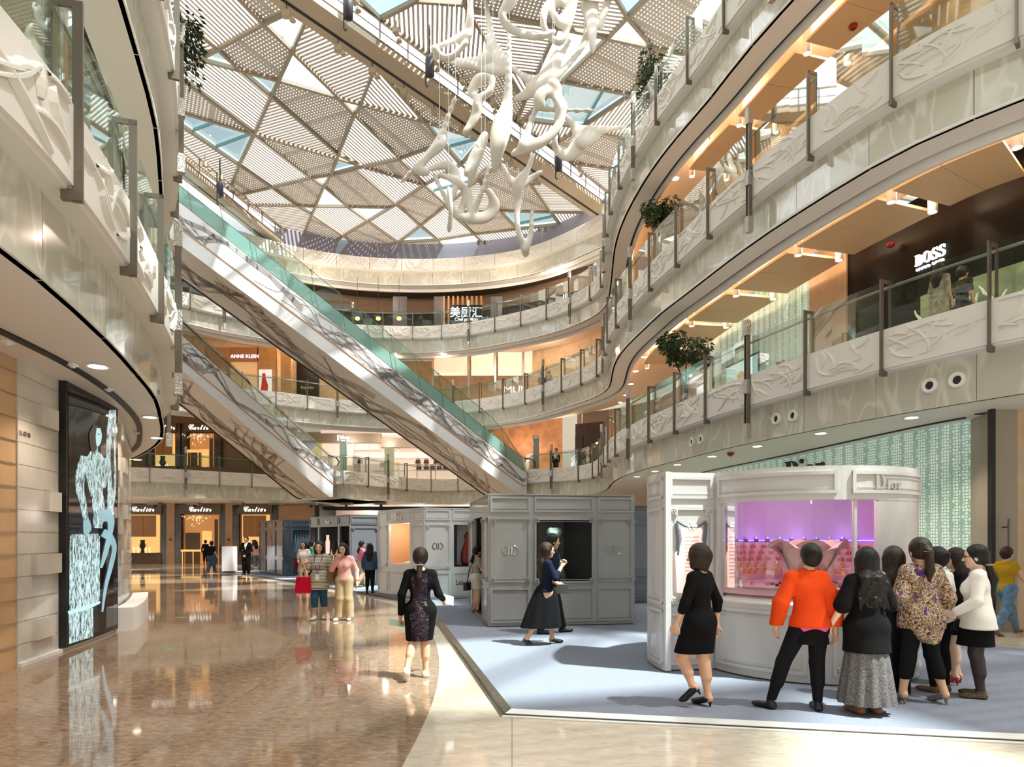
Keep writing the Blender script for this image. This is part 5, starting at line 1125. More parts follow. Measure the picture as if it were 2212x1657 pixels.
lamp('POINT', CP(90, .5, 2.2), 8, (1, .66, .74), .1); lamp('POINT', CP(250, .8, 2.3), 24, (1, .8, .8), .1); [lamp('POINT', CP(d_, 1.05, 1.72), 1.0, (.6, .4, 1), .09) for d_ in (40, 70, 100, 130, 160)]  # front point light added to brighten the tulip
# tulip
tl = thing('giant_tulip', 'giant pale pink tulip sculpture inside the round booth window', 'sculpture', (RC[0] - .05, RC[1] - .15, 1.09)); tx, ty = RC[0] - .03, RC[1] - .2
mTul = mat('tulip_pink', 'e3bcb8', .45)
for k, az in enumerate((200, 255, 318, 20, 80, 140)):
    rows = []
    for j in range(13):
        f = j / 12; r = .07 + .27 * (f ** .5) + ((.11 if k in (0, 2) else .05) * max(0, f - .75) / .25); z = 1.14 + .52 * f - (.02 * max(0, f - .9) / .1); wd = (.10 + .36 * math.sin(min(1, f * 1.25) * math.pi * .62)) * (1 - max(0, f - .72) * 1.5)
        rows.append([(tx + r * math.cos(TR(az)) * math.cos(s * wd * 1.6) - math.sin(TR(az)) * r * math.sin(s * wd * 2.3), ty + r * math.sin(TR(az)) * math.cos(s * wd * 1.6) + math.cos(TR(az)) * r * math.sin(s * wd * 2.3), z - .10 * s * s * f * f) for s in np.linspace(-1, 1, 9)])
    m = M(); m.rings(rows, close=False, cap=False); c0 = Vector((tx, ty, 0)); 
    m.rings([[tuple(Vector(p) + (Vector((tx, ty, p[2])) - Vector(p)).normalized() * .012) for p in r] for r in rows], close=False, cap=False); obj('petal', m, mTul, tl, smooth=True)
m = M(); m.lathe((tx, ty, 1.09), [(.05, 0), (.05, .06), (.1, .08), (.02, .10)], 12); m.rings([[(tx - .02 + .05 * math.cos(a) - i * .06, ty - .05 - i * .04 + .02 * math.sin(a), 1.15 - i * .015) for a in (0, 1.57, 3.14, 4.71)] for i in range(4)]); obj('stem', m, mTul, tl, smooth=True)
# perfume bottles on the steps
ra = random.Random(9); tiers = [('amber', 'e2913a', 0), ('amber', 'e2913a', 1), ('rose', 'c4505e', 2), ('rose', 'c4505e', 3), ('rose', 'c4505e', 4), ('dark violet', '5a3b78', 5)]
TN = ['lowest', 'second', 'third', 'fourth', 'fifth', 'top']; protos = {}
for nm, cc, k in tiers:
    r = 1.2 - (6 - k) * .075 + .035; z = 1.17 + k * .085 + .001; nb = 15 if k < 2 else 17
    for i in range(nb):
        dg = 28 + (124 + 16) * (i + .5 * (k % 2)) / nb
        x, y, _ = CP(dg, r, 0); lab = '%s perfume bottle on the %s step behind the giant tulip' % (nm, TN[k])
        if nm not in protos:
            o = thing('perfume_bottle', lab, 'bottle', (x, y, z), 'perfume bottles in the round booth'); m = M(); m.hexa([(x - .028, y - .016, z), (x + .028, y - .016, z), (x + .028, y + .016, z), (x - .028, y + .016, z), (x - .03, y - .016, z + .045), (x + .03, y - .016, z + .045), (x + .03, y + .016, z + .045), (x - .03, y + .016, z + .045)]); obj('flask', m, mat('perfume_' + nm, cc, .15, emit=.06), o)  # faint emission stands in for light shining through the perfume
            m = M(); m.lathe((x, y, z + .045), [(.012, 0), (.012, .01), (.018, .012), (.018, .032)], 8); obj('stopper', m, mSilver, o); protos[nm] = o
        else: dup(protos[nm], (x, y, z), TR(dg + 90), lab)
mats_c = [mat('cosmetic_' + n_, c_, .35) for n_, c_ in (('crimson', '7d1f35'), ('rose', 'c96a72'), ('peach', 'e6b08f'), ('gold', 'c99a58'))]; cp = [None] * 4; cn = ['crimson', 'rose', 'peach', 'gold']
for i in range(90):
    dg = ra.uniform(205, 335); r = ra.uniform(.32, .88); x, y, _ = CP(dg, r, 0); k = i % 4; rz = ra.uniform(0, 3)
    if cp[k] is None:
        o = thing('cosmetic_pot', 'tiny %s cosmetic cube scattered on the pink floor below the tulip' % cn[k], 'cosmetics', (x, y, 1.091), 'cosmetic cubes scattered round the tulip'); m = M(); m.box(x - .018, x + .018, y - .018, y + .018, 1.091, 1.118); obj('pot', m, mats_c[k], o); m = M(); m.box(x - .014, x + .014, y - .014, y + .014, 1.118, 1.132); obj('lid', m, mSilver, o); cp[k] = o
    else: dup(cp[k], (x, y, 1.091), rz, cp[k]['label'])
bk = thing('brochure', 'white embossed brochure lying on the sloped counter of the round booth', 'brochure', CP(262, RR - .15, .99)); m = M()
m.hexa([CP(257, RR + .0, .935), CP(264, RR + .0, .935), CP(264.5, RR - .3, 1.062), CP(257.5, RR - .3, 1.062), CP(257, RR + .0, .955), CP(264, RR + .0, .955), CP(264.5, RR - .3, 1.082), CP(257.5, RR - .3, 1.082)]); obj('cover', m, mat('white_card', 'f0eeea', .4), bk)
# ---- far shopfronts ----------------------------------------------------------------
mGold = mat('lit_champagne', 'd9b277', .5, emit=.9, emitc='e0b06a'); mPil = mat('beige_stone_pier', 'a9845f', .35, noise=(2, .1, 4)); mWood = mat('dark_timber_base', '5a4024', .45, noise=(6, .2, 3)); mCrystal = mat('crystal', 'f3e6d2', .1, emit=.8, emitc='ffe2b8')  # champagne and crystal emit: display lighting is put into the material
YC = 43.38
def X(px, Y=YC): return (px - CX) / F * Y
def Zp(py, Y=YC): return CZ + (HY - py) / F * Y
def bx(name, px0, px1, py0, py1, y0, y1, material, parent=None, Y=YC, **kw):   # box facing the camera, y0 nearer
    m = M(); m.box(X(px0, Y), X(px1, Y), y0, y1, Zp(py1, Y) if py1 < 1400 else 0, Zp(py0, Y)); return obj(name, m, material, parent, **kw)
def jewel_front(label, px0, px1, door, top=1091, Y=YC, base=1218, k=1.0, sgn=None):
    w = px1 - px0; rt = thing('shopfront', label, 'shopfront', (X((px0 + px1) / 2, Y), Y, Zp(base, Y)), 'bronze jeweller shopfronts')
    m = M(); z0, z1 = Zp(base, Y), Zp(top, Y)
    m.box(X(px0 - 11 * k, Y), X(px0 + 2 * k, Y), Y - .25, Y, z0, z1); m.box(X(px1 - 2 * k, Y), X(px1 + 11 * k, Y), Y - .25, Y, z0, z1); m.box(X(px0, Y), X(px1, Y), Y - .12, Y, Zp(top + 20 * k, Y), z1)
    obj('frame', m, mDarkMarble, rt)
    m = M(); m.box(X(px0 - 1, Y), X(px1 + 1, Y), Y - .32, Y - .12, Zp(top + 19 * k, Y), Zp(top, Y)); sb = obj('signboard', m, mBrass, rt)
    text('lettering', CARTIER, (X((px0 + px1) / 2, Y), Y - .33, Zp(top + 14.5 * k, Y)), (1, 0, 0), UP, .36 * k, mText, sb, squash=.92, ext=.02)
    i0, i1 = px0 + 6 * k, px1 - 8 * k; zt, zb = Zp(top + 21 * k, Y), (Zp(base, Y) if door else Zp(top + 103 * k, Y))
    m = M(); m.box(X(i0, Y), X(i1, Y), Y - .02, Y, zb, zt); obj('backdrop', m, mGold if not door else mat('warm_glow_backdrop', 'c08a55', .5, emit=.45, emitc='c8884c'), rt)  # backdrop glows by itself in place of lamps inside the shop
    if not door:
        m = M(); m.box(X(i0, Y), X(i1, Y), Y - .45, Y, zb - .05, zb); m.box(X(px0, Y), X(px1, Y), Y - .3, Y, Zp(base, Y), zb - .05); obj('base', m, mWood, rt)
        m = M(); u = (i1 - i0); 
        for j in (0, 1): m.box(X(i0 + u * (.06 + .42 * j), Y), X(i0 + u * (.46 + .42 * j), Y), Y - .12, Y - .04, zb + (zt - zb) * .42, zt - .05)
        obj('hanging_panel', m, mat('woven_panel', 'a5743f', .5), rt)
        m = M()
        for j in range(5): m.lathe((X(i0 + u * (.2 + .13 * j), Y), Y - .25, zb), [(.07, 0), (.03, .1), (.05, .25), (.02, .4)], 8)
        obj('jewel_stand', m, mCrystal, rt); m = M(); m.lathe((X(i0 + u * .5, Y), Y - .3, zb), [(.14, 0), (.08, .2), (.2, .45), (.12, .7), (.16, .85)], 8); obj('vase', m, mDark, rt)
    else:
        m = M(); m.box(X(i0 + 2, Y), X(i0 + (i1 - i0) * .45, Y), Y - .05, Y - .02, zb, Zp(top + 60 * k, Y)); m.box(X(i1 - 9 * k, Y), X(i1 - 2, Y), Y - .05, Y - .02, zb, zt - .3); obj('timber_panel', m, mWood, rt)
        m = M(); m.box(X(i0 + (i1 - i0) * .52, Y), X(i0 + (i1 - i0) * .8, Y), Y - .06, Y - .03, Zp(top + 95 * k, Y), Zp(top + 56 * k, Y)); obj('lit_niche', m, mGold, rt)
        m = M(); rr_ = random.Random(4); cx = X(i0 + (i1 - i0) * .4, Y)
        for j in range(46): a = rr_.uniform(0, 6.28); r = rr_.uniform(.05, 1.0) * k; zz = zt - .1 - rr_.uniform(0, .75) * (1.1 - r / k) * k; m.lathe((cx + r * math.cos(a), Y - .35 + .22 * math.sin(a) * r, zz), [(.0, -.05), (.035, 0), (.0, .06)], 6, False)
        obj('chandelier', m, mCrystal, rt)
        m = M(); m.box(X(i0 + 3, Y), X(i1 - 14 * k, Y), Y - .7, Y - .3, zb + .82, zb + .95); [m.box(X(p, Y), X(p + 1, Y), Y - .68, Y - .62, zb, zb + .82) for p in (i0 + 5, i0 + 28 * k, i0 + 50 * k)]; obj('display_table', m, mGold, rt)
    return rt
jewel_front('bronze jeweller shop window with white script sign, beside the marble corner', 275.6, 353.6, False)
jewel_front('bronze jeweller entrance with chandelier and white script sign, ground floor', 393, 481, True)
jewel_front('bronze jeweller shop window with white script sign, behind the suited man', 517, 590.7, False)
for px0, px1, lab in ((364.5, 382, 'beige stone pier with a dark crown emblem, left of the jeweller entrance'), (490.5, 506, 'beige stone pier with a dark crown emblem, behind the podium')):
    rt = thing('pier', lab, 'pier', (X((px0 + px1) / 2), YC, 0)); bx('shaft', px0, px1, 1088, 1500, YC - .28, YC, mPil, rt)
    m = M(); xx = X((px0 + px1) / 2); zz = Zp(1165); m.plate([(xx + a * .13, YC - .28, zz + b * .13) for a, b in ((-.6, -.7), (.6, -.7), (.8, .3), (.35, -.1), (0, .8), (-.35, -.1), (-.8, .3))], (0, -1, 0), .02); obj('crown_emblem', m, mInk, rt)
bx('wall_panel', 600, 688, 1093, 1500, YC - .15, YC, mPil, kind='structure')
# ceiling beams between the ground-floor downlights, with track lights
tr = None
for i, px in enumerate((335, 420, 513, 596, 672, 748, 823)):
    Y = 40.2; p = (X(px, Y), Y, Zp(1085, Y)); lab = 'dark recessed track light above the far ground-floor shops, %s from the left' % ORD[i]
    if tr is None:
        tr = thing('track_light', lab, 'track light', p, 'track lights above the far shops'); m = M(); m.box(p[0] - .35, p[0] + .35, Y - .3, Y + .3, p[2] - .16, p[2] - .02); obj('housing', m, mBronze, tr); m = M(); m.lathe((p[0], Y, p[2] - .2), [(.05, 0), (.09, -.12), (.09, .15)], 8); obj('lamp_head', m, mDark, tr)
    else: dup(tr, p, 0, lab)
    if i % 2 == 0: lamp('SPOT', (p[0], Y - .3, p[2] - .3), 260, (1, .75, .5), 2.2)
# white shop seen above the booths on the ground floor
for k_ in range(5): lamp('POINT', (-10 + 3.6 * k_, 45.6, 3.1), 110, (1, .9, .85), .15)
# upper gallery, far left: jeweller again
YU = 40.3
m = M(); m.box(-27, X(640, YU), YU, YU + .2, 5.3, 9.3); obj('wall_far', m, mat('bronze_wall', '73573c', .35), kind='structure')
jewel_front('upper-floor jeweller window with white script sign, at the left end of the lowest gallery', 330, 386, False, top=916, Y=YU, base=1008, k=.98)
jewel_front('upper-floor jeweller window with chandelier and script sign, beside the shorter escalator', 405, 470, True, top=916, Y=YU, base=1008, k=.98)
# upper gallery: pale fashion shop behind the shorter escalator
YD = 45.5
bx('wall_far', 600, 830, 1005, 1040, YD, YD + .2, mShopWhite, Y=YD, kind='structure')
m = M(); m.box(X(690, YD), X(1045, YD), YD + .3, YD + .5, 5.2, 9.2); obj('wall_far', m, mat('pink_white_glow', 'f6ddd0', .5, emit=.55, emitc='ffdccb'), kind='structure')  # wall emits: the shop's lighting is put into its colour
m = M(); m.box(X(628, YD), X(825, YD), YD - .4, YD, Zp(958, YD), Zp(938, YD)); m.box(X(825, YD), X(1000, YD), YD - .35, YD, Zp(968, YD), Zp(948, YD)); obj('trim_11', m, mTaupe, kind='structure')
text('shop_sign', DIOR, (X(745, YD), YD - .42, Zp(953, YD)), (1, 0, 0), UP, .36, mText, squash=.9, label='white serif sign on the taupe band above the bag shop, upper gallery', cat='sign')
ps = thing('poster', 'yellow and blue fashion poster behind the lower end of the shorter escalator', 'poster', (X(670, YD), YD - .1, 6)); bx('picture', 643, 696, 955, 1012, YD - .12, YD - .02, mat('poster_yellow', 'd9c93c', .5, emit=.35), ps, Y=YD)
m = M(); m.plate([(X(a, YD), YD - .13, Zp(b, YD)) for a, b in ((644, 956), (690, 956), (672, 975), (650, 985), (644, 985))], (0, -1, 0), .02); obj('blue_sky', m, mat('poster_blue', '3f6fae', .5, emit=.3), ps)
sh = thing('shelving', 'long white shelves of dark handbags in the pale upper-gallery shop', 'shelf', (X(930, YD), YD, 6)); m = M()
for py in (972, 990, 1003, 1016): m.box(X(760, YD), X(1000, YD), YD - .05, YD + .3, Zp(py, YD) - .02, Zp(py, YD) + .02)
obj('shelf', m, mWhite, sh)
m = M(); [m.box(X(p, YD), X(p + 2.5, YD), YD - .1, YD - .04, 5.4, 8.3) for p in (762, 797, 825, 861, 900, 940)]; obj('upright', m, mWhite, sh)
hb = None
for i, (px, py) in enumerate(((903, 1003), (921, 1003), (942, 1003), (960, 1003), (905, 1016), (921, 1016), (934, 1016), (949, 1016), (962, 1016), (973, 1016), (778, 1003), (826, 1010))):
    p = (X(px, YD - .2), YD - .2, Zp(py, YD) + .025); lab = 'dark leather handbag on the pale shop shelves, %s of twelve' % ORD[i]
    if hb is None:
        hb = thing('handbag', lab, 'handbag', p, 'handbags on the pale shelves'); q = Vector(p); m = M(); m.hexa([(q.x - .19, q.y - .08, q.z), (q.x + .19, q.y - .08, q.z), (q.x + .19, q.y + .08, q.z), (q.x - .19, q.y + .08, q.z), (q.x - .14, q.y - .05, q.z + .27), (q.x + .14, q.y - .05, q.z + .27), (q.x + .14, q.y + .05, q.z + .27), (q.x - .14, q.y + .05, q.z + .27)]); obj('body', m, mat('bag_leather', '3a2f2a', .4), hb)
        m = M(); m.tube([(q.x + .09 * math.cos(a), q.y, q.z + .27 + .1 * math.sin(a)) for a in [math.pi * k / 8 for k in range(9)]], .014, 5); obj('handle', m, mat('bag_handle', '201a17', .4), hb)
    else: dup(hb, p, 0, lab)
for i in range(4): lamp('POINT', (X(760 + 80 * i, YD), YD - 1.2, 8.2), 70, (1, .86, .78), .15)
# totem signs at the gallery landing
for px, py, Y, lab, w in ((741, 948, 38.3, 'grey floor directory totem at the foot of the shorter escalator', 15), (841, 966, 42.5, 'green glass directory panel on the lowest gallery, left of the bag shelves', 21), (1158, 941, 37.6, 'grey floor directory totem at the foot of the long escalator', 13)):
    tt = thing('directory_totem', lab, 'sign', (X(px, Y), Y, 5.3)); m = M(); m.box(X(px - w / 2, Y), X(px + w / 2, Y), Y, Y + .12, 5.3, Zp(py, Y)); obj('panel', m, mat('totem', '8f9686' if w < 20 else 'b9c8a4', .3, emit=0 if w < 20 else .3), tt)
    m = M(); m.box(X(px - w * .3, Y), X(px + w * .3, Y), Y - .01, Y, Zp(py + 6, Y), Zp(py + 2, Y)); obj('floor_number', m, mWhite, tt)
# far right of the lowest gallery: dark shop with portrait poster
t0 = tw(C2, W2, -1, 1305, tm2, C2.near(3, 37)); t1 = tw(C2, W2, -1, 1192, tm2, C2.near(2, 39))
dk = thing('shopfront', 'dark shopfront with two fashion portraits, far right end of the lowest gallery', 'shopfront', (*C2.at((t0 + t1) / 2, -W2((t0 + t1) / 2)), 5.3))
def panelw(name, c, w, u0, u1, z0, z1, material, d, parent=None):
    m = M(); slabstrip(m, c, u0, u1, -(w(u0) - d), -(w(u0) - d - .04), z0, z1, .5); return obj(name, m, material, parent)
panelw('facade', C2, W2, t0, t1, 5.3, 8.6, mat('plum_facade', '46353a', .5), .15, dk)
tq = lambda f: t0 + (t1 - t0) * f
panelw('portrait', C2, W2, tq(.92), tq(.45), 5.5, 7.9, mat('portrait_dark', '2a211f', .4), .2, dk); panelw('portrait', C2, W2, tq(.32), tq(.02), 5.6, 8.3, mat('portrait_dark', '2a211f', .4), .2, dk)
def blob(name, f, z, rx, rz, material, d):
    m = M(); m.poly([(*C2.at(tq(f) + rx * math.cos(a), -(W2(tq(f)) - d)), z + rz * math.sin(a)) for a in [k * math.pi / 8 for k in range(16)]]); obj(name, m, material, dk)
blob('portrait_hair', .68, 7.1, .42, .6, mat('portrait_auburn', '6b2f22', .5), .22); blob('portrait_face', .68, 7.2, .2, .36, mat('portrait_skin', 'd9ad92', .5), .235); blob('portrait_dress', .68, 6.1, .55, .55, mat('portrait_cream', 'c9b796', .5), .225)
for f in (.12, .24): blob('portrait_dress', f, 6.6, .22, .8, mat('portrait_cream2', 'd3c7a8', .5), .225); blob('portrait_face', f, 7.6, .1, .15, mat('portrait_skin2', 'd9ad92', .5), .24)
# middle gallery, far side
Y3 = 42.6
wp = thing('shopfront', 'white glowing panels and glass doors of the fashion shop, centre of the middle gallery', 'shopfront', (X(1080, Y3), Y3, 9.8)); m = M()
for a, b in ((938, 1010), (1018, 1067), (1076, 1150)): m.box(X(a, Y3), X(b, Y3), Y3 - .1, Y3, Zp(812, Y3), Zp(790 - 48, Y3))
obj('header_panel', m, mat('white_lit_panel', 'ecd9c4', .5, emit=.45, emitc='f3dcc6'), wp)
m = M(); [m.box(X(a, Y3), X(a + 4, Y3), Y3 - .2, Y3, 9.8, Zp(745, Y3)) for a in (934, 1011, 1068, 1128)]; obj('mullion', m, mSteel, wp)
text('lettering', 'MUJI', (X(1112, Y3), Y3 - .22, Zp(850, Y3)), (1, 0, 0), UP, .42, mText, wp, squash=1.2)
for px in (955, 983, 1030, 1052, 1090, 1118): lamp('SPOT', (X(px, Y3), Y3 - .7, 13.2), 45, (1, .88, .75), 1.5)
bz = thing('shopfront', 'black glass shopfront on the middle gallery, left of the long escalator', 'shopfront', (X(665, Y3), Y3, 9.8)); m = M(); m.box(X(645, Y3), X(692, Y3), Y3 - .4, Y3 - .2, 9.8, 13.15); obj('glazing', m, mShopBlack, bz)
text('lettering', 'Repetto', (X(668, Y3), Y3 - .42, Zp(843, Y3)), (1, 0, 0), UP, .18, mat('gold_letter', 'b8a24a', .4, emit=.3), bz)
Y3l = 40.0
wd = thing('shopfront', 'warm timber shopfront with small white sign, left half of the middle gallery', 'shopfront', (X(550, Y3l), Y3l, 9.8)); m = M(); [m.box(X(a, Y3l), X(b, Y3l), Y3l - .3, Y3l - .05, 9.8, 13.2) for a, b in ((452, 500), (560, 600), (610, 632))]; obj('pier', m, mat('honey_timber', 'c89a63', .45, noise=(3, .12, 3)), wd)
m = M(); m.box(X(500, Y3l), X(562, Y3l), Y3l - .3, Y3l - .05, Zp(783, Y3l), 13.2); obj('fascia_board', m, mat('honey_timber2', 'b98a55', .45), wd); m = M(); m.box(X(500, Y3l), X(562, Y3l), Y3l - .08, Y3l - .04, 9.8, Zp(783, Y3l)); obj('lit_interior', m, mat('honey_glow', 'e0b27e', .5, emit=.5), wd)  # interior sheet emits, standing in for a lit shop behind
text('lettering', 'ANNE KLEIN', (X(533, Y3l), Y3l - .32, Zp(776, Y3l)), (1, 0, 0), UP, .2, mat('violet_letters', 'efe2ff', .5, emit=2.5, emitc='d8c2ff'), wd, squash=1.05)
rp = thing('poster', 'lit poster of a figure in a long red dress on the middle gallery', 'poster', (X(578, Y3l), Y3l - .4, 10.5)); bx('frame', 565, 592, 802, 850, Y3l - .42, Y3l - .34, mat('poster_white', 'e9e2dc', .5, emit=.6), rp, Y=Y3l)
m = M(); m.plate([(X(576 + a, Y3l), Y3l - .43, Zp(826 + b, Y3l)) for a, b in ((-3, -16), (3, -16), (4, -4), (9, 10), (8, 22), (-7, 22), (-5, 6), (-4, -4))], (0, -1, 0), .02); obj('red_dress', m, mat('poster_red', 'c2271c', .5, emit=.4), rp)
for i in range(8): lamp('POINT', (X(430 + i * 105, 40), 39.6 + .3 * min(i, 7 - i), 13.0), 110, (1, .8, .62), .12)
# top gallery, far side: restaurant
Y4 = 41.2
rs = thing('shopfront', 'dark restaurant front with timber slats and calligraphy sign, top gallery', 'shopfront', (X(1000, Y4), Y4, 14.3)); m = M()
for i in range(9): m.box(X(958 + i * 10, Y4), X(962 + i * 10, Y4), Y4 - .3, Y4 - .1, 14.3, 16.75)
obj('slat', m, mat('orange_timber', 'b87a3e', .5), rs)
m = M(); m.box(X(975, Y4), X(1042, Y4), Y4 - .45, Y4 - .35, Zp(703, Y4), Zp(664, Y4)); obj('sign_board', m, mShopBlack, rs)
text('lettering', '\u7f8e\u53a8\u6c47', (X(1008, Y4), Y4 - .47, Zp(689, Y4)), (1, 0, 0), UP, .5, mText, rs, squash=.95); text('lettering', 'Chef pavilion', (X(1008, Y4), Y4 - .47, Zp(698, Y4)), (1, 0, 0), UP, .19, mText, rs)
m = M(); [m.box(X(a, Y4), X(b, Y4), Y4 - .2, Y4 - .1, 14.3, 16.75) for a, b in ((850, 880), (938, 957), (1060, 1085))]; obj('pier', m, mat('dark_plum_pier', '564a48', .4), rs)
for i, px in enumerate((772, 817, 862)):
    p = (X(px, Y4 - .8), Y4 - .8, 15.2); rt = thing('pendant_lamp', 'small yellow pendant lamp in the top-gallery restaurant, %s from the left' % ORD[i], 'lamp', p, 'restaurant pendant lamps')
    m = M(); m.lathe(p, [(.02, .1), (.13, .05), (.16, -.05), (.1, -.12)], 10); obj('lamp_shade', m, mat('pendant_glow', 'f3cf7a', .5, emit=1.6) if i == 0 else bpy.data.materials['pendant_glow'], rt); m = M(); m.tube([(p[0], p[1], p[2] + .1), (p[0], p[1], 17.7)], .012, 4); obj('cord', m, mBlack, rt)
for i in range(6): lamp('POINT', (X(560 + i * 130, 39), 38.8, 16.9), 130, (1, .82, .66), .12)
# lowest right gallery: etched-glass shop window at the edge of the picture
t0 = tw(C2, lambda t: W2(t) - .2, -1, 2212, 0, tm2); t1 = tw(C2, lambda t: W2(t) - .2, -1, 1985, 0, tm2)
ew = thing('shop_window', 'shop window with white etched foliage pattern, beneath the large serif letters', 'shop window', (*C2.at((t0 + t1) / 2, -(W2(t0) - .2)), 5.3))
panelw('lit_panel', C2, W2, t0, t1, 5.3, 7.0, mat('etched_back', '7d8560', .5, emit=.3, emitc='9aa06a', noise=(1.2, .5, 2, '2a2a1e')), .14, ew); m = M(); rb = random.Random(8)
for i in range(26):
    u = rb.uniform(t0, t1); z = rb.uniform(5.4, 6.3); a = rb.uniform(.6, 2.5); pts = []
    for k in range(7): pts.append((*C2.at(u, -(W2(u) - .2)), z)); u += .09 * math.cos(a); z += .13 * math.sin(a); a += rb.uniform(-.5, .5)
    m.tube(pts, [.03 * math.sin(math.pi * (k + .6) / 7.2) + .006 for k in range(7)], 5)
obj('etched_foliage', m, mat('etched_white', 'd8dcc4', .5, emit=.25), ew)

bx('wall_far', 1040, 1215, 900, 1040, 44.6, 44.8, mat('amber_timber', '8a5a34', .5, noise=(2, .3, 3)), Y=44.6, kind='structure')
for px in (1130, 1165): lamp('POINT', (X(px, 44), 43.6, 8.0), 60, (1, .7, .45), .12)
for i, px in enumerate((1118, 1137, 1156)):
    p = (X(px, 44.4), 44.3, 5.3); rt = thing('mannequin', 'display figure in the amber shop at the foot of the long escalator, %s' % ORD[i], 'mannequin', p, 'display figures in the amber shop'); m = M(); m.lathe(p, [(.2, 0), (.22, .5), (.14, 1.0), (.2, 1.4), (.07, 1.5), (.1, 1.62), (.09, 1.75), (.02, 1.8)], 12); obj('body', m, mat('display_cloth', ('b8642a', '7a6a58', 'a33c22')[i], .6), rt, smooth=True)
# ---- people ------------------------------------------------------------------------
def cloth(name, c, **k): return mat(name, c, k.pop('rough', .9), spec=.12, **k)
mSkin = mat('skin', 'd9a98a', .5); mSkinP = mat('fair_skin', 'e6bfa6', .5)
def hairmat(name, c, c2):
    m = mat(name, c, .42, spec=.3); nt = m.node_tree; b = nt.nodes['Principled BSDF']; tc = nd(nt, 'ShaderNodeTexCoord'); mp = nd(nt, 'ShaderNodeMapping'); mp.inputs['Scale'].default_value = (1, 1, .07)
    n = nd(nt, 'ShaderNodeTexNoise'); n.inputs['Scale'].default_value = 95; n.inputs['Detail'].default_value = 3; nt.links.new(tc.outputs['Object'], mp.inputs[0]); nt.links.new(mp.outputs[0], n.inputs['Vector'])
    r = nd(nt, 'ShaderNodeValToRGB'); r.color_ramp.elements[0].color = (*lin(c), 1); r.color_ramp.elements[1].color = (*lin(c2), 1); r.color_ramp.elements[0].position = .4; r.color_ramp.elements[1].position = .68; nt.links.new(n.outputs['Fac'], r.inputs[0]); nt.links.new(r.outputs[0], b.inputs['Base Color'])
    bn = nd(nt, 'ShaderNodeBump'); bn.inputs['Strength'].default_value = .8; bn.inputs['Distance'].default_value = .012; nt.links.new(n.outputs['Fac'], bn.inputs['Height']); nt.links.new(bn.outputs['Normal'], b.inputs['Normal']); return m
mHairB = hairmat('black_hair', '0b0808', '241c18'); mHairD = hairmat('dark_brown_hair', '1c110c', '3d281d'); mEye = mat('eye_dark', '1c1412', .2); mLip = mat('lips', 'a85a52', .4)
cBlack = cloth('black_cloth', '131214'); cBlackP = cloth('black_trouser', '18181b'); cNavy = cloth('navy_cloth', '1b2233'); cWhite = cloth('white_cloth', 'ece8e0'); cOrange = cloth('orange_knit', 'e0481a', bump=(30, .3)); cKhaki = cloth('khaki_cloth', 'b9a17e'); cPink = cloth('pink_knit', 'e3a9a2')
cDenim = cloth('denim', '3f5c78', noise=(20, .3, 3)); cLtDenim = cloth('light_denim', '64839c', noise=(12, .3, 3)); cGrey = cloth('grey_tee', '9a948b'); cTights = mat('sheer_black_tights', '3a2c28', .6); cSkirtG = cloth('grey_flecked_skirt', '6e6a6a', noise=(70, .5, 3)); cMaroon = cloth('maroon', '7a1f3a'); cYellow = cloth('mustard_vest', 'b08a1e'); cTeal = cloth('teal_shirt', '1f7f72'); cShort = cloth('pale_shorts', 'c9c8bb')
mShoeB = mat('black_leather', '141214', .3); mShoeR = mat('red_leather', 'a31d14', .3); mShoeG = mat('grey_suede', '807a80', .7); mShoeW = mat('white_leather', 'e2ddd2', .4); mShoeT = mat('tan_leather', '6e5138', .5); mShoeO = mat('orange_leather', 'e2591f', .5); mShoeL = mat('leopard_shoe', '6b5a3a', .6, noise=(60, .8, 2))
def ramp_mat(name, scale, stops, dist=1.5):
    m = cloth(name, '808080'); nt = m.node_tree; b = nt.nodes['Principled BSDF']; tc = nd(nt, 'ShaderNodeTexCoord'); n = nd(nt, 'ShaderNodeTexNoise'); n.inputs['Scale'].default_value = scale; n.inputs['Detail'].default_value = 4; n.inputs['Distortion'].default_value = dist; n.inputs['Roughness'].default_value = .65
    r = nd(nt, 'ShaderNodeValToRGB'); r.color_ramp.interpolation = 'CONSTANT'; e = r.color_ramp.elements
    while len(e) < len(stops): e.new(.5)
    for el, (p, c) in zip(e, stops): el.position = p; el.color = (*lin(c), 1)
    nt.links.new(tc.outputs['Object'], n.inputs['Vector']); nt.links.new(n.outputs['Fac'], r.inputs[0]); nt.links.new(r.outputs[0], b.inputs['Base Color']); return m
cPrint = ramp_mat('abstract_print', 9, [(0, '5a2f73'), (.40, '2b6b57'), (.425, '8a5c33'), (.455, 'cfbfa6'), (.485, '43261f'), (.53, '8f6134'), (.555, 'd3c5ae'), (.585, '5b3226'), (.61, '6a3a78')]); cDress = ramp_mat('mottled_dress', 9, [(0, '141216'), (.42, '3a2a38'), (.5, '1a161a'), (.58, '7b6a60'), (.63, '2a2028')])
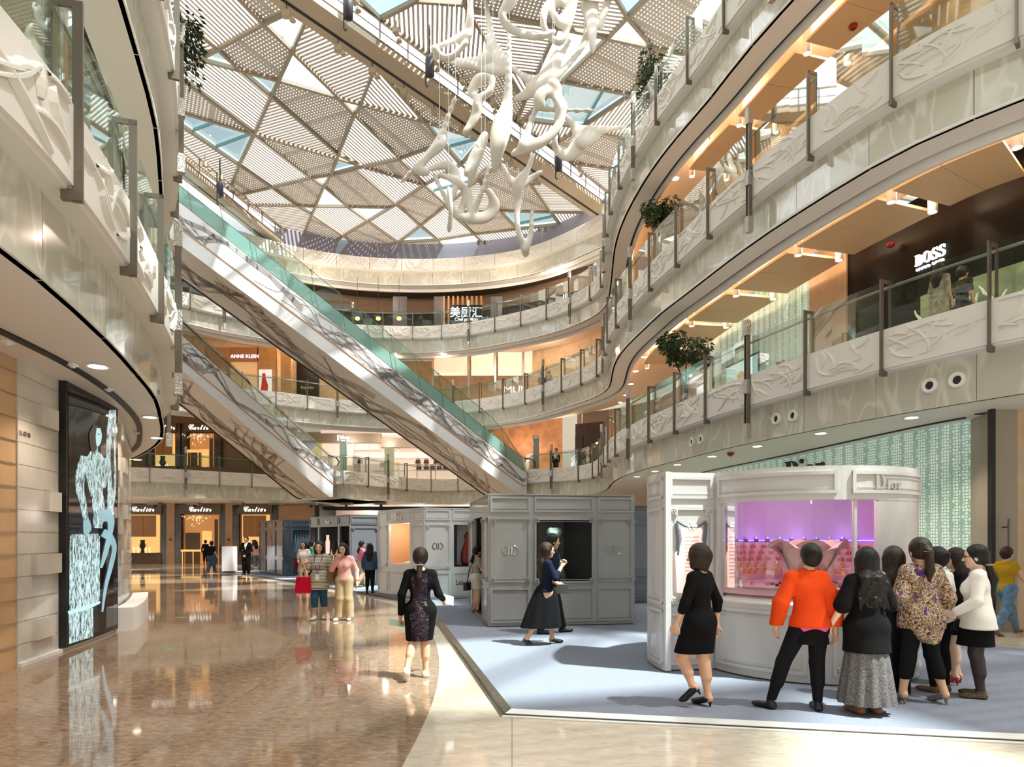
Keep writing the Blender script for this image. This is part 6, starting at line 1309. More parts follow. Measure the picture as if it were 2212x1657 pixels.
def stripes(name, f=42):
    m = cloth(name, 'd8cfb8'); nt = m.node_tree; b = nt.nodes['Principled BSDF']; tc = nd(nt, 'ShaderNodeTexCoord'); s = nd(nt, 'ShaderNodeSeparateXYZ'); a = nd(nt, 'ShaderNodeMath', operation='MULTIPLY'); a.inputs[1].default_value = f / K; q = nd(nt, 'ShaderNodeMath', operation='FRACT'); r = nd(nt, 'ShaderNodeValToRGB'); r.color_ramp.interpolation = 'CONSTANT'
    r.color_ramp.elements[0].color = (*lin('ded6c2'), 1); r.color_ramp.elements[1].position = .6; r.color_ramp.elements[1].color = (*lin('2b2824'), 1)
    nt.links.new(tc.outputs['Object'], s.inputs[0]); nt.links.new(s.outputs['Z'], a.inputs[0]); nt.links.new(a.outputs[0], q.inputs[0]); nt.links.new(q.outputs[0], r.inputs[0]); nt.links.new(r.outputs[0], b.inputs['Base Color']); return m
cStripe = stripes('striped_jersey', 34)
BASE = dict(pel=(0, 0, .53), chest=(0, 0, .72), neck=(0, -.005, .83), head=(0, .014, .925), ls=(-.09, 0, .80), rs=(.09, 0, .80), le=(-.13, -.015, .64), re=(.13, -.015, .64), lw=(-.14, .03, .50), rw=(.14, .03, .50),
            lh=(-.048, 0, .52), rh=(.048, 0, .52), lk=(-.052, .012, .285), rk=(.052, .012, .285), la=(-.055, -.015, .045), ra=(.055, -.015, .045), lt=.2, rt=-.2, lp=0, rp=0, lc=.5, rc=.5)
def person(label, loc, z0, H, yaw, pose=None, wear=(), hair=('short', mHairB), skin=mSkin, shoes=mShoeB, heel=0, h=.014, man=False, face=False, group=None, extra=None, yawhead=0):
    J = dict(BASE); J.update(pose or {}); v = {k: (np.array(x, float) if isinstance(x, tuple) else x) for k, x in J.items()}
    if heel:
        for k in ('la', 'ra'): v[k] = v[k] + np.array([0, 0, heel * .8]) if v[k][2] < .06 else v[k]
    cy, sy = math.cos(yaw), math.sin(yaw)
    root = thing('person', label, 'person', (loc[0], loc[1], z0), group)
    def W_(p): p = np.asarray(p, float) * H; return np.stack([p[..., 0] * cy - p[..., 1] * sy + loc[0], p[..., 0] * sy + p[..., 1] * cy + loc[1], p[..., 2] + z0], -1)
    wide = 1.08 if man else 1.0; A = np.array
    hd = v['head']; ch, sh = math.cos(yawhead), math.sin(yawhead); hp = lambda x, y, z: hd + A([x * ch - y * sh, x * sh + y * ch, z])
    def torso(ex=0.0, k=.03):
        c, p = v['chest'], v['pel']; t = [(c + A([-.05 * wide, 0, .03]), c + A([.05 * wide, 0, .03]), .056 + ex, .056 + ex, (1, 1.18, 1), k), (c + A([0, 0, -.01]), c + (p - c) * .55, .072 * wide + ex, .060 + ex, (1, 1.3, 1), k), (c + (p - c) * .55, p + A([0, 0, .01]), .060 + ex, .074 + ex, (1, 1.25, 1), k), (p + A([-.042, -.01, -.012]), p + A([.042, -.01, -.012]), .058 + ex, .058 + ex, None, k),
             (v['neck'] + A([0, 0, -.012]), v['ls'], .034 + ex * .5, .029 + ex * .8, None, .015), (v['neck'] + A([0, 0, -.012]), v['rs'], .034 + ex * .5, .029 + ex * .8, None, .015)]
        if not man: t += [(c + A([s * .036, .046, 0]), c + A([s * .036, .05, -.012]), .031 + ex, .03 + ex, None, .03) for s in (-1, 1)]
        return t
    def arm(s, ex=0.0, f=2.0, k=.015, fl=0):
        a, b, c = v[s + 's'], v[s + 'e'], v[s + 'w']; f1 = min(1, f); t = [(a, a + (b - a) * f1, .0295 * wide + ex, .0295 * wide + (.0225 - .0295 * wide) * f1 + ex + fl * f1, None, k)]
        if f > 1: g = f - 1; t.append((b, b + (c - b) * g, .0235 + ex + fl, .0235 - .008 * g + ex + fl, None, k))
        return t
    def leg(s, ex=0.0, k=.015, ankle=True, fl=0):
        a, b, c = v[s + 'h'], v[s + 'k'], v[s + 'a']; d = c - b; back = A([0, -.010, 0])
        return [(a, b, .058 + ex, .037 + ex + fl, None, .02), (b, c, .036 + ex + fl, .021 + ex + fl * 1.5, None, k), (b + d * .15 + back, b + d * .5 + back, .034 + ex + fl, .032 + ex + fl, None, k)]
    def foot(s, ex=0.0):
        c = v[s + 'a']; a = v[s + 't']; pt = v[s + 'p']; d = A([-math.sin(a), math.cos(a), 0]) * math.cos(pt) + A([0, 0, -1]) * math.sin(pt); dn = A([0, 0, -1]) * math.cos(pt) + A([math.sin(a), -math.cos(a), 0]) * math.sin(pt)
        hl = heel if c[2] < .12 + heel else heel; b = c + dn * (.024 ) 
        toe = c + d * .085 + dn * (.028 + hl * .8); return [(c, b - d * .012, .021 + ex, .022 + ex, None, .01), (b - d * .01, toe, .02 + ex, .019 + ex, (1, 1, 1.15), .012), (toe, toe + d * .022, .019 + ex, .013 + ex, (1, 1, 1.3), .01)], c, d, dn, b
    def hand(s):
        w = v[s + 'w']; e = v[s + 'e']; d = (w - e) / (np.linalg.norm(w - e) + 1e-9); d = d if not v.get(s + 'd') is not None else d
        if (s + 'dir') in v: d = A(v[s + 'dir'], float); d = d / np.linalg.norm(d)
        x = np.cross(d, A([0, 1, 0.3])); x = x / (np.linalg.norm(x) + 1e-9); n = np.cross(x, d); cl = v[s + 'c']; sg = -1 if s == 'l' else 1
        fr = max(.0052, .62 * h / H); out = [(w, w + d * .02, .016, .017, None, .01)]; kn = w + d * .052
        for i, L in enumerate((.040, .046, .043, .034)):
            o = n * (i - 1.5) * .0125; k1 = kn + o; dd = d * math.cos(cl) + x * sg * -math.sin(cl); k2 = k1 + dd * L * .5; d3 = d * math.cos(cl * 2.1) + x * sg * -math.sin(cl * 2.1); k3 = k2 + d3 * L * .5
            out += [(w + o * .6 + d * .012, k1, .011, .0105, None, .006), (k1, k2, fr * 1.08, fr, None, .003), (k2, k3, fr, fr * .85, None, .003)]
        b0 = w + d * .016 + n * -.014; b1 = b0 + (d * .6 - n * .8) * .026; b2 = b1 + (d * .9 - n * .2 - x * sg * .3) * .024; out += [(b0, b1, fr * 1.4, fr * 1.15, None, .006), (b1, b2, fr * 1.1, fr * .9, None, .003)]
        return out
    def sc(pr): return [(np.asarray(p[0]) * H, np.asarray(p[1]) * H, p[2] * H, p[3] * H, p[4] if len(p) > 4 else None, (p[5] if len(p) > 5 else .01) * H) for p in pr]
    def mesh(name, pr, material, hh, clip=None, parent=root):
        cl = None if clip is None else (lambda X, Y, Z: clip(X / H, Y / H, Z / H) * H)
        vs, fs = round_cones(sc(pr), hh, pad=.03, clip=cl)
        x, y, z = vs[:, 0].copy(), vs[:, 1].copy(), vs[:, 2].copy(); vs = np.stack([x * cy - y * sy + loc[0], x * sy + y * cy + loc[1], z + z0], 1)
        return npobj(name, vs, fs, material, parent)
    # body
    pr = torso() + arm('l') + arm('r') + leg('l') + leg('r') + hand('l') + hand('r')
    for s in 'lr': pr += foot(s)[0]
    pr += [(v['neck'] + A([0, 0, -.015]), hp(0, -.012, -.03), .032, .028, None, .012), (hp(0, -.006, .014), hp(0, -.002, .010), .060, .060, (1.12, .95, .93), .015), (hp(0, .014, -.022), hp(0, .03, -.052), .043, .022, None, .015), (hp(0, .058, .0), hp(0, .066, -.02), .006, .0095, None, .006),
           (hp(-.053, -.004, -.004), hp(-.055, -.006, -.018), .012, .009, (2, 1, 1), .004), (hp(.053, -.004, -.004), hp(.055, -.006, -.018), .012, .009, (2, 1, 1), .004), (hp(0, .046, -.040), hp(0, .047, -.042), .012, .012, (.75, 1, 1.6), .005),
           (hp(-.021, .066, .004), hp(-.021, .066, .004), -.010, -.010), (hp(.021, .066, .004), hp(.021, .066, .004), -.010, -.010)]
    mesh('body', pr, skin, h)
    if face:
        m = M()
        for sx in (-1, 1): q = W_(hp(sx * .021, .0525, .004)); m.lathe((0, 0, 0), [(.0, -.006 * H), (.009 * H, -.003 * H), (.009 * H, .003 * H), (0, .006 * H)], 8, False) if False else m.tube([tuple(W_(hp(sx * .011, .0545, .004))), tuple(W_(hp(sx * .021, .056, .006))), tuple(W_(hp(sx * .031, .052, .003)))], .0055 * H, 6)
        obj('eyes', m, mEye, root)
        m = M(); m.tube([tuple(W_(hp(-.016, .053, -.038))), tuple(W_(hp(0, .0585, -.039))), tuple(W_(hp(.016, .053, -.038)))], .0052 * H, 6); obj('lips', m, mLip, root)
    # hair
    st, hm = hair[0], hair[1]; q = [(hp(0, -.012, .022), hp(0, -.016, .012), .064, .064, (1.06, .93, .93), .01)]
    fr_ = [(hp(0, .085, -.03), hp(0, .085, -.01), -.068, -.066)] if st != 'back' else []
    if st == 'short': q += [(hp(0, -.03, .0), hp(0, -.035, -.025), .05, .035, None, .02)]
    if st == 'bob': q += [(hp(s_ * .04, -.008, .0), hp(s_ * .045, .0, -.058), .034, .022, (1, .8, 1), .02) for s_ in (-1, 1)] + [(hp(0, -.035, 0), hp(0, -.035, -.06), .052, .036, None, .03)]
    if st in ('long', 'wavy'):
        zl = hair[2]; e = A([0, -.055, zl]) + A([hd[0], 0, 0]); q += [(hp(0, -.03, .0), A([hd[0], -.052, .80]), .058, .055, (.95, 1.25, 1), .03), (A([hd[0], -.052, .80]), e, .056, .035, (.75, 1.4, 1), .03)] + [(hp(s_ * .046, -.012, .0), hp(s_ * .05, -.022, -.09), .026, .026, None, .02) for s_ in (-1, 1)]
        if st == 'wavy':
            rw_ = random.Random(3); q += [(A([hd[0] + s_ * .03, -.055, .82]), A([hd[0] + s_ * .05, -.062, zl + .06]), .045, .034, (1, 1.3, 1), .02) for s_ in (-1, 1)]
            for i_ in range(13):
                x_ = -.085 + .17 * i_ / 12; pts = [A([hd[0] + x_ * (.75 + .25 * t) + .008 * math.sin(i_ * 2.1 + t * 7), -.085 + .02 * abs(x_) / .085 - .012 * math.sin(t * 9 + i_), .82 + (zl - .82 + rw_.uniform(-.02, .02)) * t]) for t in np.linspace(0, 1, 6)]
                q += [(pts[j], pts[j + 1], .019 - .002 * j, .017 - .002 * j, None, .008) for j in range(5)]
    if st == 'pony':
        zl = hair[2]; q += [(hp(0, -.06, .025), hp(0, -.085, .0), .018, .024, None, .012), (hp(0, -.085, .0), A([hd[0], -.075, (zl + .88) / 2]), .024, .027, None, .01), (A([hd[0], -.075, (zl + .88) / 2]), A([hd[0], -.07, zl]), .027, .008, None, .01)]
    if st == 'low':
        zl = hair[2]; q += [(hp(0, -.05, -.02), hp(0, -.07, -.045), .03, .02, None, .012), (hp(0, -.07, -.045), A([hd[0], -.085, .78]), .02, .026, None, .01), (A([hd[0], -.085, .78]), A([hd[0], -.075, zl]), .026, .007, None, .01)]
    if st == 'bun': q += [(hp(0, -.062, .03), hp(0, -.078, .03), .030, .026, None, .01), (hp(0, -.035, 0), hp(0, -.03, -.02), .05, .04, None, .02)]
    if len(hair) > 3 and hair[3] == 'fringe': q += [(hp(-.03, .044, .028), hp(.03, .044, .028), .017, .017, None, .01)]
    hb = mesh('hair', [p for p in q if p[2] > 0] + fr_, hm, max(h, .010))
    if st in ('pony', 'low'):
        m = M(); c_ = W_(hp(0, -.082, .0) if st == 'pony' else hp(0, -.072, -.047)); m.lathe(tuple(c_), [(.026 * H, -.008), (.03 * H, 0), (.026 * H, .008)], 10); obj('hair_tie', m, cGrey, hb)
    # clothes
    g = max(h * 1.15, .0095)
    for w in wear:
        kd, mt = w[0], w[1]; o = w[2] if len(w) > 2 else {}
        nm = o.get('name', kd)
        if kd in ('top', 'jacket', 'shirt', 'tunic', 'dress'):
            ex = o.get('ex', .010); hem = o.get('hem', .5); sl = o.get('sl', .5); pr = torso(ex, .025) + arm('l', ex * .7, sl, .014, o.get('fl', 0)) + arm('r', ex * .7, sl, .014, o.get('fl', 0)); p = v['pel']
            if o.get('flare') is not None: pr += [(p + A([0, 0, .1]), A([p[0], p[1] - .004, hem - .02]), .072 + ex, .09 + ex + o['flare'], (1, 1.2, 1), .03)]
            if kd == 'dress' or hem < .45: pr += leg('l', ex + .012)[:1] + leg('r', ex + .012)[:1] + [(v['lh'] * .5 + v['rh'] * .5 + A([0, 0, .02]), (v['lk'] + v['rk']) / 2 + A([0, 0, .02]), .080 + ex, .066 + ex, (1, 1.1, 1), .03)]
            nz = o.get('neck', .838); bk = o.get('vneck', 0); hm_ = hem; tail = o.get('tail', 0)
            mesh(nm, pr, mt, g, lambda X, Y, Z: np.maximum(hm_ + tail * np.minimum(1, (X / .1) ** 2) - Z + 0 * Y, vv(X - hd[0], Y, Z, nz, bk)))
        elif kd in ('trousers', 'leggings', 'shorts', 'tights'):
            ex = o.get('ex', .006 if kd != 'tights' else .0035); top = o.get('top', .60); bot = o.get('hem', .05); p = v['pel']
            pr = leg('l', ex, fl=o.get('fl', 0)) + leg('r', ex, fl=o.get('fl', 0)) + torso(ex)[2:4]
            if kd == 'tights': pr += foot('l', .003)[0] + foot('r', .003)[0]
            mesh(nm, pr, mt, g, lambda X, Y, Z: np.maximum(bot - Z, Z - top) + 0 * X + 0 * Y)
        elif kd == 'skirt':
            z1, zh = o.get('top', .6), o['hem']; rx, ry = o.get('r', (.12, .1)); pl_, am = o.get('pleats', 14), o.get('amp', .004); c0 = v['pel']; ce = A(o.get('c', ((v['lk'] + v['rk']) / 2)), float); N = 64; rings = []
            for i in range(15):
                f = i / 14; z = z1 + (zh - z1) * f; cx_, cy_ = c0[0] * (1 - f) + ce[0] * f, c0[1] * (1 - f) + ce[1] * f; s = min(1, (f / .28)) ; hx = .075 + (.104 - .075) * min(1, f * 3) if f < .33 else None
                a0, b0 = .076, .06; a = a0 + (max(.102, rx) - a0) * (f ** .6 if rx <= .125 else f ** .85); b = b0 + (ry - b0) * f ** .6
                if rx < .102 and f > .4: a = .102 + (rx - .102) * (f - .4) / .6
                rings.append([tuple(W_(A([cx_ + (a + am * f * math.sin(pl_ * t)) * math.cos(t), cy_ + (b + am * f * math.sin(pl_ * t)) * math.sin(t), z]))) for t in [2 * math.pi * k / N for k in range(N)]])
            m = M(); m.rings(rings, cap=False); m.rings([[tuple(Vector(p) * 1) for p in rings[-1]], [tuple(W_(A([ce[0], ce[1], zh + .05])) * .25 + np.array(p) * .75) for p in rings[-1]]], cap=False); obj(nm, m, mt, root, smooth=True)
        elif kd == 'belt':
            pass
    # shoes
    if shoes is not None:
        for s in 'lr':
            f_, c, d, dn, b = foot(s, .0045); low = c[2] < .075 + heel * .8; top = .052 + heel
            sp = f_[1:] if heel else f_
            hc = c[2] + .012
            if heel: sp = [f_[1], f_[2], (b - d * .016, b - d * .018 + dn * (heel * .95 + .012), .015, .006, None, .004)]
            pc = c
            mesh('shoe', sp, shoes, max(.0085, h * .8), (lambda X, Y, Z, c=c, d=d, dn=dn: np.maximum(((c[0] - X) * dn[0] + (c[1] - Y) * dn[1] + (c[2] - Z) * dn[2]) + .0 - (-.016 if not heel else -.014) * -1 * 1, -Z if low else -Z + c[2] - .4)))
    return root, W_, v
def vv(X, Y, Z, nz, b):
    z = nz + np.maximum(0, np.abs(X) - .032) * 1.3 + 0 * Y
    if b: z = np.where(Y > .02, np.minimum(z, nz - np.maximum(0, b - 4.5 * np.abs(X))), z)
    return Z - z
def at(px, py, z=None): z = CZT if z is None else z; return PZ(px, py, z)
def held(name, label, cat, m, material, group=None, extra=()):
    v = np.array(m.v); o = thing(name, label, cat, tuple(v.mean(0)), group); obj('body', m, material, o)
    for nm, mm, mt in extra: obj(nm, mm, mt, o, smooth=nm in ('handle', 'strap'))
    return o
def slabat(c, right, up, w, hh, t):
    c = Vector(c); r = Vector(right).normalized() * w / 2; u = Vector(up).normalized() * hh / 2; n = r.cross(u).normalized() * t / 2; m = M()
    return m.hexa([c - r - u - n, c + r - u - n, c + r - u + n, c - r - u + n, c - r + u - n, c + r + u - n, c + r + u + n, c - r + u + n])
NH = .0088
# the group at the round booth
person('woman with brown bob in a black knee-length dress walking past the round booth', at(1512, 1527), CZT, 1.53, .85, dict(lk=(-.04, .10, .29), la=(-.045, .03, .14), lp=.5, rk=(.045, .0, .29), ra=(.045, -.03, .045), le=(-.135, .03, .65), lw=(-.13, .09, .52), re=(.14, -.05, .65), rw=(.15, -.04, .50)),
       [('dress', cBlack, dict(hem=.33, sl=1.35, ex=.012, neck=.828))], ('bob', mHairD), mSkin, mShoeB, .035, NH)
person('woman in orange jacket and black leggings, hair pinned up, viewing the round booth', at(1742, 1532), CZT, 1.53, -.05, dict(pel=(.02, 0, .525), lh=(-.03, 0, .515), rh=(.07, 0, .515), lk=(-.135, .01, .285), la=(-.215, .0, .045), rk=(.065, .01, .285), ra=(.055, -.03, .045), lt=.75, rt=-.1, le=(-.16, -.02, .645), lw=(-.165, .05, .50), re=(.165, -.02, .645), rw=(.18, .02, .47), head=(.03, .02, .925), chest=(.012, 0, .72)),
       [('shirt', cloth('pink_hem', 'e0559a'), dict(hem=.475, sl=.2, ex=.012)), ('jacket', cOrange, dict(hem=.505, sl=2.0, ex=.018, fl=.013, flare=.018, neck=.85)), ('skirt', cBlack, dict(top=.56, hem=.405, r=(.115, .095), pleats=5, c=(.02, 0, 0))), ('leggings', cBlackP, dict(hem=.055))], ('bun', mHairB), mSkin, mShoeB, 0, NH)
person('woman with long wavy black hair, loose black top and long grey flecked skirt', at(1872, 1540), CZT, 1.50, .05, dict(le=(-.165, -.02, .65), lw=(-.19, .06, .53), re=(.14, 0, .65), rw=(.13, .10, .58)),
       [('skirt', cSkirtG, dict(top=.6, hem=.065, r=(.165, .14), pleats=13, amp=.010, c=(0, 0, 0))), ('top', cBlack, dict(hem=.375, sl=.95, ex=.020, fl=.016, flare=.034))], ('wavy', mHairB, .655), mSkinP, mat('tan_sandal', '8a5a38', .5), 0, NH)
person('woman in white blouse and black trousers with straight brown hair, right of the wavy-haired woman', at(1930, 1508), CZT, 1.50, .0, dict(le=(-.135, .02, .65), lw=(-.10, .12, .60), re=(.14, .02, .65), rw=(.10, .13, .62)), [('top', cWhite, dict(hem=.53, sl=.9, ex=.012, fl=.01)), ('trousers', cBlackP, dict(ex=.012, fl=.008, hem=.03))], ('long', mHairD, .70), mSkin, mat('beige_shoe', '8b7c66', .6), 0, NH)
person('woman in multicoloured patterned blouse with a high ponytail, black leggings and grey heels', at(1990, 1518), CZT, 1.585, .08, dict(lk=(-.075, .01, .29), la=(-.125, -.01, .045), rk=(.075, .01, .29), ra=(.115, -.04, .045), le=(-.14, .0, .645), lw=(-.12, .10, .56), re=(.155, -.01, .645), rw=(.165, .07, .52), head=(0, .02, .925), lt=-.1, rt=.1),
       [('leggings', cBlackP, dict(hem=.15)), ('shirt', cPrint, dict(hem=.37, sl=1.25, ex=.022, fl=.012, flare=.022, tail=.09))], ('pony', mHairD, .745), mSkin, mShoeG, .045, NH)
person('woman with black bun and white top, mostly hidden behind the patterned blouse', at(2026, 1494), CZT, 1.49, .35, dict(), [('top', cWhite, dict(hem=.48, sl=.6)), ('trousers', cBlackP, dict(hem=.04))], ('bun', mHairB), mSkinP, mShoeT, 0, .011)
wp7 = person('woman in black top and skirt with red high heels holding a turquoise folder', at(2066, 1478), CZT, 1.475, 1.15, dict(le=(-.13, .02, .65), lw=(-.07, .14, .60), re=(.13, .03, .65), rw=(.05, .15, .60), lt=.1, rt=-.1, la=(-.05, .02, .045), lk=(-.05, .03, .285)), [('top', cBlack, dict(hem=.50, sl=1.3, neck=.825)), ('skirt', cBlack, dict(top=.6, hem=.375, r=(.11, .095), pleats=8))], ('long', mHairD, .70), mSkinP, mShoeR, .045, .0095, face=True)
wp8 = person('woman in white blazer and glasses with a low ponytail, black skirt and tights', at(2112, 1506), CZT, 1.515, 1.0, dict(le=(-.14, .01, .645), lw=(-.12, .12, .57), re=(.14, .0, .645), rw=(.12, .09, .51), lt=.2, rt=-.05), [('tights', cTights, {}), ('skirt', cBlack, dict(top=.6, hem=.345, r=(.116, .108), pleats=4, amp=.002)), ('jacket', cWhite, dict(hem=.455, sl=2.0, ex=.018, flare=.026, neck=.842))], ('low', mHairB, .62), mSkinP, mShoeL, 0, NH, face=True)
def hand_of(pw, s): W_, v = pw[1], pw[2]; w = v[s + 'w']; e = v[s + 'e']; d = (w - e) / np.linalg.norm(w - e); return Vector(W_(w + d * .055))
p = hand_of(wp7, 'l'); held('folder', 'turquoise folder held by the woman with red heels', 'folder', slabat(p + Vector((-.07, -.05, .03)), (.95, -.25, 0), (.1, -.2, .9), .22, .13, .02), mat('turquoise', '1d8fa5', .5))
p = hand_of(wp8, 'l'); held('smartphone', 'white phone held up by the woman in the white blazer', 'phone', slabat(p + Vector((0, 0, .05)), (.8, .5, 0), (0, -.3, 1), .065, .13, .012), mat('phone_white', 'cfd6dc', .3))
p = hand_of(wp8, 'r'); held('notebook', 'black notebook held low by the woman in the white blazer', 'notebook', slabat(p + Vector((-.03, -.06, .0)), (.9, -.3, -.35), (.3, 0, .9), .24, .11, .025), mBlack)
m = M(); hw = wp8[1]; hh_ = wp8[2]['head']
for sx in (-1, 1): m.tube([tuple(hw(hh_ + np.array([sx * .022 + .017 * math.cos(a), .06, .004 + .013 * math.sin(a)]))) for a in [k * math.pi / 5 for k in range(11)]], .0022, 5)
for sx in (-1, 1): m.tube([tuple(hw(hh_ + np.array([sx * .039, .058, .006]))), tuple(hw(hh_ + np.array([sx * .056, .0, .002])))], .0022, 5)
m.tube([tuple(hw(hh_ + np.array([-.005, .062, .006]))), tuple(hw(hh_ + np.array([.005, .062, .006])))], .0022, 5)
held('eyeglasses', 'thin dark eyeglasses worn by the woman in the white blazer', 'glasses', m, mBlack)
person('person in mustard vest and jeans striding along the stone wall at the right edge', at(2174, 1372, 0), 0, 1.5, -1.35, dict(lk=(-.05, .12, .29), la=(-.05, .20, .06), rk=(.05, -.06, .29), ra=(.05, -.20, .07), rp=.5, le=(-.13, -.09, .65), lw=(-.13, -.04, .53), re=(.13, .08, .65), rw=(.13, .16, .56)), [('trousers', cLtDenim, dict(ex=.012, hem=.06)), ('top', cYellow, dict(hem=.5, sl=.25, ex=.016)), ], ('short', mHairD), mSkin, mShoeT, 0, .013, man=True)
x, y = at(2204, 1372, 0); 
# walkers in the middle
wp10 = person('woman in long dark skirt walking past the warm grey booth, hand raised to mouth', at(1180, 1392), CZT, 1.52, -1.4, dict(lk=(-.045, .05, .285), la=(-.045, .07, .045), rk=(.045, -.07, .29), ra=(.045, -.20, .075), rp=.6, re=(.12, .06, .66), rw=(.05, .15, .78), le=(-.13, .0, .65), lw=(-.10, .12, .60), rc=1.2), [('top', cNavy, dict(hem=.52, sl=1.4, ex=.012)), ('skirt', cBlackP, dict(top=.6, hem=.17, r=(.125, .205), pleats=9, amp=.006, c=(0, -.055, 0)))], ('long', mHairD, .66), mSkin, mShoeB, .02, .0105, face=True)
p = hand_of(wp10, 'l'); held('purse', 'dark grey purse carried by the woman in the long dark skirt', 'purse', slabat(p + Vector((.02, -.03, -.06)), (1, 0, 0), (0, 0, 1), .18, .14, .08), mat('purse_grey', '4a4640', .5))
person('man in dark suit mostly hidden behind the walking woman in the long skirt', at(1192, 1368), CZT, 1.66, -1.4, dict(lk=(-.05, .06, .29), la=(-.05, .12, .045), rk=(.05, -.05, .29), ra=(.05, -.13, .05)), [('trousers', cBlackP, dict(ex=.014, fl=.006)), ('jacket', cNavy, dict(hem=.47, sl=2, ex=.016))], ('short', mHairB), mSkin, mShoeB, 0, .012, man=True, face=True)
wp12 = person('woman seen from behind in a long-sleeved dark mottled dress, brown ponytail, white sneakers', at(908, 1464, 0), 0, 1.53, .05, dict(rk=(.035, .03, .29), ra=(.04, .02, .045), lk=(-.05, -.01, .30), la=(-.09, -.16, .09), lp=.7, le=(-.14, -.03, .65), lw=(-.155, .03, .49), re=(.14, .0, .65), rw=(.17, .10, .60), lt=.2, rt=.05), [('dress', cBlack, dict(hem=.29, sl=1.95, ex=.011, name='dress_sides', neck=.832)), ], ('low', mHairD, .70), mSkin, mShoeW, 0, NH)
# patterned panel of the dress: slightly wider at the back centre
def back_panel(pw, H):
    W_, v = pw[1], pw[2]; m = M(); rows = []
    for z, hw_, d in ((.81, .055, .055), (.76, .062, .079), (.70, .058, .073), (.64, .050, .066), (.60, .054, .070), (.55, .066, .079), (.50, .074, .084), (.44, .07, .094), (.38, .066, .0975), (.33, .062, .0925), (.295, .06, .089)):
        rows.append([tuple(W_(np.array([s * hw_, -(d + .010) * (1 - .16 * s * s), z]))) for s in np.linspace(-1, 1, 9)])
    m.rings(rows, close=False, cap=False); rows2 = [[tuple(Vector(p) + (Vector(W_(np.array([0, 0, 0.]))) - Vector(W_(np.array([0, -1., 0.])))).normalized() * .02) for p in r] for r in rows]; m.rings(rows2, close=False, cap=False)
    obj('patterned_back', m, cDress, pw[0], smooth=True)
back_panel(wp12, 1.53)
p = hand_of(wp12, 'r'); held('papers', 'folded pale papers in the right hand of the woman in the mottled dress', 'papers', slabat(p + Vector((.03, .02, .02)), (1, .3, -.3), (0, .3, 1), .15, .11, .006), mat('paper_pale', 'dfe6e2', .6))
p = hand_of(wp12, 'l'); held('leaflet', 'pale green leaflet in the lowered left hand of the woman in the mottled dress', 'leaflet', slabat(p + Vector((-.04, .0, -.03)), (1, 0, -.2), (0, .8, .4), .19, .12, .005), mat('paper_green', 'b9cfa8', .6))
person('woman in grey tee and pale shorts standing in the doorway of the warm grey booth', at(1030, 1324), CZT, 1.42, -1.1, dict(le=(-.13, .03, .65), lw=(-.09, .13, .60), re=(.13, .03, .65), rw=(.08, .14, .62)), [('top', cGrey, dict(hem=.5, sl=.7)), ('shorts', cShort, dict(hem=.36, ex=.016, fl=.02))], ('low', mHairB, .74), mSkin, mShoeT, 0, .012)
x, y = at(1024, 1322); held('shoulder_bag', 'black shoulder bag at the hip of the woman in the booth doorway', 'bag', slabat((x - .14, y - .08, .62), (.4, 1, 0), (0, 0, 1), .22, .17, .08), mShoeB, extra=[('strap', M().tube([(x - .14, y - .08, .7), (x - .10, y - .1, .95), (x - .02, y - .12, 1.14), (x + .06, y - .05, 1.16)], .012, 5), mShoeB)])
wp14 = person('woman in striped tunic with purple lanyard walking towards the camera', at(690, 1338, 0), 0, 1.585, math.pi + .05, dict(lk=(-.05, .0, .29), la=(-.055, -.05, .05), rk=(.05, .05, .29), ra=(.055, .03, .045), re=(.15, .02, .66), rw=(.13, .12, .72), le=(-.15, -.02, .65), lw=(-.17, .02, .51), rc=1.0, lt=.1, rt=-.1), [('leggings', cloth('teal_denim', '34566f'), dict(hem=.16, ex=.010)), ('tunic', cStripe, dict(hem=.385, sl=1.15, ex=.018, fl=.008, flare=.012, neck=.83))], ('bob', mHairB, 0, 'fringe'), mSkin, mShoeW, 0, .0105, face=True)
W14 = wp14[1]; m = M(); m.tube([tuple(W14(np.array(q))) for q in ((-.05, .03, .83), (-.045, .085, .76), (-.02, .10, .66), (0, .105, .585), (.02, .10, .66), (.045, .085, .76), (.05, .03, .83))], .008, 5); ba = M(); c = Vector(W14(np.array((0, .115, .55)))); ba = slabat(c, (1, 0, 0), (0, 0, 1), .08, .11, .01)
held('badge', 'white badge on a purple lanyard round the neck of the striped-tunic woman', 'badge', ba, mWhite, extra=[('strap', m, cloth('lanyard_purple', '6a3a86'))])
p = Vector(W14(np.array((.155, .05, .63)))); bb = M(); c = Vector((p.x - .04, p.y - .04, .72)); bb.hexa([c + Vector(q) for q in ((-.17, -.05, -.17), (.17, -.05, -.17), (.17, .05, -.17), (-.17, .05, -.17), (-.14, -.03, .15), (.14, -.03, .15), (.14, .03, .15), (-.14, .03, .15))])
hnd = M(); hnd.tube([c + Vector((-.07, 0, .15)), c + Vector((-.04, 0, .3)), c + Vector((.02, 0, .33)), c + Vector((.06, 0, .28)), c + Vector((.07, 0, .15))], .012, 6); held('tote_bag', 'crimson tote bag hanging from the arm of the striped-tunic woman', 'bag', bb, cloth('crimson_tote', 'c41230'), extra=[('handle', hnd, cWhite)])
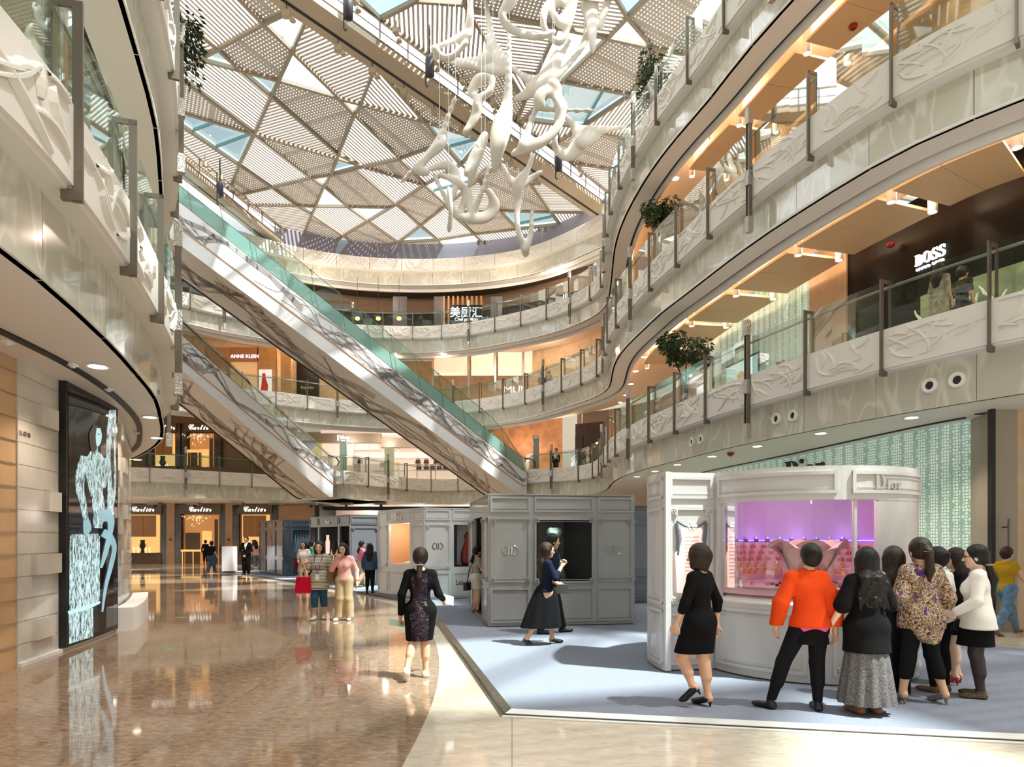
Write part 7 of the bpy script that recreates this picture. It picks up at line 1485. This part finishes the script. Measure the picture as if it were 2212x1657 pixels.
wp15 = person('woman in pink sweater and khaki trousers with a hand to her mouth', at(744, 1340, 0), 0, 1.55, math.pi - .1, dict(re=(.15, .05, .66), rw=(.05, .10, .80), le=(-.15, -.04, .65), lw=(-.17, .0, .50), rc=1.0, rk=(.045, .03, .285), ra=(.07, .02, .045), la=(-.065, -.02, .045), head=(.01, .03, .92)), [('trousers', cKhaki, dict(ex=.016, fl=.012, hem=.035)), ('top', cPink, dict(hem=.52, sl=1.9, ex=.013, flare=.006, neck=.83))], ('bob', mHairB), mSkin, mShoeW, 0, .0105, face=True)
W15 = wp15[1]; c = Vector(W15(np.array((.15, -.02, .58)))); st = M(); st.tube([c + Vector((0, 0, .1)), Vector(W15(np.array((.13, .05, .7)))), Vector(W15(np.array((.115, .02, .845)))), Vector(W15(np.array((.13, -.05, .7)))), c + Vector((.0, .04, .1))], .012, 5)
held('shoulder_bag', 'tan shoulder bag carried by the woman in the pink sweater', 'bag', slabat(c, (.5, .8, 0), (0, 0, 1), .26, .2, .09), mat('tan_bag', '7d5f40', .5), extra=[('strap', st, mat('tan_strap', '6b5035', .5))])
wp16 = person('woman in white shirt, khaki shorts and orange shoes at the carpet edge', at(657, 1274), CZT, 1.5, math.pi - .2, dict(rk=(.05, .06, .29), ra=(.06, .05, .045), la=(-.05, -.05, .05), re=(.13, .0, .65), rw=(.06, .13, .59), le=(-.13, 0, .65), lw=(-.08, .13, .57)), [('shorts', cKhaki, dict(hem=.36, ex=.016, fl=.016)), ('top', cWhite, dict(hem=.51, sl=.8, ex=.016, fl=.008))], ('bob', mHairD), mSkin, mShoeO, 0, .014, face=True)
c = Vector(wp16[1](np.array((.16, .0, .53)))); held('handbag', 'maroon handbag at the side of the woman in white shirt and khaki shorts', 'handbag', slabat(c, (1, .3, 0), (0, 0, 1), .2, .22, .1), cMaroon)
person('woman in denim jacket and black leggings with long black hair, seen from behind', at(799, 1281), CZT, 1.44, .0, dict(), [('leggings', cBlackP, dict(hem=.05)), ('jacket', cDenim, dict(hem=.47, sl=1.9, ex=.02, fl=.006, flare=.012))], ('long', mHairB, .64), mSkin, mShoeB, 0, .013)
wp18 = person('woman in pink blouse and beige trousers behind the denim jacket', at(781, 1268), CZT, 1.5, -.9, dict(lk=(-.05, .07, .29), la=(-.05, .1, .045), ra=(.05, -.12, .055)), [('trousers', cKhaki, dict(ex=.012)), ('top', cloth('bright_pink', 'e07a90'), dict(hem=.5, sl=1.2, ex=.013))], ('low', mHairB, .72), mSkin, mShoeT, 0, .015)
c = Vector(wp18[1](np.array((.14, .05, .55)))); held('handbag', 'small orange bag beside the woman in the pink blouse', 'handbag', slabat(c, (1, 0, 0), (0, 0, 1), .12, .26, .08), cloth('orange_bag', 'e06a20'))
person('suited security man in black standing by the podium with hands clasped', at(532, 1242), CZT, 1.67, math.pi, dict(le=(-.14, .01, .645), lw=(-.03, .10, .52), re=(.14, .01, .645), rw=(.03, .10, .515), lt=.25, rt=-.25), [('trousers', cBlackP, dict(ex=.012, fl=.008)), ('shirt', cWhite, dict(hem=.6, sl=.3, ex=.006, neck=.85)), ('jacket', cBlack, dict(hem=.45, sl=1.95, ex=.016, neck=.84, vneck=.2))], ('short', mHairB), mSkin, mShoeB, 0, .014, man=True, face=True)
wp20 = person('man in navy tee and jeans walking away, left of the podium', at(457, 1237, 0), 0, 1.52, -.1, dict(rk=(.05, .06, .29), ra=(.05, .08, .045), la=(-.05, -.12, .055), re=(.14, -.03, .65), rw=(.16, .04, .53)), [('trousers', cDenim, dict(ex=.014, fl=.006)), ('top', cNavy, dict(hem=.5, sl=.7, ex=.012))], ('short', mHairB), mSkin, mShoeT, 0, .018, man=True)
c = Vector(wp20[1](np.array((0, -.16, .70)))); held('backpack', 'black backpack worn by the man in the navy tee', 'backpack', slabat(c, (1, -.1, 0), (0, 0, 1), .32, .44, .14), cBlack)
person('shop assistant in black inside the jeweller entrance', (X(447, 42.4), 42.2), 0, 1.55, .4, dict(), [('trousers', cBlackP, {}), ('jacket', cBlack, dict(hem=.46, sl=2))], ('bun', mHairB), mSkin, mShoeB, 0, .022)
person('woman in pale pink top and jeans behind the navy booth', at(553, 1228, 0), 0, 1.5, .6, dict(rk=(.05, .06, .29), ra=(.05, .09, .05), la=(-.05, -.12, .06)), [('trousers', cLtDenim, {}), ('top', cPink, dict(hem=.48, sl=1.5, flare=.02))], ('long', mHairB, .74), mSkinP, mShoeW, 0, .02)
person('person in teal shirt half hidden behind the striped tunic', at(673, 1262), CZT, 1.5, -1.0, dict(), [('trousers', cBlackP, {}), ('top', cTeal, dict(hem=.48, sl=1.2))], ('short', mHairD), mSkinP, mShoeB, 0, .016)
person('woman in white top standing inside the dark grey booth', (-6.25, 23.3), CZT, 1.48, -.5, dict(), [('trousers', cBlackP, {}), ('top', cWhite, dict(hem=.5, sl=.7))], ('long', mHairD, .72), mSkin, mShoeB, 0, .017)
person('person in dark blue inside the dark grey booth, beside the white-topped woman', (-5.85, 23.0), CZT, 1.52, .4, dict(), [('trousers', cBlackP, {}), ('top', cNavy, dict(hem=.48, sl=1.2))], ('short', mHairB), mSkin, mShoeB, 0, .017)
person('man in black suit standing behind the glass at the far end of the lowest gallery', (X(1201, 38.6), 38.6), 5.3, 1.66, 2.6, dict(), [('trousers', cBlackP, {}), ('shirt', cWhite, dict(hem=.6, sl=.3, neck=.85)), ('jacket', cBlack, dict(hem=.45, sl=2, vneck=.2))], ('short', mHairB), mSkin, mShoeB, 0, .02, man=True)
person('woman in pale patterned dress walking along the gallery below the large serif letters', (X(2030, 12.4), 12.4), 5.3, 1.55, -1.3, dict(lk=(-.05, .08, .29), la=(-.05, .1, .05), ra=(.05, -.12, .06)), [('dress', cloth('pale_print', 'b9a890', noise=(9, .4, 3)), dict(hem=.33, sl=.8, flare=.02))], ('long', mHairD, .72), mSkin, mShoeB, 0, .015)
person('man in dark patterned shirt walking ahead of the woman on the right gallery', (X(2078, 12.7), 12.7), 5.3, 1.6, -1.3, dict(lk=(-.05, .08, .29), la=(-.05, .1, .05), ra=(.05, -.12, .06)), [('trousers', cBlackP, {}), ('shirt', ramp_mat('dark_print', 8, [(0, '1d1b19'), (.45, '57503f'), (.55, '22201c')]), dict(hem=.47, sl=.8))], ('short', mHairD), mSkin, mShoeB, 0, .015, man=True)
for px, mt, lab, yw in ((1170, cDenim, 'person in blue leaning near the rail of the middle gallery, far right', .4), (1186, cGrey, 'person in grey standing near the rail of the middle gallery, far right', -.6)):
    person(lab, (X(px, 38.6 if px < 1180 else 38.2), 38.6 if px < 1180 else 38.2), 9.8, 1.6, yw, dict(), [('trousers', cBlackP, {}), ('top', mt, dict(hem=.48, sl=1.2))], ('short', mHairB), mSkin, mShoeB, 0, .022)
person('person in dark top beside the yellow poster on the lowest gallery', (X(682, 40.6), 40.6), 5.3, 1.6, 2.8, dict(), [('trousers', cBlackP, {}), ('top', cNavy, dict(hem=.48, sl=1.2))], ('short', mHairB), mSkin, mShoeB, 0, .022)
# ---- plants and small fittings -------------------------------------------------------
mLeaf = mat('ficus_leaf', '3f5230', .4, noise=(4, .35, 2)); mTrunk = mat('ficus_trunk', '7a5c42', .8); mPot = mat('planter_grey', '8b8378', .5)
def ficus(label, base, zc, rx, rz, seed, n=1500, lean=(0, 0), trail=0):
    r = random.Random(seed); x, y, z = base; rt = thing('potted_ficus', label, 'plant', base); m = M(); cx_, cy_ = x + lean[0], y + lean[1]
    cl = [(r.uniform(-.75, .75) * rx, r.uniform(-.75, .75) * rx, r.uniform(-.6, .7) * rz, r.uniform(.3, .48)) for _ in range(15)]
    for i in range(n):
        c = cl[i % 15]; a = r.uniform(0, 6.283); u = r.uniform(-1, 1); s = math.sqrt(1 - u * u); q = r.uniform(.75, 1.05) * c[3]
        p = Vector((cx_ + c[0] + rx * q * s * math.cos(a), cy_ + c[1] + rx * q * s * math.sin(a), zc + c[2] + rz * q * u * 1.15 - (trail * r.random() ** 2 if trail else 0)))
        d = Vector((math.cos(a) * s, math.sin(a) * s, u * .4 - .5)).normalized(); w = d.cross(Vector((r.uniform(-1, 1), r.uniform(-1, 1), 1))).normalized(); L = r.uniform(.09, .15)
        m.add([p, p + d * L * .5 + w * L * .24, p + d * L, p + d * L * .5 - w * L * .24], [(0, 1, 2, 3)])
    obj('foliage', m, mLeaf, rt)
    m = M(); zt = zc - rz * .2
    for k in range(3): m.tube([(x + .03 * k - .03, y, z + .35), (x + (cx_ - x) * .4 + .05 * (k - 1), y + .04 * (k - 1), (z + zt) / 2), (cx_ + rx * .4 * (k - 1), cy_ + rx * .3 * (1 - k % 2), zt)], [.045, .035, .02], 7)
    obj('trunk', m, mTrunk, rt, smooth=True); m = M(); m.lathe((x, y, z), [(.22, 0), (.3, .45), (.31, .5), (.27, .5), (.25, .4)], 18); obj('planter', m, mPot, rt)
def onc(c, px, off, t1):   # point of a curve offset seen at column px
    best = min((abs((lambda q: CX + q[0] / q[1] * F)(c.at(t, off)) - px), t) for t in np.arange(.5, t1, .1) if c.at(t, off)[1] > 1); return c.at(best[1], off)
x, y = onc(C2, 1482, -.95, tm2); ficus('round-crowned potted ficus tree on the lowest gallery, beside the mosaic wall', (x, y, 5.3), CZ + (HY - 757) / F * y, .78, .5, 1, 3000)
x, y = onc(C3, 1428, -.85, tm3); ficus('potted ficus on the middle gallery, its crown against the glass rail', (x, y, 9.8), CZ + (HY - 462) / F * y, .55, .5, 2, 2000, (-.1, 0))
x, y = onc(C4, 1412, -.7, tm4); ficus('trailing ficus on the top gallery, hanging over the rail below the skylight', (x, y, 14.3), CZ + (HY - 165) / F * y, .5, .75, 3, 2300, (-.1, 0), .9)
x, y = CL.at(CL.near(-6.6, 13.0), .55); ficus('trailing ficus spilling over the upper left balustrade', (x, y, 9.8), 11.4, .5, .6, 4, 1900, (.55, -.2), .9)
sp = None
for i, (px, py) in enumerate(((613, 522), (822, 552), (1038, 543), (1168, 517), (1292, 458))):
    t = C5.s[np.argmin(np.abs(CX + C5.p[:, 0] / C5.p[:, 1] * F - px))]; x, y = C5.at(t, .0); z = Z5 + .13; lab = 'twin-headed rim spotlight on the parapet under the skylight, %s from the left' % ORD[i]
    if sp is None:
        sp = thing('rim_spotlight', lab, 'spotlight', (x, y, z), 'rim spotlights'); m = M(); m.tube([(x, y, z - .1), (x, y - .1, z + .25), (x, y - .55, z + .45)], .03, 6); m.tube([(x - .2, y - .55, z + .45), (x + .2, y - .55, z + .45)], .025, 6); obj('arm', m, mSteel, sp)
        for s in (-1, 1): m = M(); m.lathe((x + s * .2, y - .58, z + .38), [(.1, -.1), (.09, .1), (.03, .16)], 10); obj('lamp_head', m, mBronze, sp)
    else: dup(sp, (x, y, z), 0, lab)
for px, py, z, lab in ((1843, 55, 12.96, 'red alarm sounder on a board under the top gallery'), (1924, 526, 8.46, 'red alarm sounder under the middle gallery near the black shopfront'), (1578, 978, 3.945, 'red alarm sounder on the ceiling above the round booth')):
    x, y = PZ(px, py, z); rt = thing('alarm_sounder', lab, 'alarm', (x, y, z)); m = M(); m.lathe((x, y, z), [(.09, 0), (.09, -.05), (.06, -.08)], 12); obj('body', m, mat('alarm_red', '9c1b14', .4), rt); m = M(); m.lathe((x, y, z - .08), [(.04, 0), (.03, -.02)], 10); obj('lens', m, mDark, rt)
det = None
for i, (px, py) in enumerate(((18, 736), (296, 932), (157, 785), (235, 838))):
    x, y = PZ(px, py, 3.95); lab = 'white smoke detector on the left ceiling, %s in order from the picture edge' % ORD[i]
    if det is None:
        det = thing('smoke_detector', lab, 'detector', (x, y, 3.945), 'smoke detectors'); m = M(); m.lathe((x, y, 3.945), [(.075, 0), (.075, -.02), (.05, -.035)], 12); obj('base', m, mWhite, det); m = M(); m.lathe((x, y, 3.91), [(.035, 0), (.03, -.02)], 10); obj('sensor', m, mCream, det)
    else: dup(det, (x, y, 3.945), 0, lab)
mGreen = mat('green_sticker', '5aa06a', .4)
for px, py, lab in ((370, 1403, 'green arrow sticker on the brown floor, nearest of the two'), (390, 1334, 'green arrow sticker on the brown floor, farther of the two')):
    x, y = PZ(px, py, 0); rt = thing('floor_sticker', lab, 'sticker', (x, y, .001)); m = M(); m.plate([(x + a * .16, y + b * .1, .001) for a, b in ((-1, 0), (0, 1), (0, .4), (1, .4), (1, -.4), (0, -.4), (0, -1))], UP, .0015); obj('arrow', m, mGreen, rt)
# ---- scale everything to metres ----------------------------------------------------
for me in bpy.data.meshes: me.transform(__import__('mathutils').Matrix.Scale(K, 4))
for o in S.objects: o.location = o.location * K
